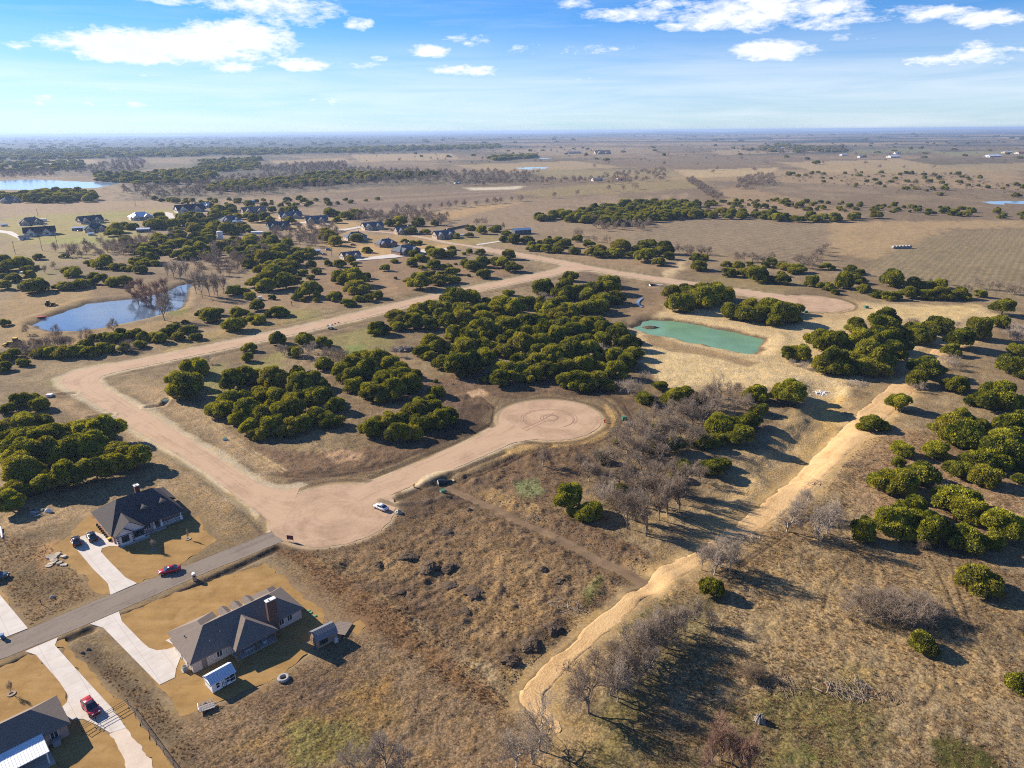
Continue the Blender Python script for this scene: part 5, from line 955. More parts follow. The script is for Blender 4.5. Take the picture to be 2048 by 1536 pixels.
fill_b([(520, 335), (690, 325), (695, 338), (520, 348)], 120, 11, 16, 18, 'far', 27)
fill_b([(1372, 362), (1385, 360), (1445, 398), (1430, 402)], 60, 8, 11, 8, 'far', 28); fill_b([(1475, 358), (1545, 352), (1548, 370), (1475, 382)], 70, 9, 12, 10, 'far', 29)
fill_b([(1200, 445), (1300, 450), (1290, 462), (1190, 458)], 30, 6, 9, 8, 'far', 30)
fill_b([(1200, 350), (1330, 340), (1330, 362), (1210, 370)], 50, 9, 13, 14, 'far', 31); fill_b([(900, 362), (1200, 358), (1200, 366), (920, 372)], 70, 8, 12, 14, 'far', 32)
fill_b([(700, 300), (2048, 290), (2048, 345), (1500, 350), (1000, 330), (700, 335)], 170, 8, 14, 50, 'far', 33); fill_b([(1480, 300), (1690, 293), (1700, 305), (1500, 308)], 110, 14, 20, 26, 'far', 34)
fill_b([(1560, 350), (1900, 345), (2048, 375), (2048, 402), (1800, 388), (1600, 366)], 200, 2.5, 6, 9, 'far', 36, 'tree', 'grey', 1.3)
fill_b([(0, 345), (100, 340), (120, 352), (0, 358)], 60, 10, 14, 18, 'far', 35)
BX = np.array([t[0] for t in bare]); BY = np.array([t[1] for t in bare]); BZ = height(BX, BY); farb = {'P': [], 'r': [], 's': [], 'i': []}
def bare_labels():
    from collections import defaultdict
    byg = defaultdict(list); lab = {}
    for i in range(NB_NEAR): byg[bare[i][6]].append(i)
    for g, idx in byg.items():
        noun = {'tree': 'tree', 'upright': 'tree', 'shrub': 'bush'}
        if len(idx) == 1: lab[idx[0]] = 'single leafless grey tree beside the earth track, dirt cul-de-sac side'; continue
        ang = {i: bare[i][0]/bare[i][1] for i in idx}; rr = {i: math.hypot(bare[i][0], bare[i][1]) for i in idx}
        pick = [(max(idx, key=lambda i: bare[i][2]), 'tallest'), (max(idx, key=lambda i: rr[i]), 'farthest'), (min(idx, key=lambda i: rr[i]), 'nearest'), (max(idx, key=lambda i: ang[i]), 'rightmost'), (min(idx, key=lambda i: ang[i]), 'leftmost')]
        for i, w in pick: lab[i] = w+' of the '+g
        sr = sorted(rr[i] for i in idx); sa = sorted(ang[i] for i in idx); t3 = lambda v, q, n: n[0] if v < q[len(q)//3] else (n[1] if v < q[2*len(q)//3] else n[2])
        for i in idx:
            if i not in lab: lab[i] = bare[i][5]+' '+noun[bare[i][4]]+' in the '+t3(rr[i], sr, ('front', 'middle', 'back'))+' '+t3(ang[i], sa, ('left', 'centre', 'right'))+' of the '+g
    return split_by_size(lab, lambda i: bare[i][2])
BL = bare_labels()
tones = ['grey', 'pale']; plist = [('tree', k, 'grey') for k in range(4)]
for i, (x, y, h, spd, kind, tone, grp, lb) in enumerate(bare):
    n = len(BARE_G[kind]); k = int(gj.integers(n)); rz = gj.uniform(0, 6.28); w = h*spd*gj.uniform(.9, 1.15)*.95
    if i < NB_NEAR:
        c, t_, _ = bare_variant(kind, k, tone); cat = 'bare bush' if kind == 'shrub' else 'bare tree'
        tree_obj('leafless_bush' if kind == 'shrub' else 'leafless_tree', BL[i], cat, grp, (x, y, BZ[i]), rz, (w, w, h), c, t_)
    else:
        farb['P'].append((x, y, BZ[i])); farb['r'].append((0, 0, rz)); farb['s'].append((w, w, h)); farb['i'].append(k)
gn_scatter('distant_bare_woods', 'distant grey leafless woods and hedgerows across the plain', farb['P'], farb['r'], farb['s'], farb['i'], [bare_variant(*p)[2] for p in plist])
# ------------------------------------------------------------ buildings
GLASS = None
def glass_mat():
    t = NT('dark_window_glass'); t.bsdf((.03, .04, .05), .06, .6); return t.m
GLASS = glass_mat()
def shingles(name, col):
    if name in _mats: return _mats[name]
    t = NT(name); v = t.obj(); n = t.noise(3.0, 4, .7, .2, v); sep = t.n('ShaderNodeSeparateXYZ'); t.put(sep.inputs[0], v)
    row = t.math('FRACT', t.math('MULTIPLY', sep.outputs[2], 5.5)); bl = t.noise(1.1, 5, .7, .4, v); fine = t.noise(14, 2, .6, 0, v)
    f = t.math('ADD', t.math('MULTIPLY', n, .4), t.math('ADD', t.math('MULTIPLY', bl, .3), t.math('MULTIPLY', fine, .3)))
    c = t.mix(t.ramp(f, .3, .7), tuple(x*.72 for x in col), tuple(x*1.28 for x in col))
    t.bsdf(c, .95, .1, 0, t.bump(t.math('ADD', t.math('MULTIPLY', row, .6), t.math('MULTIPLY', fine, .3)), .25, .012)); _mats[name] = t.m; return t.m
def roof_wing(mb, x0, x1, y0, y1, z, pitch, ends=('hip', 'hip'), along='x', oh=.5, th=.2, inset=None):
    o0 = oh if ends[0] != 'none' else 0; o1 = oh if ends[1] != 'none' else 0
    if along == 'x': a0, a1, b0, b1 = x0-o0, x1+o1, y0-oh, y1+oh
    else: a0, a1, b0, b1 = y0-o0, y1+o1, x0-oh, x1+oh
    hb = (b1-b0)/2; mid = (b0+b1)/2; ze = z-oh*pitch*.35; zr = ze+hb*pitch; ins = hb if inset is None else inset
    r0 = a0+(ins if ends[0] == 'hip' else 0); r1 = a1-(ins if ends[1] == 'hip' else 0)
    if r0 > r1: r0 = r1 = (r0+r1)/2
    P_ = [(a0, b0, ze), (a1, b0, ze), (a1, b1, ze), (a0, b1, ze), (r0, mid, zr), (r1, mid, zr)]; P_ += [(p[0], p[1], p[2]-th) for p in P_[:4]]
    F_ = [(0, 1, 5, 4), (2, 3, 4, 5)]+([(3, 0, 4)] if ends[0] == 'hip' else [])+([(1, 2, 5)] if ends[1] == 'hip' else [])+[(6, 7, 1, 0), (7, 8, 2, 1), (8, 9, 3, 2), (9, 6, 0, 3), (9, 8, 7, 6)]
    if along != 'x': P_ = [(p[1], p[0], p[2]) for p in P_]; F_ = [f[::-1] for f in F_]
    mb.add(P_, F_); return zr
def gable_fill(mb, x0, x1, y, z, pitch, t=.12, along='x'):
    """triangular gable wall in the plane y (or x when along='y')"""
    m = (x0+x1)/2; h = z+(x1-x0)/2*pitch*.96
    mb.extr([(x0, z), (x1, z), (m, h)], y, y+t, 'y' if along == 'x' else 'x')
def window(parent, x, y, z, w, h, face='-y', frame=None, depth=.05, glass=None):
    """a framed window proud of the wall; face gives the outward side"""
    fr = frame or M('white_window_frame', (.7, .68, .64), .6, .1)
    f = MB(); g = MB(); t = .09
    for (a, b, c, d) in ((-w/2-t, w/2+t, h, h+t), (-w/2-t, w/2+t, -t, 0), (-w/2-t, -w/2, 0, h), (w/2, w/2+t, 0, h), (-.03, .03, 0, h)): f.box(a, b, -depth, .0, c, d)
    g.box(-w/2, w/2, -depth*.6, .0, 0, h)
    rz = {'-y': 0, 'x': math.pi/2, 'y': math.pi, '-x': -math.pi/2}[face]
    f.move((x, y, z), rz); g.move((x, y, z), rz)
    o = g.build('window', glass or GLASS, parent); f.build('frame', fr, o); return o
def simple_door(parent, x, y, w, h, col, face='-y', z=0.05):
    d = MB().box(-w/2, w/2, -.06, 0, 0, h); k = MB().box(w*.32, w*.38, -.12, -.06, h*.45, h*.5)
    rz = {'-y': 0, 'x': math.pi/2, 'y': math.pi, '-x': -math.pi/2}[face]; d.move((x, y, z), rz); k.move((x, y, z), rz)
    o = d.build('door', M('door_%s' % '_'.join(str(int(c*99)) for c in col), col, .6, .1), parent); k.build('handle', M('door_metal', (.4, .38, .35), .3, .1, 2, .5, .8), o); return o
def dormer(parent, x, y, z, w, h, d, pitch, roofm, wallm, face=-1):
    mb = MB(); wb = MB(); wb.box(x-w/2, x+w/2, min(y, y-face*d), max(y, y-face*d), z-.6, z+h); gable_fill(wb, x-w/2, x+w/2, y-.06, z+h, pitch)
    ys = sorted((y+face*.25, y-face*d)); roof_wing(mb, x-w/2, x+w/2, ys[0], ys[1], z+h, pitch, ('gable' if face < 0 else 'none', 'none' if face < 0 else 'gable'), 'y', .22, .1)
    o = wb.build('dormer', wallm, parent); mb.build('dormer_roof', roofm, o); window(o, x, y, z+.15, w*.45, h*.7, '-y' if face < 0 else 'y'); return o
def chimney(parent, x, y, w, d, z0, z1, mat):
    o = MB().box(x-w/2, x+w/2, y-d/2, y+d/2, z0, z1).build('chimney', mat, parent)
    c = MB().box(x-w/2-.1, x+w/2+.1, y-d/2-.1, y+d/2+.1, z1+.003, z1+.14); c.tube((x-w*.2, y, z1+.14), (x-w*.2, y, z1+.5), .14, .12, 8); c.build('chimney_cap', M('chimney_cap_stone', (.75, .70, .62), .8, .1), o); return o

# the long brick house, lower left centre
PAINTED = M('whitewashed_brick', tuple(C(214, 196, 180)), .85, .12, 3, .2, 0, .01); BRICKBR = M('brown_chimney_brick', tuple(C(116, 88, 76)), .9, .22, 4, .2, 0, .02)
ROOF_A = shingles('weathered_grey_brown_shingles', tuple(C(140, 124, 110))); STUCCO = M('white_stucco', tuple(C(226, 220, 212)), .85, .08); TRIMBR = M('dark_brown_trim', tuple(C(70, 42, 36)), .7, .15)
MAT_SLAB = M('patio_slab', tuple(C(196, 184, 168)), .85, .12, 1.5)
def long_house():
    h = thing('brick_house', 'long whitewashed brick house with grey-brown hip roof and tall brown chimney', 'house', (-59.98, 105.0, 0), R(44.7))
    w = MB(); w.box(0, 22.3, 0, 9, -.3, 2.75); w.box(.4, 8.4, 9.0, 11.4, -.3, 2.75); w.box(17.2, 21.4, 9.0, 10.6, -.3, 2.75)
    w.build('wall', PAINTED, h)
    r = MB(); roof_wing(r, 0, 22.3, 0, 9, 2.75, .66); roof_wing(r, .4, 8.4, 3.5, 11.4, 2.76, .60, ('none', 'hip'), 'y', .48); roof_wing(r, 7.5, 15.3, -2.7, 4.5, 2.77, .60, ('hip', 'none'), 'y', .46); roof_wing(r, 17.2, 21.4, 5, 10.6, 2.74, .72, ('none', 'hip'), 'y', .44)
    ro = r.build('roof', ROOF_A, h)
    for x in (9.9, 12.4, 14.9): dormer(ro, x, 8.6, 3.25, 1.7, 1.0, 2.6, .7, ROOF_A, STUCCO, 1)
    chimney(h, 16.1, -.42, 1.9, .8, -.2, 8.1, BRICKBR)
    for x, z, ww, hh in ((5.1, .9, .95, 1.5), (17.9, .9, .95, 1.5), (19.7, .9, .95, 1.5)): window(h, x, -.003, z, ww, hh, '-y')
    simple_door(h, 2.2, -.003, .9, 2.05, (.20, .16, .14)); simple_door(h, 10.0, -.003, 1.8, 2.1, (.08, .08, .09))
    MB().box(7.3, 15.5, -2.75, -.01, -.1, .1).build('patio', MAT_SLAB, h)
    for x in (7.6, 11.4, 15.2): MB().box(x-.14, x+.14, -2.6, -2.32, .1, 2.6).build('post', M('cedar_post', (.2, .13, .08), .8, .2), h)
    f = MB().box(9.2, 11.2, -1.6, -.8, .1, .55); f.box(9.2, 11.2, -.95, -.8, .55, .95); f.build('bench', M('grey_patio_seat', (.35, .33, .32), .9, .2), h)
    f = MB().ring([(0, .1), (.45, .1), (.45, .75), (0, .75)], 14); f.move((13.3, -1.5, 0)); f.build('patio_table', M('grey_patio_table', (.4, .4, .4), .7, .2), h)
    for x in (.35, 3.2): MB().box(-.09, -.005, 2.2+x, 4.2+x, .1, 2.2).build('garage_door', M('garage_door_paint', (.62, .58, .52), .6, .08), h)
    window(h, -.003, 1.1, 1.0, .7, 1.1, '-x')
    v = MB()
    for x, y, z in ((6.6, 2.2, 4.35), (8.6, 3.6, 5.0), (4.3, 1.6, 3.95), (17.8, 2.2, 4.4)): v.tube((x, y, z-.2), (x, y, z+.35), .08, .08, 8)
    v.build('roof_vent', M('roof_vent_pipe', (.6, .58, .55), .5, .1), ro)
    d = MB().ring([(0, 0), (.3, .06), (.38, .16)], 14); d.move((1.6, 6.2, 3.9)); d.tube((1.6, 6.2, 3.4), (1.6, 6.2, 3.92), .03); d.build('satellite_dish', M('dish_grey', (.2, .2, .2), .5, .1), ro)
    a = thing('air_conditioner', 'round-topped grey air conditioner beside the brick house corner', 'air conditioner', (-62.0, 105.9, .0), R(44.7))
    MB().box(-.6, .6, -.6, .6, 0, .12).build('pad', MAT_SLAB, a); c = MB().box(-.42, .42, -.42, .42, .12, .95); c.build('cabinet', M('ac_metal', (.36, .36, .35), .5, .15, 6), a); MB().ring([(0, .97), (.34, .97), (.38, .953)], 14).build('fan_grille', M('fan_black', (.04, .04, .04), .6, .1), a)
long_house()

# the dark hip-roofed house beside the juniper wood
ROOF_B = shingles('dark_charcoal_shingles', tuple(C(94, 87, 84))); PINKBRICK = M('pink_brown_brick', tuple(C(186, 144, 120)), .9, .18, 4, .2, 0, .01); REDBRICK = M('red_chimney_brick', tuple(C(116, 76, 64)), .9, .22, 4)
def dark_house():
    h = thing('dark_roofed_house', 'house with large dark hip roof, white stucco front gable and two dormers', 'house', (-97.7, 148.7, 0), R(44.3))
    w = MB(); w.box(0, 9.2, .8, 16.2, -.3, 2.8); w.box(9.2, 16.6, 3.2, 16.2, -.3, 2.8); w.build('wall', PINKBRICK, h)
    r = MB(); roof_wing(r, 0, 16.6, .8, 16.2, 2.8, .63, oh=.55, inset=4.6); roof_wing(r, 9.6, 17.4, 8.6, 16.9, 2.81, .62, ('none', 'hip'), 'y', .5); roof_wing(r, .3, 6.9, -1.0, 6.0, 2.82, .82, ('gable', 'none'), 'y', .4)
    ro = r.build('roof', ROOF_B, h)
    f = MB(); f.box(.3, 6.9, -1.0, .79, -.3, 2.8); gable_fill(f, .3, 6.9, -.99, 2.8, .82, .12); f.box(.3, 3.9, -1.45, -1.003, -.3, 2.8); gable_fill(f, .3, 3.9, -1.44, 2.8, .85, .1); f.build('front_gable', STUCCO, h)
    t = MB(); roof_wing(t, .3, 3.9, -1.45, .5, 2.8, .85, ('gable', 'none'), 'y', .25, .12); t.build('gable_hood', ROOF_B, ro)
    q = MB()
    for x0, x1, z0, z1, y in ((.3, 3.6, 2.85, 5.65, -1.04), (3.6, 6.95, 5.65, 2.85, -1.04)): q.add([(x0, y, z0-.16), (x1, y, z1-.16), (x1, y, z1+.1), (x0, y, z0+.1), (x0, y-.06, z0-.16), (x1, y-.06, z1-.16), (x1, y-.06, z1+.1), (x0, y-.06, z0+.1)], [(0, 1, 2, 3), (7, 6, 5, 4), (0, 4, 5, 1), (3, 2, 6, 7), (0, 3, 7, 4), (1, 5, 6, 2)])
    q.build('gable_trim', TRIMBR, h)
    for x in (.42, 3.75, 6.75):
        s = MB()
        for k in range(4): s.box(x-.22, x+.22, -1.5 if x < 4 else -1.06, -1.2 if x < 4 else -1.0, .15+k*.62, .45+k*.62)
        s.build('quoin', M('red_brown_quoin', tuple(C(120, 66, 56)), .9, .2), h)
    window(h, 2.05, -1.453, .8, 1.5, 1.5, '-y', TRIMBR); window(h, 5.3, -1.003, .8, 2.2, 1.6, '-y', TRIMBR); window(h, 8.1, .797, .9, 1.0, 1.5, '-y'); window(h, 13.5, 3.197, .9, 1.6, 1.5, '-y')
    window(h, -.003, 6.0, 1.0, .9, 1.2, '-x'); window(h, -.003, 11, 1.0, .9, 1.2, '-x'); simple_door(h, 10.6, 3.197, 1.1, 2.1, (.12, .06, .04))
    MB().box(7.0, 16.6, .85, 3.19, -.1, .14).build('porch_floor', MAT_SLAB, h)
    for x in (9.5, 11.3, 16.2): MB().box(x-.28, x+.28, .95, 1.5, .14, 1.1).build('column_base', M('white_stone', (.75, .72, .66), .9, .12), h); MB().box(x-.14, x+.14, 1.08, 1.36, 1.1, 2.65).build('column', M('white_column', (.78, .76, .72), .7, .08), h)
    rl = MB(); rl.box(11.7, 15.9, 1.15, 1.22, .95, 1.05); rl.box(11.7, 15.9, 1.15, 1.22, .25, .33)
    for k in range(24): rl.box(11.75+k*.18, 11.79+k*.18, 1.17, 1.2, .33, .95)
    rl.build('railing', M('white_railing', (.78, .76, .72), .6, .08), h)
    MB().box(6.95, 11.9, -.55, .55, -.1, .05).build('front_walk', MAT_SLAB, h); MB().box(.3, 7.2, -2.3, -1.55, -.1, .05).build('front_path', MAT_SLAB, h)
    dormer(ro, 8.7, 3.9, 4.4, 1.7, 1.0, 3.2, .75, ROOF_B, M('tan_siding', tuple(C(196, 168, 140)), .8, .1)); dormer(ro, 13.2, 3.9, 4.4, 1.7, 1.0, 3.2, .75, ROOF_B, M('tan_siding', tuple(C(196, 168, 140)), .8, .1))
    chimney(h, 10.2, 13.2, 1.1, 1.1, -.2, 7.7, REDBRICK)
    v = MB()
    for x, y, z in ((1.6, 6.5, 3.9), (2.1, 9.5, 4.2), (1.2, 11.0, 3.6)): v.tube((x, y, z-.2), (x, y, z+.4), .09, .09, 8)
    v.build('roof_vent', M('roof_vent_white', (.75, .73, .7), .5, .1), ro)
    sh = MB()
    for k in range(9): sh.tube((.0-.5, 3+k*1.3, -.1), (-.5, 3+k*1.3, .6), .35, .2, 7)
    sh.build('foundation_shrub', M('clipped_dark_shrub', (.06, .05, .03), .95, .3, 6), h)
dark_house()

# the house at the lower-left corner, with its white metal patio roof
def corner_house():
    h = thing('patio_house', 'grey-roofed brick house cut by the lower left corner, white metal patio roof', 'house', (-74.9, 91.0, 0), R(44.7))
    w = MB().box(-21, 0, 0, 7.6, -.3, 2.75); w.build('wall', M('buff_brick', tuple(C(190, 156, 136)), .9, .18, 4), h)
    r = MB(); roof_wing(r, -21, 0, 0, 7.6, 2.75, .66); r.build('roof', ROOF_A, h)
    m = MB(); za, zb = 2.95, 2.5
    m.add([(-19, -4.4, zb), (-3.5, -4.4, zb), (-3.5, .2, za), (-19, .2, za), (-19, -4.4, zb-.12), (-3.5, -4.4, zb-.12), (-3.5, .2, za-.12), (-19, .2, za-.12)], [(0, 1, 2, 3), (7, 6, 5, 4), (0, 4, 5, 1), (1, 5, 6, 2), (2, 6, 7, 3), (3, 7, 4, 0)])
    for k in range(37):
        x = -18.9+k*.425; m.add([(x, -4.4, zb+.004), (x+.05, -4.4, zb+.004), (x+.05, .2, za+.004), (x, .2, za+.004), (x+.012, -4.4, zb+.05), (x+.038, -4.4, zb+.05), (x+.038, .2, za+.05), (x+.012, .2, za+.05)], [(4, 5, 6, 7), (0, 1, 5, 4), (1, 2, 6, 5), (2, 3, 7, 6), (3, 0, 4, 7)])
    m.build('patio_roof', M('white_seamed_metal', (.80, .79, .77), .45, .04, 1, .4), h)
    for x in (-3.9, -9, -14): MB().box(x-.1, x+.1, -4.2, -4.0, 0, 2.42).build('post', M('white_post', (.75, .73, .7), .6, .08), h)
    MB().box(-19, -3.2, -4.8, -.02, -.1, .1).build('patio', MAT_SLAB, h); window(h, -6, -.003, .8, 1.6, 1.6); window(h, -2, -.003, .9, 1.0, 1.4); window(h, .003, 3.8, 1.0, 1.0, 1.2, 'x'); simple_door(h, -9.5, -.003, 1.8, 2.1, (.1, .1, .11))
    g = MB().box(-2.6, -1.5, -1.2, -.35, 0, .95); g.box(-2.75, -1.35, -1.3, -.25, .95, 1.05); g.build('grill_cabinet', M('grey_grill', (.25, .25, .24), .5, .2), h)
corner_house()

# sheds -----------------------------------------------------------------------
def white_shed():
    s = thing('white_shed', 'small white shed with ribbed metal roof and black barn door', 'shed', (-54.34, 99.89, 0), R(46.8))
    L, D, H_ = 4.4, 3.0, 2.15; wm = M('white_board_siding', (.80, .78, .75), .7, .06, 3); bk = M('black_trim', (.025, .025, .028), .6, .1)
    w = MB().box(0, L, 0, D, .15, H_); gable_fill(w, 0, D, 0, H_, .62, .1, 'y'); gable_fill(w, 0, D, L-.1, H_, .62, .1, 'y')
    for k in range(12): w.box(.1+k*.385, .13+k*.385, -.012, -.001, .2, H_-.05)
    w.build('wall', wm, s)
    r = MB(); roof_wing(r, 0, L, 0, D, H_, .62, ('gable', 'gable'), 'x', .22, .07); ze = H_-.22*.62*.35; hb = D/2+.22; zr = ze+hb*.62
    for k in range(12):
        x = -.2+k*.435
        for y0, z0, y1, z1 in ((-.22, ze, D/2, zr), (D+.22, ze, D/2, zr)):
            r.add([(x, y0, z0+.006), (x+.05, y0, z0+.006), (x+.05, y1, z1+.006), (x, y1, z1+.006), (x, y0, z0+.045), (x+.05, y0, z0+.045), (x+.05, y1, z1+.045), (x, y1, z1+.045)], [(4, 5, 6, 7), (7, 6, 5, 4), (0, 1, 5, 4), (1, 2, 6, 5), (3, 0, 4, 7)])
    r.build('roof', M('pale_galvanised_roof', (.66, .70, .74), .42, .08, 1.5, .5, .3), s)
    d = MB().box(1.85, 2.6, -.05, -.013, .2, 1.95); do = d.build('door', wm, s)
    t = MB()
    for a in ((1.85, 1.93, .2, 1.95), (2.52, 2.6, .2, 1.95), (1.93, 2.52, 1.87, 1.95), (1.93, 2.52, 1.03, 1.11), (1.93, 2.52, .2, .28)): t.box(a[0], a[1], -.075, -.052, a[2], a[3])
    for z0, z1 in ((.28, 1.03), (1.11, 1.87)): t.add([(1.93, -.074, z0), (2.01, -.074, z0), (2.52, -.074, z1), (2.44, -.074, z1), (1.93, -.053, z0), (2.01, -.053, z0), (2.52, -.053, z1), (2.44, -.053, z1)], [(3, 2, 1, 0), (0, 1, 5, 4), (1, 2, 6, 5), (2, 3, 7, 6), (3, 0, 4, 7)])
    t.build('door_brace', bk, do)
    for x in (1.1, 3.0):
        g = MB(); n = 8; pts = [(x+.34*math.cos(math.pi*i/n), 1.45+.34*math.sin(math.pi*i/n)) for i in range(n+1)]; g.extr(pts, -.035, -.004, 'y'); go = g.build('arched_window', GLASS, s)
        f = MB()
        for i in (2, 4, 6): f.tube((x, -.04, 1.42), (x+.36*math.cos(math.pi*i/n), -.04, 1.45+.36*math.sin(math.pi*i/n)), .022, .022, 4)
        f.box(x-.38, x+.38, -.06, -.036, 1.38, 1.45); f.build('frame', bk, go)
        p = MB().box(x-.26, x+.26, -.05, -.004, .75, 1.2); p.build('flower_box', bk, s)
    for z in (1.35, .62):
        for x in (3.62, 4.05): window(s, x, -.003, z, .3, .42, '-y', bk, .03)
    for y in (.7, 1.5, 2.3):
        g = MB(); g.extr([(y+.26*math.cos(math.pi*i/8), 1.3+.26*math.sin(math.pi*i/8)) for i in range(9)], -.035, -.003, 'x'); g.build('round_window', GLASS, s)
    b = MB()
    for x in (.2, 2.2, 4.0): b.box(x, x+.2, .1, D-.1, 0, .15)
    b.build('skid', M('treated_skid', (.16, .12, .08), .9, .2), s)
white_shed()
def gambrel_shed():
    s = thing('gambrel_shed', 'tan barn-shaped shed with grey metal gambrel roof', 'shed', (-38.4, 111.2, 0), R(40.5))
    L, D, H_ = 4.3, 3.05, 1.95; wm = M('tan_barn_siding', tuple(C(172, 142, 112)), .8, .12, 3); bk = M('dark_barn_door', (.04, .035, .03), .7, .1)
    prof = [(0, H_), (D, H_), (D*.84, H_+.85), (D/2, H_+1.25), (D*.16, H_+.85)]
    w = MB().box(0, L, 0, D, .12, H_); w.extr(prof, 0, .1, 'x'); w.extr(prof, L-.1, L, 'x'); w.build('wall', wm, s)
    out = [(-.15, H_-.1), (D*.14, H_+.88), (D/2, H_+1.32), (D*.86, H_+.88), (D+.15, H_-.1)]; inn = [(y, z-.07) for y, z in out]
    r = MB().extr(out+inn[::-1], -.18, L+.18, 'x')
    for k in range(11):
        x = -.15+k*.44
        for i in range(4):
            (y0, z0), (y1, z1) = out[i], out[i+1]; r.add([(x, y0, z0+.004), (x+.05, y0, z0+.004), (x+.05, y1, z1+.004), (x, y1, z1+.004), (x, y0, z0+.04), (x+.05, y0, z0+.04), (x+.05, y1, z1+.04), (x, y1, z1+.04)], [(4, 5, 6, 7), (0, 1, 5, 4), (1, 2, 6, 5), (3, 0, 4, 7)])
    r.build('roof', M('grey_blue_metal_roof', tuple(C(128, 128, 132)), .45, .1, 1.5, .5, .2), s)
    for y in (.62, 1.55):
        d = MB().box(-.05, -.003, y, y+.9, .15, 1.95); do = d.build('door', wm, s); t = MB(); t.box(-.07, -.052, y, y+.08, .15, 1.95); t.box(-.07, -.052, y+.82, y+.9, .15, 1.95); t.box(-.07, -.052, y+.08, y+.82, 1.87, 1.95); t.box(-.07, -.052, y+.08, y+.82, 1.0, 1.08); t.box(-.07, -.052, y+.08, y+.82, .15, .23); t.build('door_brace', bk, do)
    window(s, 1.4, -.003, .75, 1.5, .8, '-y', bk, .04)
    j = MB().box(3.4, 4.1, -.75, -.1, 0, .9); j.box(3.5, 4.0, -.7, -.15, .9, 1.15); tag(j.build('covered_crate', M('grey_tarp', (.55, .53, .5), .8, .15), None, loc=(0, 0, 0)), 'pale tarp-covered crate against the gambrel shed', 'crate')
    o = bpy.data.objects['covered_crate']; o.location = s.location; o.rotation_euler = s.rotation_euler
gambrel_shed()

# distant houses ---------------------------------------------------------------
ROOFS = {'dark': shingles('far_dark_roof', tuple(C(70, 72, 78))), 'slate': shingles('far_slate_roof', tuple(C(112, 118, 126))), 'brown': shingles('far_brown_roof', tuple(C(140, 126, 116))), 'teal': shingles('far_teal_roof', tuple(C(74, 92, 100))),
         'metal': M('far_white_metal_roof', (.72, .74, .78), .4, .06, 1, .5, .2), 'blue': M('far_blue_metal_roof', tuple(C(120, 152, 190)), .4, .06, 1, .5, .2), 'red': M('far_red_roof', tuple(C(178, 58, 62)), .6, .1)}
WALLS = {'cream': M('far_cream_wall', tuple(C(214, 196, 170)), .85, .12), 'stone': M('far_limestone_wall', tuple(C(196, 172, 142)), .9, .2, 2), 'white': M('far_white_wall', tuple(C(228, 222, 212)), .8, .08), 'brick': M('far_brick_wall', tuple(C(150, 114, 94)), .9, .2, 2), 'grey': M('far_grey_wall', tuple(C(120, 124, 130)), .8, .1), 'navy': M('far_dark_metal_wall', tuple(C(70, 80, 92)), .7, .1)}
def far_house(px, py, wpx, rot, roof, wall, style, label, cat='house', name='far_house'):
    q = Pz(px, py); d = depth_at(q); L = wpx*d/FPX*.92; D = L*{'hip': .62, 'gable': .6, 'barn': .5, 'L': .55, 'shed': .7}[style]; hw = {'shed': min(2.6, L*.35), 'barn': min(4.2, L*.25)}.get(style, min(3.4, L*.18)); g = random.Random(int(px*7+py))
    z = zat(*q); h = thing(name, label, cat, (q[0], q[1], z), R(rot+(20 if py > 380 else 12)+(px*13 % 9)), {'house': 'houses of the far subdivision', 'barn': 'barns and outbuildings on the plain', 'shed': 'small sheds of the far yards'}.get(cat)); w = MB().box(-L/2, L/2, -D/2, D/2, -1.0, hw); r = MB(); wm = WALLS[wall]; rm = ROOFS[roof]; oh = L*.025
    p = {'barn': .32, 'shed': .4}.get(style, .62)
    if style in ('hip',): roof_wing(r, -L/2, L/2, -D/2, D/2, hw, p, oh=oh)
    else: roof_wing(r, -L/2, L/2, -D/2, D/2, hw, p, ('gable', 'gable'), oh=oh); gable_fill(w, -D/2, D/2, -L/2, hw, p, .15, 'y'); gable_fill(w, -D/2, D/2, L/2-.15, hw, p, .15, 'y')
    if style in ('hip', 'L', 'gable'):
        for x0, x1, yy in ((-L*.42, -L*.14, -D*.72), (L*.10, L*.34, -D*.64)):
            w.box(x0, x1, yy, -D/2+.01, -1.0, hw); gable_fill(w, x0, x1, yy, hw, .8); roof_wing(r, x0, x1, yy, 0, hw+.02, .8, ('gable', 'none'), 'y', oh*.8)
            window(h, (x0+x1)/2, yy-.005, hw*.3, L*.1, hw*.45, '-y')
        window(h, L*.02, -D/2-.005, hw*.3, L*.07, hw*.45); window(h, L*.42, -D/2-.005, hw*.3, L*.06, hw*.45); simple_door(h, -L*.06, -D/2-.005, L*.05, hw*.72, (.12, .08, .06))
    elif style == 'barn':
        for k in (-.3, 0, .3): MB().box(L*k-L*.09, L*k+L*.09, -D/2-.08, -D/2-.005, 0, hw*.8).build('door', M('far_barn_door', (.10, .10, .11), .7, .1), h)
    else: simple_door(h, 0, -D/2-.005, L*.22, hw*.8, (.15, .13, .12)); window(h, L*.3, -D/2-.005, hw*.4, L*.15, hw*.3)
    window(h, L/2+.005, 0, hw*.3, D*.14, hw*.45, 'x'); window(h, -L/2-.005, D*.2, hw*.3, D*.12, hw*.45, '-x'); window(h, -L/2-.005, -D*.22, hw*.3, D*.12, hw*.45, '-x')
    w.build('wall', wm, h); ro = r.build('roof', rm, h)
    if style in ('hip', 'L', 'gable'): chimney(ro, L*.2, D*.1, L*.045, L*.045, hw, hw+D*.5*p+L*.05, wm)
    return h
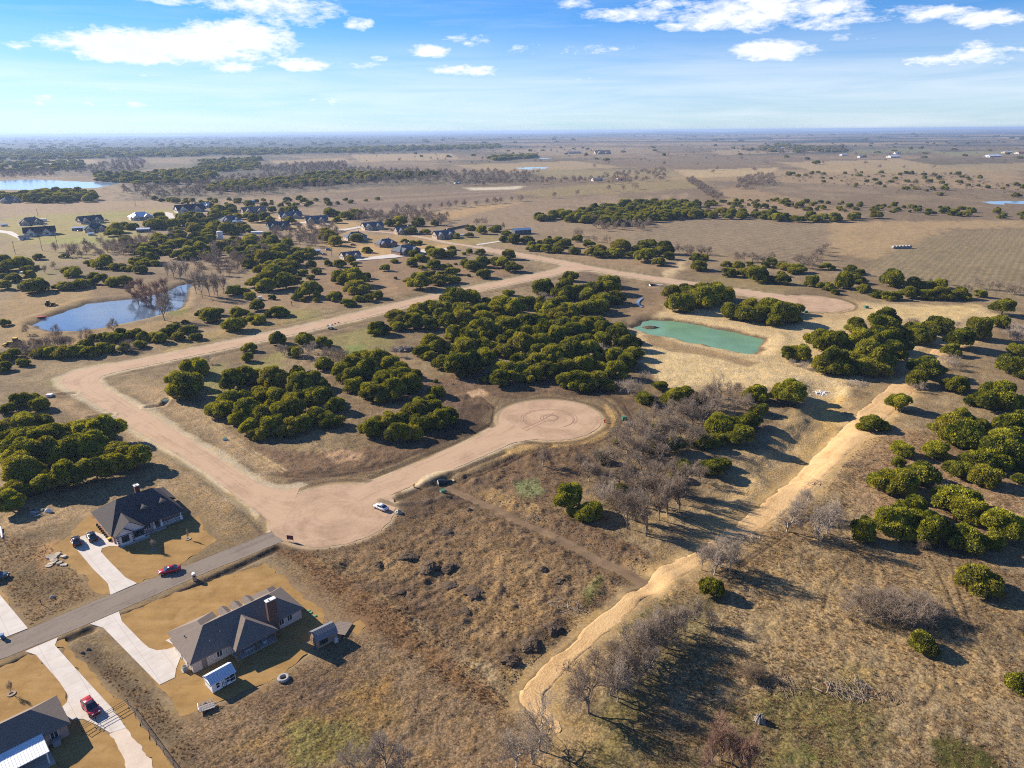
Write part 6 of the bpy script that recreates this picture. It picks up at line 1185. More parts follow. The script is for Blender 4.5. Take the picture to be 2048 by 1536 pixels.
FH = [(63, 449, 46, 20, 'brown', 'cream', 'hip', 'brown hip-roofed house at far left, behind the dark-roofed one'), (81, 470, 58, 12, 'dark', 'white', 'L', 'white far-left house with black roof and front gables'), (181, 446, 46, 25, 'teal', 'cream', 'gable', 'cream gabled house behind the teal-roofed house'), (193, 463, 46, 8, 'teal', 'cream', 'hip', 'teal-roofed house in the middle of the left lawns'),
      (282, 438, 44, 15, 'metal', 'white', 'hip', 'white metal-roofed house beside the two round trees'), (380, 423, 56, 10, 'dark', 'white', 'L', 'wide white-walled house with black roof at the curved drive'), (408, 415, 26, 10, 'metal', 'white', 'gable', 'white garage behind the wide white-walled house'), (508, 427, 48, 5, 'brown', 'stone', 'L', 'long brown-roofed stone house among trees'), (462, 445, 42, 15, 'slate', 'stone', 'hip', 'slate-roofed house half hidden by junipers'), (581, 436, 46, 5, 'slate', 'cream', 'L', 'two-gabled slate-roofed cream house'), (633, 445, 46, 0, 'slate', 'stone', 'L', 'slate-roofed stone house left of the street bend'), (557, 458, 44, 5, 'teal', 'grey', 'gable', 'blue-grey house behind the parked boat'),
      (745, 458, 44, 10, 'slate', 'cream', 'L', 'cream house with white canopy at the back of the street'), (810, 467, 42, 8, 'slate', 'stone', 'L', 'slate-roofed stone house in the middle of the street'), (888, 476, 46, 5, 'slate', 'stone', 'L', 'slate-roofed stone house beside the brown fence'), (711, 479, 44, 12, 'slate', 'cream', 'hip', 'slate hip-roofed house behind the red truck'), (772, 492, 42, 15, 'slate', 'brick', 'hip', 'slate hip-roofed brick house left of the sandy yard'), (812, 507, 54, 15, 'slate', 'brick', 'hip', 'nearest of the street houses, with sandy yard and black slope'), (22, 405, 36, 10, 'slate', 'cream', 'hip', 'small grey house alone in the far left pasture'), (2, 405, 14, 0, 'brown', 'brick', 'gable', 'brick house cut by the left edge')]
for a in FH: far_house(*a)
for a in [(49, 479, 20, 15, 'slate', 'white', 'shed', 'small grey-roofed shed beside the white far-left house', 'shed', 'far_shed'), (183, 471, 12, 5, 'metal', 'white', 'shed', 'tiny white shed before the teal-roofed house', 'shed', 'far_shed'), (9, 453, 12, 10, 'metal', 'white', 'shed', 'white shed at the left edge of the lawns', 'shed', 'far_shed'),
          (288, 464, 26, -8, 'metal', 'grey', 'barn', 'white flat-roofed barn at the edge of the wood', 'barn', 'far_barn'), (475, 446, 20, 0, 'metal', 'white', 'barn', 'white carport beside the slate-roofed house', 'barn', 'far_barn'), (157, 461, 24, 5, 'metal', 'grey', 'barn', 'white carport with parked cars on the left lawns', 'barn', 'far_barn'), (500, 407, 20, 0, 'blue', 'navy', 'barn', 'bright blue barn behind the junipers', 'barn', 'far_barn'), (701, 516, 40, 10, 'brown', 'cream', 'gable', 'cream garage house with brown roof beside its concrete yard', 'house', 'far_house'), (627, 507, 28, 5, 'metal', 'white', 'barn', 'white-roofed workshop beside the red car', 'barn', 'far_barn'), (1043, 468, 38, -3, 'blue', 'navy', 'barn', 'dark metal barn with pale blue roof above the junction', 'barn', 'far_barn'),
          (915, 367, 14, 0, 'metal', 'white', 'gable', 'white farmhouse alone among bare trees on the plain', 'house', 'far_house'), (1242, 361, 18, 0, 'red', 'white', 'barn', 'red-roofed barn of the far farmstead', 'barn', 'far_barn'), (1194, 362, 22, 0, 'blue', 'white', 'barn', 'white and blue building left of the red-roofed barn', 'barn', 'far_barn'), (1148, 307, 28, 0, 'slate', 'navy', 'barn', 'long dark barn on the horizon plain', 'barn', 'far_barn'), (1204, 308, 34, 0, 'brown', 'stone', 'L', 'large brown house on the horizon plain', 'house', 'far_house'),
          (1687, 311, 15, 0, 'metal', 'white', 'barn', 'small white barn alone on the right plain', 'barn', 'far_barn'), (1724, 315, 18, 0, 'blue', 'white', 'barn', 'blue-roofed shed left of the white farm on the right plain', 'barn', 'far_barn'), (1786, 315, 26, 0, 'metal', 'white', 'barn', 'white farm buildings on the right plain', 'barn', 'far_barn'), (1794, 308, 14, 0, 'slate', 'white', 'gable', 'tall white house behind the farm buildings on the right plain', 'house', 'far_house'), (1984, 314, 34, 0, 'metal', 'white', 'barn', 'long white open-sided barn near the right edge', 'barn', 'far_barn'), (2013, 306, 20, 0, 'metal', 'cream', 'barn', 'cream barn behind the long white barn', 'barn', 'far_barn'), (2040, 307, 22, 0, 'red', 'white', 'barn', 'red-trimmed barn cut by the right edge', 'barn', 'far_barn'), (1565, 297, 14, 0, 'metal', 'white', 'barn', 'white hall at the edge of the far right wood', 'barn', 'far_barn'), (1588, 297, 18, 0, 'blue', 'white', 'barn', 'long blue-roofed hall at the edge of the far right wood', 'barn', 'far_barn')]: far_house(*a)
# concrete drives and yards of the far houses
for pts, lab in (([(712, 518), (790, 508), (850, 499), (880, 496), (898, 497), (895, 500), (850, 507), (790, 516), (712, 522)], 'pale concrete drive past the street houses'), ([(953, 489), (1000, 482), (1001, 484), (956, 491)], 'narrow pale concrete strip leading to the dark barn'), ([(0, 461), (25, 464), (45, 476), (38, 478), (15, 468), (0, 466)], 'pale concrete drive at the far left'), ([(330, 424), (345, 427), (350, 436), (372, 437), (372, 440), (340, 439), (332, 432)], 'curved pale drive of the wide white house'), ([(600, 444), (660, 448), (660, 450), (600, 447)], 'pale drive left of the street bend'), ([(672, 461), (720, 453), (726, 455), (690, 462)], 'pale drive of the cream street house')):
    w_ = PP(pts); sheet('far_driveway', w_, MAT_CONC, lab, float(height(w_[:, 0], w_[:, 1]).max())+.08, 0, 1, 1.2)
# ------------------------------------------------------------ vehicles
def paint(name, col, rough=.25):
    if name in _mats: return _mats[name]
    t = NT(name); t.bsdf(t.mix(t.ramp(t.noise(4, 3, .6, 0, t.obj()), .4, .7), col, tuple(x*.9 for x in col)), rough, .5, 0, None, **{'Coat Weight': .5}); _mats[name] = t.m; return t.m
TYRE = M('tyre_rubber', (.02, .02, .02), .9, .1); RIM = M('alloy_rim', (.45, .45, .46), .3, .1, 2, .5, .8); LAMP_R = M('red_tail_lamp', (.45, .02, .02), .2, .05, 2, .5); LAMP_W = M('clear_head_lamp', (.8, .8, .78), .15, .05, 2, .6)
BUMPER = M('black_bumper', (.03, .03, .03), .7, .1)
def car(label, loc, rz, style, col, matname, group=None, rack=False, name='parked_car', cat='car'):
    """x points forward; stations give belt height, half width, under-body height"""
    o = thing(name, label, cat, loc, rz, group); pm = paint(matname, col)
    if style == 'sedan':
        L = 4.75; st = [(-2.36, .52, .70, .62), (-2.28, .40, .92, .78), (-1.75, .34, .99, .86), (-1.2, .32, .98, .89), (0, .30, .95, .90), (.9, .30, .93, .89), (1.5, .32, .86, .86), (2.1, .36, .74, .78), (2.32, .42, .62, .66), (2.38, .48, .56, .52)]
        cab = [(-1.72, .98, .98, .78), (-1.05, .97, 1.37, .60), (-.2, .96, 1.44, .59), (.35, .95, 1.40, .60), (1.12, .93, .93, .74)]; wx = (-1.38, 1.42); wr = .33; hr = 1.44
    else:
        L = 4.7; st = [(-2.32, .56, .80, .72), (-2.26, .44, 1.08, .86), (-1.7, .40, 1.12, .93), (-1.0, .38, 1.10, .94), (0, .36, 1.08, .95), (.9, .36, 1.06, .94), (1.5, .38, 1.04, .92), (2.1, .42, .98, .86), (2.3, .46, .84, .76), (2.36, .54, .74, .6)]
        cab = [(-2.22, 1.10, 1.12, .84), (-1.98, 1.10, 1.66, .70), (-.6, 1.09, 1.76, .69), (.4, 1.08, 1.72, .70), (1.18, 1.05, 1.08, .82)]; wx = (-1.40, 1.44); wr = .39; hr = 1.76
    secs = []
    for x, zb, zt, hw in st: secs.append([(x, -hw, zb+.1), (x, -hw*1.0, zt-.12), (x, -hw*.90, zt), (x, hw*.90, zt), (x, hw, zt-.12), (x, hw, zb+.1), (x, hw*.86, zb), (x, -hw*.86, zb)])
    MB().loft(secs).build('body', pm, o, True)
    cs = []
    for x, zb, zt, hw in cab:
        base = hw if zt-zb < .1 else {'sedan': .78}.get(style, .84); cs.append([(x, -base, zb-.02), (x, -hw, max(zt, zb+.01)), (x, hw, max(zt, zb+.01)), (x, base, zb-.02)])
    MB().loft(cs).build('glazing', GLASS, o)
    r = MB(); rs = []
    for x, zb, zt, hw in cab[1:4]: rs.append([(x, -hw-.02, zt-.05), (x, -hw*.92, zt+.025), (x, hw*.92, zt+.025), (x, hw+.02, zt-.05)])
    ro = r.loft(rs).build('roof', pm, o, True)
    p = MB()
    for s in (-1, 1):
        for k, (x, zb, zt, hw) in enumerate(cab):
            if k in (1, 2, 3):
                bx = cab[0][0]+.1 if k == 1 else (cab[4][0]-.06 if k == 3 else x); base = {'sedan': .80}.get(style, .86); p.tube((bx, s*base, zb), (x, s*(hw+.02), zt-.02), .045, .04, 5)
    p.build('pillar', pm, o)
    for x in wx:
        for s in (-1, 1):
            t = MB().ring([(0, -.11), (wr*.62, -.11), (wr*.97, -.10), (wr, -.05), (wr, .05), (wr*.97, .10), (wr*.62, .11), (0, .11)], 18, 1); t.move((x, s*(st[4][3]-.09), wr))
            t.v = [(a, b, c) for a, b, c in t.v]; w = t.build('wheel', TYRE, o); rm = MB().ring([(0, .116*s), (wr*.6, .116*s), (wr*.62, .08*s)], 14, 1); rm.move((x, s*(st[4][3]-.09), wr)); rm.build('rim', RIM, w)
    for s in (-1, 1):
        MB().box(2.16 if style == 'sedan' else 2.2, 2.36 if style == 'sedan' else 2.345, min(s*.38, s*.66), max(s*.38, s*.66), .58 if style == 'sedan' else .76, .70 if style == 'sedan' else .90).build('headlight', LAMP_W, o)
        MB().box(-2.39 if style == 'sedan' else -2.345, -2.2, min(s*.45, s*.74), max(s*.45, s*.74), .72, .86 if style == 'sedan' else 1.02).build('tail_light', LAMP_R, o)
        MB().box(.80, 1.0, min(s*.93, s*1.08), max(s*.93, s*1.08), .98, 1.12).build('wing_mirror', pm, o)
    MB().box(2.3, 2.42, -.6, .6, .38, .52).build('bumper', BUMPER, o); MB().box(-2.42, -2.3, -.62, .62, .42, .58).build('bumper', BUMPER, o)
    if rack:
        k = MB(); k.box(-.35, .35, -.42, .42, hr+.026, hr+.04); k.build('sunroof', GLASS, ro)
        q = MB()
        for x in (-1.6, -1.3, -1.0): q.tube((x, -.62, hr+.05), (x, .62, hr+.05), .025, .025, 5)
        for y in (-.62, .62): q.tube((-1.75, y, hr+.05), (.3, y, hr+.05), .025, .025, 5)
        q.build('roof_rack', BUMPER, ro)
    return o
def at(px, py, z=0.0): q = Pz(px, py); return (q[0], q[1], zat(*q)+z)
car('red off-roader with sunroof parked on the lower-left driveway', (-74.2, 96.3, .075), R(-40), 'suv', (.50, .018, .035), 'cherry_red_paint', None, True)
car('red sedan driving on the grey paved road', (-79.2, 137.3, .055), R(205), 'sedan', (.46, .02, .04), 'bright_red_paint')
car('white sedan parked on the round gravel turning area', (-35.4, 165.3, .035), R(143), 'sedan', (.80, .80, .80), 'white_car_paint')
car('maroon-black SUV parked at the outer edge of the upper driveway', (-107.9, 149.7, .075), R(128), 'suv', (.045, .012, .014), 'dark_maroon_paint', None, True)
car('black SUV parked nearest the dark-roofed house', (-105.2, 151.7, .075), R(132), 'suv', (.015, .016, .02), 'black_car_paint', None, True)
q = Pz(0, 1158); car('grey-green car cut by the left edge of the picture', (q[0]-.6, q[1], zat(*q)), R(20), 'suv', (.06, .085, .085), 'grey_green_paint')
for px, py, rz, st, colr, nm, lab in ((706, 491, 10, 'suv', (.40, .03, .04), 'far_red_truck', 'dark red truck between the two far street houses'), (648, 510, 5, 'sedan', (.36, .03, .04), 'far_red_car', 'red car beside the white-roofed workshop'), (783, 461, 90, 'sedan', (.5, .12, .16), 'far_pink_car', 'red car at the garage of the middle street house'), (636, 449, 20, 'suv', (.03, .03, .035), 'far_black_car', 'black car before the house left of the street bend'), (458, 428, 0, 'sedan', (.7, .7, .7), 'far_white_car', 'white car at the far tree-lined house'),
                                       (152, 462, 80, 'suv', (.6, .6, .6), 'far_silver_car', 'silver car under the white carport, left one'), (160, 463, 80, 'sedan', (.2, .03, .04), 'far_maroon_car', 'maroon car under the white carport, right one'), (213, 442, 10, 'suv', (.05, .05, .06), 'far_dark_car', 'dark car right of the cream gabled house'), (659, 444, 0, 'sedan', (.15, .04, .03), 'far_brown_car', 'brown car at the right end of the stone house'), (657, 501, 0, 'suv', (.06, .15, .30), 'far_blue_truck', 'blue truck behind the white-roofed workshop')):
    car(lab, at(px, py), R(rz), st, colr, nm, 'cars at the far houses')

# ------------------------------------------------------------ things round the houses
def lump_mesh(name, seed, rx, ry, h, rough=.35, n=26, m=9):
    g = np.random.default_rng(seed); vs = []; 
    for j in range(m+1):
        f = j/m
        for i in range(n):
            a = 2*math.pi*i/n; rr = (1-f**1.3); k = 1+rough*(vnoise(np.array([math.cos(a)*1.7+seed*3.1+f]), np.array([math.sin(a)*1.7+f*2.3]), seed)[0]-.5)*2+.10*g.normal()
            z = h*(math.sin(f*math.pi/2))*(1+.3*(vnoise(np.array([math.cos(a)*2.3*rr+seed]), np.array([math.sin(a)*2.3*rr]), seed+4)[0]-.5))+.05*h*g.normal(); vs.append((rx*rr*k*math.cos(a), ry*rr*k*math.sin(a), z if j else -.25))
    vs.append((0, 0, h)); fs = [(j*n+i, j*n+(i+1) % n, (j+1)*n+(i+1) % n, (j+1)*n+i) for j in range(m) for i in range(n)]; fs += [(m*n+i, m*n+(i+1) % n, len(vs)-1) for i in range(n)]
    return vs, fs
CLOD = M('dark_clodded_soil', tuple(C(112, 92, 70)), .95, .45, 2.5, .1, 0, .15); ROCK = M('weathered_limestone', tuple(C(198, 180, 152)), .9, .25, 2.2, .2, 0, .05); GREYROCK = M('grey_fieldstone', tuple(C(120, 112, 104)), .9, .25, 2.2, .2, 0, .05)
mounds = [(815, 1122, 40, 'dark earth mound nearest the round gravel turning area'), (858, 1145, 50, 'largest dark earth mound in the middle of the torn-up lot'), (898, 1140, 38, 'tall dark earth mound right of the largest mound'), (899, 1175, 40, 'black earth mound below the two tall mounds'), (947, 1192, 52, 'long dark earth mound at the lower end of the mound row'), (890, 1071, 44, 'flat blackened earth heap near the gravel turning area'), (938, 1023, 14, 'tiny dark heap beside the earth track'), (757, 1132, 26, 'small earth mound at the left end of the mound row'),
          (800, 1186, 20, 'low clod heap left below the mound row'), (930, 1225, 26, 'low clod heap below the long mound'), (1120, 1165, 26, 'clod heap beside the green weeds near the sandy track'), (1085, 1140, 22, 'small clod heap right of the mound row'), (1020, 1325, 40, 'black clod bank at the bend of the sandy track, left part'), (1062, 1295, 44, 'black clod bank at the bend of the sandy track, middle part'), (1105, 1262, 40, 'black clod bank at the bend of the sandy track, right part')]
for k, (px, py, w, lab) in enumerate(mounds):
    q = at(px, py-.15*w); r = .5*w*depth_at(q[:2])/FPX; vs, fs = lump_mesh('dirt_mound', 30+k, r, r*.8, r*(.42 if 'flat' not in lab and 'low' not in lab else .2))
    tag(MB().add(vs, fs).build('dirt_mound', CLOD, None, loc=q), lab, 'dirt mound', 'heaps of dug earth on the torn-up lot').rotation_euler = (0, 0, k*1.3)
q = at(805, 700); vs, fs = lump_mesh('gravel_heap', 5, 6.5, 4.0, 2.2, .2); tag(MB().add(vs, fs).build('gravel_heap', M('grey_heap', tuple(C(140, 124, 108)), .95, .2, 3, .1, 0, .05), None, loc=q), 'grey gravel heap left of the big middle grove', 'gravel heap')
def rock(px, py, w, lab, m, group=None, name='boulder', cat='rock', flat=.7):
    q = at(px, py); r = .5*w*depth_at(q[:2])/FPX; vs, fs = lump_mesh(name, int(px*3+py), r, r*.85, r*flat*1.3, .3, 12, 5); return tag(MB().add(vs, fs).build(name, m, None, loc=q), lab, cat, group)
rock(165, 1306, 9, 'dark boulder in the weeds by the long driveway, left one', GREYROCK); rock(177, 1299, 9, 'dark boulder in the weeds by the long driveway, right one', GREYROCK); rock(105, 1196, 10, 'pale boulder alone in the empty lot', ROCK); rock(797, 1026, 16, 'pale rock beside the white car turning area', ROCK); rock(1388, 1235, 6, 'small dark rock near the single juniper', GREYROCK)
# limestone slabs
qs = at(113, 1121); g0 = random.Random(3)
for k in range(16):
    px, py = g0.uniform(96, 130), g0.uniform(1109, 1132); q = at(px, py); w = g0.uniform(.5, 1.1); pts = [(w*(.8+.35*g0.random())*math.cos(a*math.pi/3), .7*w*(.8+.35*g0.random())*math.sin(a*math.pi/3)) for a in range(6)]
    tag(MB().prism(pts, -.05, g0.uniform(.15, .38)).build('stone_slab', ROCK, None, loc=q), 'pale limestone slab dumped in the empty lot beside the driveway', 'stone slab', 'pale limestone slabs').rotation_euler = (g0.uniform(-.15, .15), g0.uniform(-.15, .15), g0.uniform(0, 3))
def mailbox():
    q = at(390, 1160); o = thing('stone_mailbox', 'pale stone mailbox pillar beside the paved road', 'mailbox', q, R(25)); MB().box(-.4, .4, -.38, .38, -.3, 1.55).build('pillar', ROCK, o)
    c = MB(); n = 8; c.extr([(.46*math.cos(math.pi*i/n), 1.553+.35*math.sin(math.pi*i/n)) for i in range(n+1)], -.44, .44, 'y'); c.build('cap', M('pale_cap', (.78, .74, .66), .8, .1), o); MB().box(-.2, .2, -.42, -.382, .95, 1.3).build('letter_door', BUMPER, o)
mailbox()
def sign():
    q = at(581, 1083); o = thing('sign_board', 'dark maroon sign board on two posts at the end of the paved road', 'sign', q, R(-12)); MB().box(-.85, .85, -.04, .04, .75, 1.85).build('panel', M('maroon_panel', (.10, .025, .04), .5, .15), o)
    for s in (-1, 1): MB().box(s*.7-.05, s*.7+.05, .042, .12, -.3, 1.9).build('post', M('pale_post', (.6, .55, .48), .8, .1), o)
    MB().box(-.9, .9, -.06, -.042, .7, .75).build('trim', M('pale_post', (.6, .55, .48), .8, .1), o)
sign()
o = thing('tyre_planter', 'big pale tractor tyre lying flat behind the long brick house', 'tyre', (-42.7, 103.4, .0), 0)
MB().ring([(.62, .0), (.95, .0), (1.05, .12), (1.05, .42), (.95, .55), (.66, .55), (.58, .42), (.58, .12), (.62, .0)], 28).build('casing', M('sun_bleached_rubber', (.38, .35, .32), .9, .15), o); t = MB()
for k in range(20): a = k*math.pi/10; t.box(1.05, 1.10, -.08, .08, .08, .46); t.v[-8:] = [(x*math.cos(a)-y*math.sin(a), x*math.sin(a)+y*math.cos(a), z) for x, y, z in t.v[-8:]]
t.build('tread', M('sun_bleached_rubber', (.38, .35, .32), .9, .15), o)
def trailer():
    o = thing('utility_trailer', 'small open utility trailer with mesh sides at the edge of the lawn', 'trailer', (-54.0, 96.4, zat(-54, 96.4)), R(28)); gm = M('galvanised_steel', (.50, .49, .47), .5, .15, 3, .5, .4); MB().box(-1.3, 1.3, -.8, .8, .45, .52).build('bed', M('weathered_boards', (.34, .29, .24), .9, .2), o)
    for nm, a in (('side_rail', [(-1.3, -.8, 1.3, -.8)]), ('side_rail', [(-1.3, .8, 1.3, .8)]), ('ramp', [(-1.3, -.8, -1.3, .8)])):
        m = MB()
        for x0, y0, x1, y1 in a:
            for z in (.55, .85, 1.15): m.tube((x0, y0, z), (x1, y1, z), .03, .03, 5)
            for k in range(7): f = k/6; m.tube((x0+(x1-x0)*f, y0+(y1-y0)*f, .52), (x0+(x1-x0)*f, y0+(y1-y0)*f, 1.15), .022, .022, 4)
        m.build(nm, gm, o)
    for s in (-1, 1): w = MB().ring([(0, -.09), (.3, -.09), (.33, 0), (.3, .09), (0, .09)], 14, 1); w.move((-.1, s*.93, .33)); w.build('wheel', TYRE, o)
    MB().tube((1.3, -.5, .45), (2.3, 0, .45), .04).tube((1.3, .5, .45), (2.3, 0, .45), .04).build('drawbar', gm, o)
trailer()
for k, (x, y) in enumerate(((-43.3, 123.0), (-42.7, 122.4), (-41.5, 121.3))): tag(MB().ring([(0, .16), (.28, .15), (.34, .1), (.36, -.1)], 16).build('septic_lid', M('green_plastic_lid', (.12, .30, .14), .6, .1), None, loc=(x, y, .02)), ['green septic lid nearest the house corner', 'green septic lid in the middle of three', 'green septic lid farthest towards the gambrel shed'][k], 'septic lid', 'green septic lids')
def deck():
    o = thing('wooden_platform', 'weathered brown wooden platform with low frame beyond the gambrel shed', 'platform', (-35.2, 116.7, 0), R(-12)); bm = M('weathered_brown_plank', (.22, .17, .135), .9, .25)
    for k in range(9): MB().box(-1.6, 1.7, -1.5+k*.42, -1.11+k*.42, .32, .38).build('plank', bm, o)
    f = MB(); [f.box(a, a+.12, -1.5, 2.25, 0, .318) for a in (-1.55, 0, 1.55)]; f.build('frame', M('orange_brown_beam', (.30, .15, .07), .9, .2), o); MB().box(-1.2, 1.0, -2.9, -1.6, 0, .25).build('sandbox', M('orange_brown_beam', (.30, .15, .07), .9, .2), o)
deck()
def bin_():
    o = thing('wheeled_bin', 'blue wheeled bin at the left edge beside the paved road', 'bin', at(6, 1277), R(30)); bm = M('blue_bin_plastic', (.03, .12, .28), .5, .1); MB().loft([[(-.27, -.3, .05), (.27, -.3, .05), (.27, .3, .05), (-.27, .3, .05)], [(-.33, -.37, 1.0), (.33, -.37, 1.0), (.33, .37, 1.0), (-.33, .37, 1.0)]]).build('body', bm, o); MB().box(-.35, .35, -.42, .4, 1.003, 1.07).build('lid', bm, o)
    for s in (-1, 1): w = MB().ring([(0, -.05), (.13, -.05), (.13, .05), (0, .05)], 10, 1); w.move((s*.25, .35, .13)); w.build('wheel', TYRE, o)
bin_()
tag(MB().tube((0, 0, -.3), (0, 0, 1.5), .08, .06, 7).build('stump_post', M('charred_post', (.05, .04, .035), .9, .2), None, loc=at(83, 1210)), 'thin black post standing in the empty lot', 'post')
tag(MB().tube((-2.2, 3.0, .22), (1.6, -2.0, .22), .22, .22, 10).build('white_pipe', M('white_pipe_plastic', (.72, .72, .76), .4, .08), None, loc=at(3, 1068)), 'thick white pipe lying at the left edge', 'pipe')
tag(MB().add(*lump_mesh('s', 9, 1.2, .6, .9, .1, 14, 6)).build('white_tank', M('off_white_plastic', (.66, .64, .6), .5, .1), None, loc=at(97, 1022)), 'small off-white tank under the junipers by the scrap', 'tank')
g1 = random.Random(8)
for k in range(12):
    q = at(g1.uniform(52, 88), g1.uniform(1018, 1032)); m = [M('scrap_grey', (.3, .3, .3), .6, .3), M('scrap_teal', (.10, .16, .17), .6, .3), M('scrap_white', (.6, .58, .55), .6, .2), M('scrap_brown', (.2, .12, .08), .8, .3)][k % 4]
    b = MB().box(-.5, .5, -.25, .25, 0, .4) if k % 2 else MB().tube((-.9, 0, .2), (.9, .2, .35), .12, .12, 7); tag(b.build('scrap_piece', m, None, loc=q), ['grey', 'teal', 'white', 'brown'][k % 4]+' scrap piece in the junk pile under the leaning juniper', 'scrap', 'junk pile').rotation_euler = (g1.uniform(-.2, .2), g1.uniform(-.2, .2), g1.uniform(0, 3))
MB_y = MB().box(-.55, .55, -.35, .35, 0, .55); o = tag(MB_y.build('yellow_box', M('yellow_plastic', (.75, .48, .04), .5, .08), None, loc=(-100.4, 151.2, .075)), 'yellow box beside the garage corner of the dark-roofed house', 'box'); o.rotation_euler = (0, 0, R(44))
for k, (px, py, lab) in enumerate(((308, 1100, 'bare young tree before the middle of the dark-roofed house'), (376, 1078, 'bare young tree before the porch of the dark-roofed house'), (23, 1388, 'bare young tree in a ring at the lower left lawn'))):
    q = at(px, py); c, t_, _ = bare_variant('upright', k, 'pale'); tree_obj('young_tree', lab, 'young tree', 'young trees planted in the lawns', (q[0], q[1], .0), k, (1.6, 1.6, 3.2), c, t_)
    tag(MB().ring([(.35, -.02), (.72, -.02), (.72, .14), (.35, .10)], 16).build('planting_ring', M('mulch_ring', (.30, .24, .18), .95, .3, 6), None, loc=(q[0], q[1], .02)), ['ring of stones round the young tree at the house middle', 'ring of stones round the young tree at the porch', 'ring of stones in the lower left lawn'][k], 'tree ring', 'rings round young trees')
# fences
def fence(label, pts, h, rails, post_every, mat, mesh=False):
    o = thing('fence', label, 'fence', (pts[0][0], pts[0][1], 0)); x0, y0 = pts[0]
    for i in range(len(pts)-1):
        a, b = np.array(pts[i])-pts[0], np.array(pts[i+1])-pts[0]; L = np.linalg.norm(b-a); n = max(1, round(L/post_every))
        for z in rails: MB().tube((*a, z), (*b, z), .045, .045, 5).build('rail', mat, o)
        for k in range(n+(i == len(pts)-2)): p = a+(b-a)*k/n; MB().tube((*p, -.2), (*p, h), .05, .05, 6).build('post', mat, o)
        if mesh:
            m = MB(); kx = int(L/.25)
            for k in range(kx): p = a+(b-a)*k/kx; m.tube((*p, .05), (*p, h-.05), .010, .010, 3, False)
            for z in np.arange(.15, h, .25): m.tube((*a, z), (*b, z), .010, .010, 3, False)
            tag(m.build('wire_mesh', M('rusty_wire', (.16, .12, .10), .7, .2), o), kind='stuff')
BLK = M('black_pipe_rail', (.02, .02, .022), .6, .1)
fence('black three-rail fence left of the lower driveway gate', [(-73.16, 91.69), (-71.8, 93.55)], 1.35, (.4, .8, 1.25), 1.6, BLK); fence('black three-rail fence right of the lower driveway gate', [(-69.9, 95.68), (-68.4, 97.55)], 1.35, (.4, .8, 1.25), 1.6, BLK)
fence('black gate rails across the lower driveway', [(-71.8, 93.55), (-69.9, 95.68)], 1.3, (.45, .85, 1.2), 2.8, BLK)
fence('wire mesh fence beside the limestone lane', [(-68.4, 97.55), (-65.86, 95.1), (-61.5, 91.0), (-57.0, 86.8), (-54.4, 84.5), (-50, 80.4)], 1.35, (1.3,), 3.0, M('rusty_pipe', (.12, .085, .07), .8, .2), True)
a, b = Pz(889, 462), Pz(938, 452); o = thing('board_fence', 'brown board fence behind the far street houses', 'fence', (a[0], a[1], zat(*a)), math.atan2(b[1]-a[1], b[0]-a[0])); L = float(np.linalg.norm(b-a))
for k in range(int(L/1.5)): MB().box(k*1.5, k*1.5+1.42, -.05, .05, -1, 2.2).build('board_panel', M('brown_fence_boards', (.13, .09, .06), .9, .2), o)
# utility bits along the new roads
def box_thing(name, label, cat, px, py, w, d, h, mat, rz=0, lid=None, group=None):
    o = thing(name, label, cat, at(px, py), rz, group); MB().box(-w/2, w/2, -d/2, d/2, -.1, h).build('cabinet', mat, o); MB().box(-w/2-.04, w/2+.04, -d/2-.04, d/2+.04, h+.003, h+.08).build('lid', lid or mat, o); return o
GRN = M('utility_green', (.06, .16, .10), .5, .1); WHT = M('utility_white', (.72, .70, .66), .6, .08)
box_thing('utility_box', 'green utility box right of the looped cul-de-sac', 'utility box', 1248, 838, 1.6, 1.2, 1.0, GRN, .3); box_thing('utility_box', 'green-topped utility box beside the culvert end', 'utility box', 886, 982, 1.5, 1.1, .7, M('utility_pale_green', (.22, .34, .2), .6, .1), .5, GRN); box_thing('utility_box', 'white concrete box at the outside of the road bend', 'utility box', 100, 794, 2.0, 1.6, .9, WHT, .2); box_thing('utility_box', 'pale utility box beside the trench inside the road bend', 'utility box', 331, 802, 1.7, 1.3, .8, WHT, .2, GRN); box_thing('utility_box', 'small utility box before the round juniper grove', 'utility box', 450, 880, 1.3, 1.0, .6, WHT, .4, GRN); box_thing('utility_box', 'dark utility box right of the far cul-de-sac', 'utility box', 1732, 616, 2.2, 1.6, 1.1, GRN, .2); box_thing('utility_box', 'dark utility box in front of the far cul-de-sac', 'utility box', 1611, 626, 2.0, 1.4, 1.0, GRN, .2)
def hydrant(label, px, py, col, nm):
    o = thing('hydrant', label, 'hydrant', at(px, py)); m = M(nm, col, .5, .08); MB().ring([(0, -.1), (.28, -.1), (.28, .08), (.2, .1), (.2, .95), (.25, 1.0), (.22, 1.1), (.1, 1.25), (0, 1.28)], 14).build('barrel', m, o)
    for s in (-1, 1): MB().tube((s*.15, 0, .75), (s*.4, 0, .75), .11, .11, 8).build('nozzle', m, o)
hydrant('red hydrant at the edge of the looped cul-de-sac', 1209, 845, (.55, .04, .03), 'hydrant_red'); hydrant('yellow hydrant beside the short gravel road', 828, 975, (.75, .42, .03), 'hydrant_yellow')
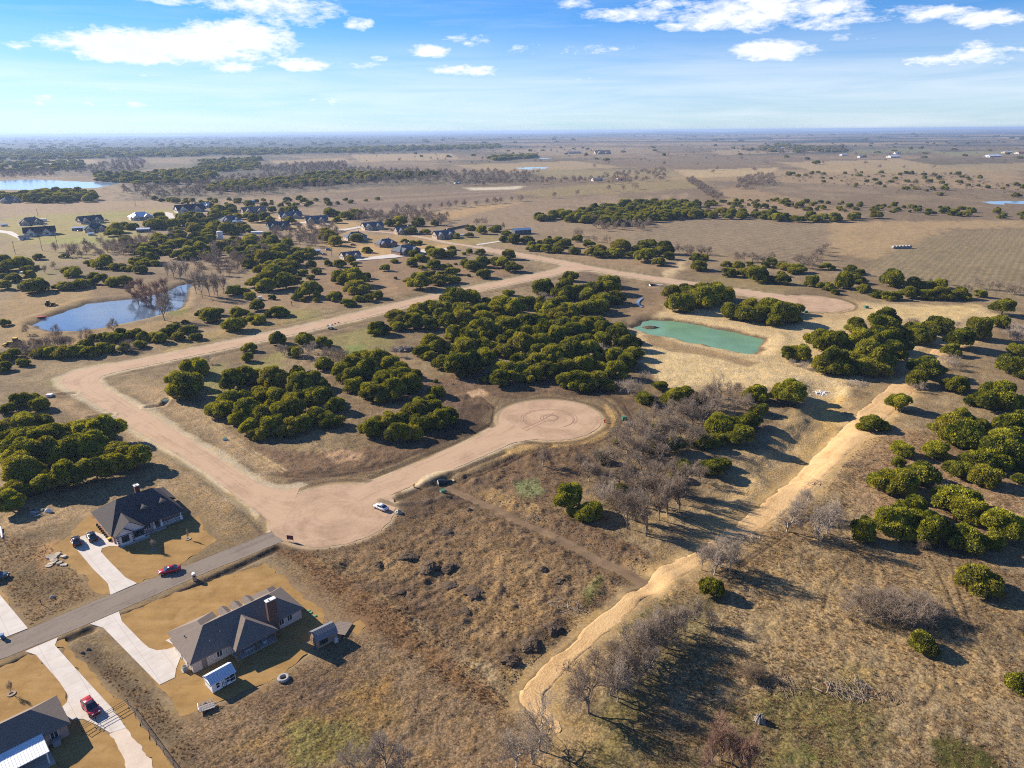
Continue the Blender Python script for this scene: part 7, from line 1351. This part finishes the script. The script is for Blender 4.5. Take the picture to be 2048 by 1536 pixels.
def culvert(label, px, py, rz, s=1.0):
    o = thing('culvert_end', label, 'culvert', at(px, py, .1), rz); gm = M('dark_plastic_culvert', (.025, .035, .04), .5, .15); n = 10
    m = MB(); sec = []
    for x, r in ((0, 1.1), (1.6, .75), (3.6, .42)): sec.append([(x*s, r*s*math.cos(math.pi*i/n), r*s*.8*math.sin(math.pi*i/n)) for i in range(n+1)])
    m.loft(sec); m.build('flared_pipe', gm, o); MB().box(-.12*s, .0, -1.25*s, 1.25*s, -.2, .35*s).build('headwall', WHT, o); MB().box(3.6*s, 4.1*s, -.35*s, .35*s, -.2, .3*s).build('outlet_cap', M('straw_yellow_cap', (.6, .48, .2), .8, .1), o)
culvert('dark flared culvert end with pale rim below the short gravel road', 876, 962, R(12), 1.15); culvert('dark culvert mouth under the far gravel road above the green pond', 1300, 570, R(5), 1.5)
MB_ = MB().box(-4, 4, -.4, .4, -.5, .5); tag(MB_.build('headwall', WHT, None, loc=at(1313, 570)), 'pale concrete headwall of the road culvert', 'headwall')
# riprap, bags, drums, brush
WHITE_BAG = M('white_woven_bag', (.52, .51, .52), .8, .12, 3); g2 = random.Random(21)
for k in range(26):
    px, py = g2.gauss(1641, 8), g2.gauss(778, 2.6); q = at(px, py); vs, fs = lump_mesh('b', k, .6, .36, .3, .15, 10, 4)
    tag(MB().add(vs, fs).build('sandbag', WHITE_BAG, None, loc=(q[0], q[1], q[2]+(.3 if k % 3 == 0 else 0))), 'white sandbag in the pile above the sandy gully', 'sandbag', 'white sandbags').rotation_euler = (0, 0, g2.uniform(0, 3))
for k, (px, py) in enumerate(((1586, 762), (1593, 764))): tag(MB().ring([(0, 0), (.6, 0), (.62, .5), (.6, 1.1), (0, 1.15)], 14).build('white_drum', WHITE_BAG, None, loc=at(px, py)), ['left white drum above the sandy gully', 'right white drum above the sandy gully'][k], 'drum')
def brush_pile(label, px, py, w, tone, n=70, seed=0, high=.35):
    g = random.Random(seed); q = at(px, py); r = .5*w*depth_at(q[:2])/FPX; m = MB()
    for k in range(n):
        a = g.uniform(0, 6.28); d = r*math.sqrt(g.random()); c = np.array((d*math.cos(a), d*.7*math.sin(a), r*high*(1-d/r)*g.random())); t = g.uniform(0, 6.28); l = r*g.uniform(.15, .5); v = np.array((math.cos(t), math.sin(t), g.uniform(-.25, .35)))*l
        m.tube(c-v, c+v, g.uniform(.02, .07), .015, 4, False)
    return tag(tag(m.build('brush_pile', MAT_TWIG[tone], None, loc=q), label, 'brush pile', 'piles of cut brush'))
for a in (('large grey brush pile in the lower right pasture', 1700, 1375, 90, 'grey', 160, 1), ('low line of cut branches left of the grey brush pile', 1560, 1368, 90, 'brown', 80, 2, .15), ('cut branches right of the large brush pile', 1775, 1392, 60, 'brown', 50, 3, .15), ('dark brush heap beside the sandy track below the hedge', 1702, 930, 36, 'brown', 70, 4), ('whitish branch heap between sandy track and bare trees', 1500, 1075, 60, 'pale', 70, 5, .12), ('pale brush heap at the foot of the right juniper grove', 1708, 768, 50, 'pale', 90, 6), ('brush scraps along the bank of the sandy track', 1640, 965, 60, 'pale', 50, 7, .1), ('brush heap at the foot of the front grove', 872, 720, 36, 'brown', 40, 8, .15), ('scattered sticks on the cleared soil before the front grove', 900, 770, 60, 'brown', 40, 9, .06), ('scattered pale sticks along the earth track', 1075, 1030, 70, 'pale', 40, 10, .05), ('scattered pale sticks left of the sandy track bend', 1130, 1210, 70, 'pale', 40, 11, .05), ('tangle of weeds at the bend of the sandy track', 1140, 1330, 60, 'brown', 60, 12, .1), ('dead branches under the bare creek trees', 1270, 1330, 90, 'pale', 70, 13, .1)): brush_pile(*a)
q = at(1520, 1440); o = thing('tree_stump', 'split grey tree stump standing in the lower right pasture', 'stump', q); m = MB()
for k in range(9): a = k*.7; m.tube((.7*math.cos(a), .6*math.sin(a), -.2), (.45*math.cos(a), .4*math.sin(a), 1.0+.6*((k*37) % 10)/10), .34, .10, 6)
m.build('bole', M('split_grey_wood', (.22, .19, .165), .9, .3, 3), o); m = MB()
for k in range(6): a = k*1.05; m.tube((.6*math.cos(a), .6*math.sin(a), .2), (1.5*math.cos(a), 1.5*math.sin(a), -.15), .2, .06, 5)
m.build('root', M('split_grey_wood', (.22, .19, .165), .9, .3, 3), o)
for px, py, px2, py2, lab in ((1654, 1385, 1661, 1366, 'pale log leaning out of the large brush pile'), (1625, 1372, 1644, 1384, 'pale fallen log left of the large brush pile')): a = np.array(at(px, py, .3)); b = np.array(at(px2, py2, .7)); tag(MB().tube((0, 0, 0), b-a, .13, .08, 8).build('fallen_log', MAT_TWIG['grey'], None, loc=a), lab, 'log')
tag(MB().add(*lump_mesh('s', 4, 5.0, 2.5, 1.0, .4, 18, 5)).build('mud_islet', CLOD, None, loc=(*Pz(1302, 655, -1.2), -1.4)), 'small dark mud islet in the green pond', 'islet')
# bales, machines, tank and poles
qa = at(1803, 497); o = thing('hay_bale_wagon', 'pale wrapped bales lined up at the field edge', 'bales', qa, R(10))
for k in range(6): m = MB().ring([(0, -1.1), (1.35, -1.1), (1.4, 0), (1.35, 1.1), (0, 1.1)], 14, 1); m.move((-7.5+k*3.0, 0, 1.3)); m.build('bale', M('wrapped_bale', (.30, .28, .26), .7, .2), o)
def machine(label, px, py, col, nm, s, rz):
    o = thing('tractor', label, 'tractor', at(px, py), rz); m = M(nm, col, .5, .15); MB().box(-.2*s, 1.5*s, -.4*s, .4*s, .7*s, 1.4*s).build('engine_hood', m, o); MB().box(-1.5*s, -.2*s, -.6*s, .6*s, .8*s, 1.2*s).build('chassis', m, o); MB().box(-1.2*s, -.2*s, -.55*s, .55*s, 1.21*s, 2.3*s).build('cab', GLASS, o); MB().box(-1.35*s, -.05*s, -.65*s, .65*s, 2.303*s, 2.4*s).build('cab_roof', m, o)
    for x, r in ((-1.0, .8), (1.1, .55)):
        for q in (-1, 1): w = MB().ring([(0, -.2*s), (r*s, -.2*s), (r*s, .2*s), (0, .2*s)], 14, 1); w.move((x*s, q*.75*s, r*s)); w.build('wheel', TYRE, o)
    b = MB(); b.tube((1.3*s, .3*s, 1.0*s), (2.4*s, .3*s, .6*s), .08*s).tube((1.3*s, -.3*s, 1.0*s), (2.4*s, -.3*s, .6*s), .08*s); b.box(2.3*s, 2.8*s, -.8*s, .8*s, .2*s, .7*s); b.build('loader', m, o)
machine('small yellow tractor on the track above the blue pond', 101, 611, (.62, .34, .04), 'tractor_yellow', 1.35, R(10)); machine('yellow machine under the grey scrub at far left', 28, 690, (.62, .40, .03), 'digger_yellow', 1.7, R(185))
box_thing('implement', 'red farm implement at the near end of the blue pond', 'farm implement', 83, 634, 4.0, 1.8, .8, M('implement_red', (.5, .05, .05), .6, .15), .4)
def utv():
    o = thing('utility_cart', 'small pale utility cart beside the straight gravel road', 'utility cart', at(661, 657), R(20)); MB().box(-1.4, 1.4, -.75, .75, .45, .95).build('body', M('cart_olive', (.3, .3, .24), .6, .1), o); MB().box(-.7, .7, -.7, .7, 1.9, 1.97).build('roof', M('cart_white', (.6, .6, .58), .6, .1), o); m = MB()
    for x in (-.65, .65):
        for y in (-.65, .65): m.tube((x, y, .95), (x, y, 1.9), .04, .04, 5)
    m.build('roll_cage', BLK, o)
    for x in (-.9, .9):
        for y in (-1, 1): w = MB().ring([(0, -.15), (.36, -.15), (.36, .15), (0, .15)], 12, 1); w.move((x, y*.8, .36)); w.build('wheel', TYRE, o)
utv()
for k, (px, py) in enumerate(((656, 651), (664, 650), (670, 648), (677, 646))): rock(px, py, 5, 'black fieldstone on the road edge behind the cart', M('black_stone', (.03, .03, .03), .9, .2), 'black stones behind the cart', 'black_stone')
q = at(441, 478); o = thing('water_tank', 'tall white cylindrical water tank among the far junipers', 'water tank', q); s = depth_at(q[:2])/FPX; MB().ring([(0, -1), (5.6*s, -1), (5.6*s, 15*s), (0, 16.5*s)], 24).build('tank', M('tank_white', (.78, .76, .72), .5, .06), o); MB().box(-5.9*s, 5.9*s, -5.9*s, 5.9*s, -1.2, .2).build('footing', MAT_SLAB, o)
box_thing('white_container', 'white container left of the tall water tank', 'container', 423, 478, 9, 4, 3.2, WHT, .1); box_thing('white_container', 'white boxes before the container at the water tank', 'container', 411, 477, 4, 3, 2.5, WHT, .1)
box_thing('covered_boat', 'white covered boat parked before the blue-grey house', 'boat', 515, 468, 12, 4.2, 2.2, WHT, .05); box_thing('deer_blind', 'small pale box blind beside the road-side junipers', 'hunting blind', 521, 600, 1.9, 1.9, 2.4, WHT, .3); box_thing('camper', 'white camper parked on the left lawns', 'camper', 85, 443, 9, 3.4, 3.2, WHT, .2); box_thing('boat_trailer', 'pale trailer beside the street house with the brown fence', 'trailer', 926, 472, 8, 3, 1.6, WHT, .1); box_thing('white_roof_panel', 'white flat-topped box half hidden by trees at the far left', 'box', 50, 547, 5.5, 3, 1.2, WHT, .05)
tag(MB().tube((0, 0, -.2), (0, 0, 2.0), .22, .16, 8).tube((0, 0, 2.0), (0, 0, 2.9), .32, .25, 8).build('game_feeder', M('dark_feeder', (.05, .05, .055), .7, .1), None, loc=at(584, 612)), 'thin dark post standing in the green grass above the road', 'post')
for k, (px, py, h, lab) in enumerate(((76, 432, 9, 'utility pole in the pasture behind the far-left houses'), (31, 509, 11, 'utility pole at the far left above the wood'), (85, 502, 11, 'utility pole left of the bare thicket'), (115, 492, 11, 'utility pole above the bare thicket'), (193, 478, 9, 'utility pole beside the tiny white shed'), (272, 414, 9, 'utility pole behind the white metal-roofed house'), (348, 480, 12, 'utility pole among the junipers with a lamp'), (401, 462, 11, 'utility pole left of the water tank'), (664, 513, 13, 'utility pole beside the cream garage'), (130, 411, 8, 'utility pole in the far left pasture'))):
    o = thing('utility_pole', lab, 'utility pole', at(px, py), 0, 'wooden utility poles'); MB().tube((0, 0, -.5), (0, 0, h), .22, .16, 7).build('pole', M('pole_wood', (.14, .10, .08), .9, .2), o); MB().box(-1.0, 1.0, -.08, .08, h-.8, h-.6).build('crossarm', M('pole_wood', (.14, .10, .08), .9, .2), o)

# ------------------------------------------------------------ tussocks, clods and weeds: more than anyone could count
def tuft_mesh(seed, w, h, n, mat):
    g = np.random.default_rng(seed); V = []; F_ = []
    for i in range(n):
        a = g.uniform(0, 6.28); q = g.uniform(0, .5)*w; bx, by = q*math.cos(a), q*math.sin(a); lx, ly = g.uniform(.3, 1)*w*math.cos(a+.4), g.uniform(.3, 1)*w*math.sin(a+.4); t = g.uniform(.06, .13)*w; k = len(V)
        V += [(bx-t*math.sin(a), by+t*math.cos(a), -.03), (bx+t*math.sin(a), by-t*math.cos(a), -.03), (bx+lx*.6+t*.5*math.sin(a), by+ly*.6, h*g.uniform(.7, 1)), (bx+lx*.6-t*.5*math.sin(a), by+ly*.6, h*g.uniform(.7, 1))]; F_.append((k, k+1, k+2, k+3))
    me = bpy.data.meshes.new('tuft'); me.from_pydata(V, [], F_); me.materials.append(mat); return me
def tuft_mat(name, lo, hi):
    t = NT(name); oi = t.n('ShaderNodeObjectInfo'); c = t.mix(oi.outputs['Random'], lo, hi)
    d = t.n('ShaderNodeBsdfDiffuse'); t.put(d.inputs[0], c); tr = t.n('ShaderNodeBsdfTranslucent'); t.put(tr.inputs[0], c); mx = t.n('ShaderNodeMixShader'); mx.inputs[0].default_value = .5
    t.t.links.new(d.outputs[0], mx.inputs[1]); t.t.links.new(tr.outputs[0], mx.inputs[2]); t.t.links.new(mx.outputs[0], t.out.inputs[0]); return t.m
def clod_mesh(seed):
    vs, fs = lump_mesh('c', seed, .5, .4, .32, .4, 8, 3); me = bpy.data.meshes.new('clod'); me.from_pydata(vs, [], fs); me.materials.append(CLOD); return me
TUFTS = [tuft_mesh(i, 1, 1, 14, tuft_mat('dry_bunchgrass', tuple(C(150, 118, 80)), tuple(C(214, 176, 124)))) for i in range(3)]+[tuft_mesh(10+i, 1, 1, 16, tuft_mat('rusty_weeds', tuple(C(128, 92, 60)), tuple(C(184, 138, 88)))) for i in range(2)]+[tuft_mesh(20, 1, 1, 12, tuft_mat('green_weeds', tuple(C(84, 96, 36)), tuple(C(140, 146, 64))))]
CLODS = [clod_mesh(70+i) for i in range(3)]
def strew(name, label, regions, protos, seed):
    g = np.random.default_rng(seed); P_, rt, sc, ix = [], [], [], []
    for poly, n, s0, s1, hk, kinds in regions:
        w = PP(poly); lo, hi = w.min(0), w.max(0); p = lo+(hi-lo)*g.random((n*4, 2)); p = p[inside(p[:, 0], p[:, 1], w)]; 
        dens = fbm(p[:, 0]/5, p[:, 1]/5, seed+9, 3); p = p[(dens+g.random(len(p))*.35 > .58)][:n]
        p = p[sheet_dist(p[:, 0], p[:, 1]) > .6]; p = p[np.abs(sdf(p[:, 0], p[:, 1], ROADS_C['track'], 10, True)) > 4]
        s = g.uniform(s0, s1, len(p)); z = height(p[:, 0], p[:, 1]); P_ += np.c_[p, z].tolist(); rt += np.c_[np.zeros(len(p)), np.zeros(len(p)), g.uniform(0, 6.28, len(p))].tolist(); s = s*.62; sc += np.c_[s, s, s*hk*.8].tolist(); ix += g.choice(kinds, len(p)).tolist()
    return gn_scatter(name, label, P_, rt, sc, ix, protos)
strew('dry_grass_tussocks', 'dry bunchgrass tussocks and weeds over the rough ground', [
 ([(1480, 1060), (1640, 1000), (1720, 880), (1850, 860), (2060, 940), (2060, 1560), (1180, 1560), (1300, 1420), (1400, 1260)], 15000, .35, .8, .55, [0, 0, 1, 2, 2]),
 ([(1130, 1480), (1300, 1400), (1450, 1300), (1750, 1340), (1760, 1560), (1120, 1570)], 3500, .3, .65, .5, [0, 1, 5, 5]),
 ([(560, 1100), (640, 1100), (800, 1200), (960, 1340), (1030, 1420), (940, 1400), (760, 1270), (620, 1150)], 3000, .3, .7, .6, [3, 4, 0, 1]),
 ([(640, 1100), (790, 1030), (900, 1000), (1130, 1090), (1270, 1160), (1180, 1240), (1040, 1340), (900, 1310), (740, 1180)], 3600, .3, .6, .45, [0, 1, 2, 3]),
 ([(380, 1440), (640, 1310), (700, 1200), (1030, 1430), (1090, 1560), (360, 1590)], 5000, .22, .5, .45, [0, 1, 2]),
 ([(150, 1300), (240, 1330), (320, 1400), (400, 1500), (360, 1536), (260, 1410)], 900, .3, .6, .7, [3, 1]), ([(0, 1070), (110, 1090), (190, 1190), (60, 1250), (0, 1180)], 1200, .3, .6, .6, [0, 3]),
 ([(1240, 1290), (1340, 1190), (1480, 1110), (1600, 1020), (1640, 1010), (1560, 1110), (1400, 1210), (1300, 1290)], 1500, .3, .7, .6, [0, 1, 5]),
 ([(960, 950), (1080, 890), (1200, 890), (1150, 980), (1300, 1110), (1280, 1130), (1050, 1020)], 1600, .3, .7, .6, [0, 3, 1]), ([(330, 780), (560, 930), (800, 870), (880, 760), (700, 720), (480, 760)], 2500, .3, .6, .5, [0, 1, 2]),
 ([(1170, 1160), (1205, 1150), (1200, 1190), (1165, 1215)], 120, .3, .6, .6, [5]), ([(1230, 1255), (1330, 1190), (1340, 1200), (1245, 1268)], 220, .3, .6, .6, [5])], TUFTS, 5)
strew('soil_clods', 'loose dark clods on the torn-up lot and trench banks', [([(620, 1100), (790, 1030), (900, 990), (1130, 1085), (1270, 1160), (1180, 1240), (1040, 1340), (900, 1310), (740, 1190)], 1300, .2, .8, .8, [0, 1, 2]), ([(1000, 1310), (1190, 1198), (1212, 1212), (1080, 1322), (1040, 1405), (1005, 1405)], 600, .2, .8, 1.0, [0, 1, 2]), ([(920, 985), (1010, 1010), (1180, 1090), (1280, 1140), (1300, 1130), (1200, 1080), (1020, 1000)], 700, .3, .9, 1, [0, 1, 2]), ([(560, 950), (740, 950), (950, 860), (980, 810), (900, 840), (740, 930)], 700, .2, .6, .8, [0, 1, 2])], CLODS, 6)
# ------------------------------------------------------------ haze
def haze():
    mb = MB().box(-47000, 47000, -47000, 47000, -90, 112)
    m = bpy.data.materials.new('haze_air'); m.use_nodes = True; nt = m.node_tree; nt.nodes.clear()
    out = nt.nodes.new('ShaderNodeOutputMaterial'); v = nt.nodes.new('ShaderNodeVolumePrincipled')
    v.inputs['Color'].default_value = (.46, .62, .90, 1); v.inputs['Density'].default_value = HAZE; v.inputs['Anisotropy'].default_value = .2
    nt.links.new(v.outputs[0], out.inputs['Volume'])
    try: m.cycles.homogeneous_volume = True
    except Exception: pass
    o = mb.build('haze', m); tag(o, 'thin blue haze over the plain', None, None, 'stuff')
HAZE = 7.0e-5
haze()
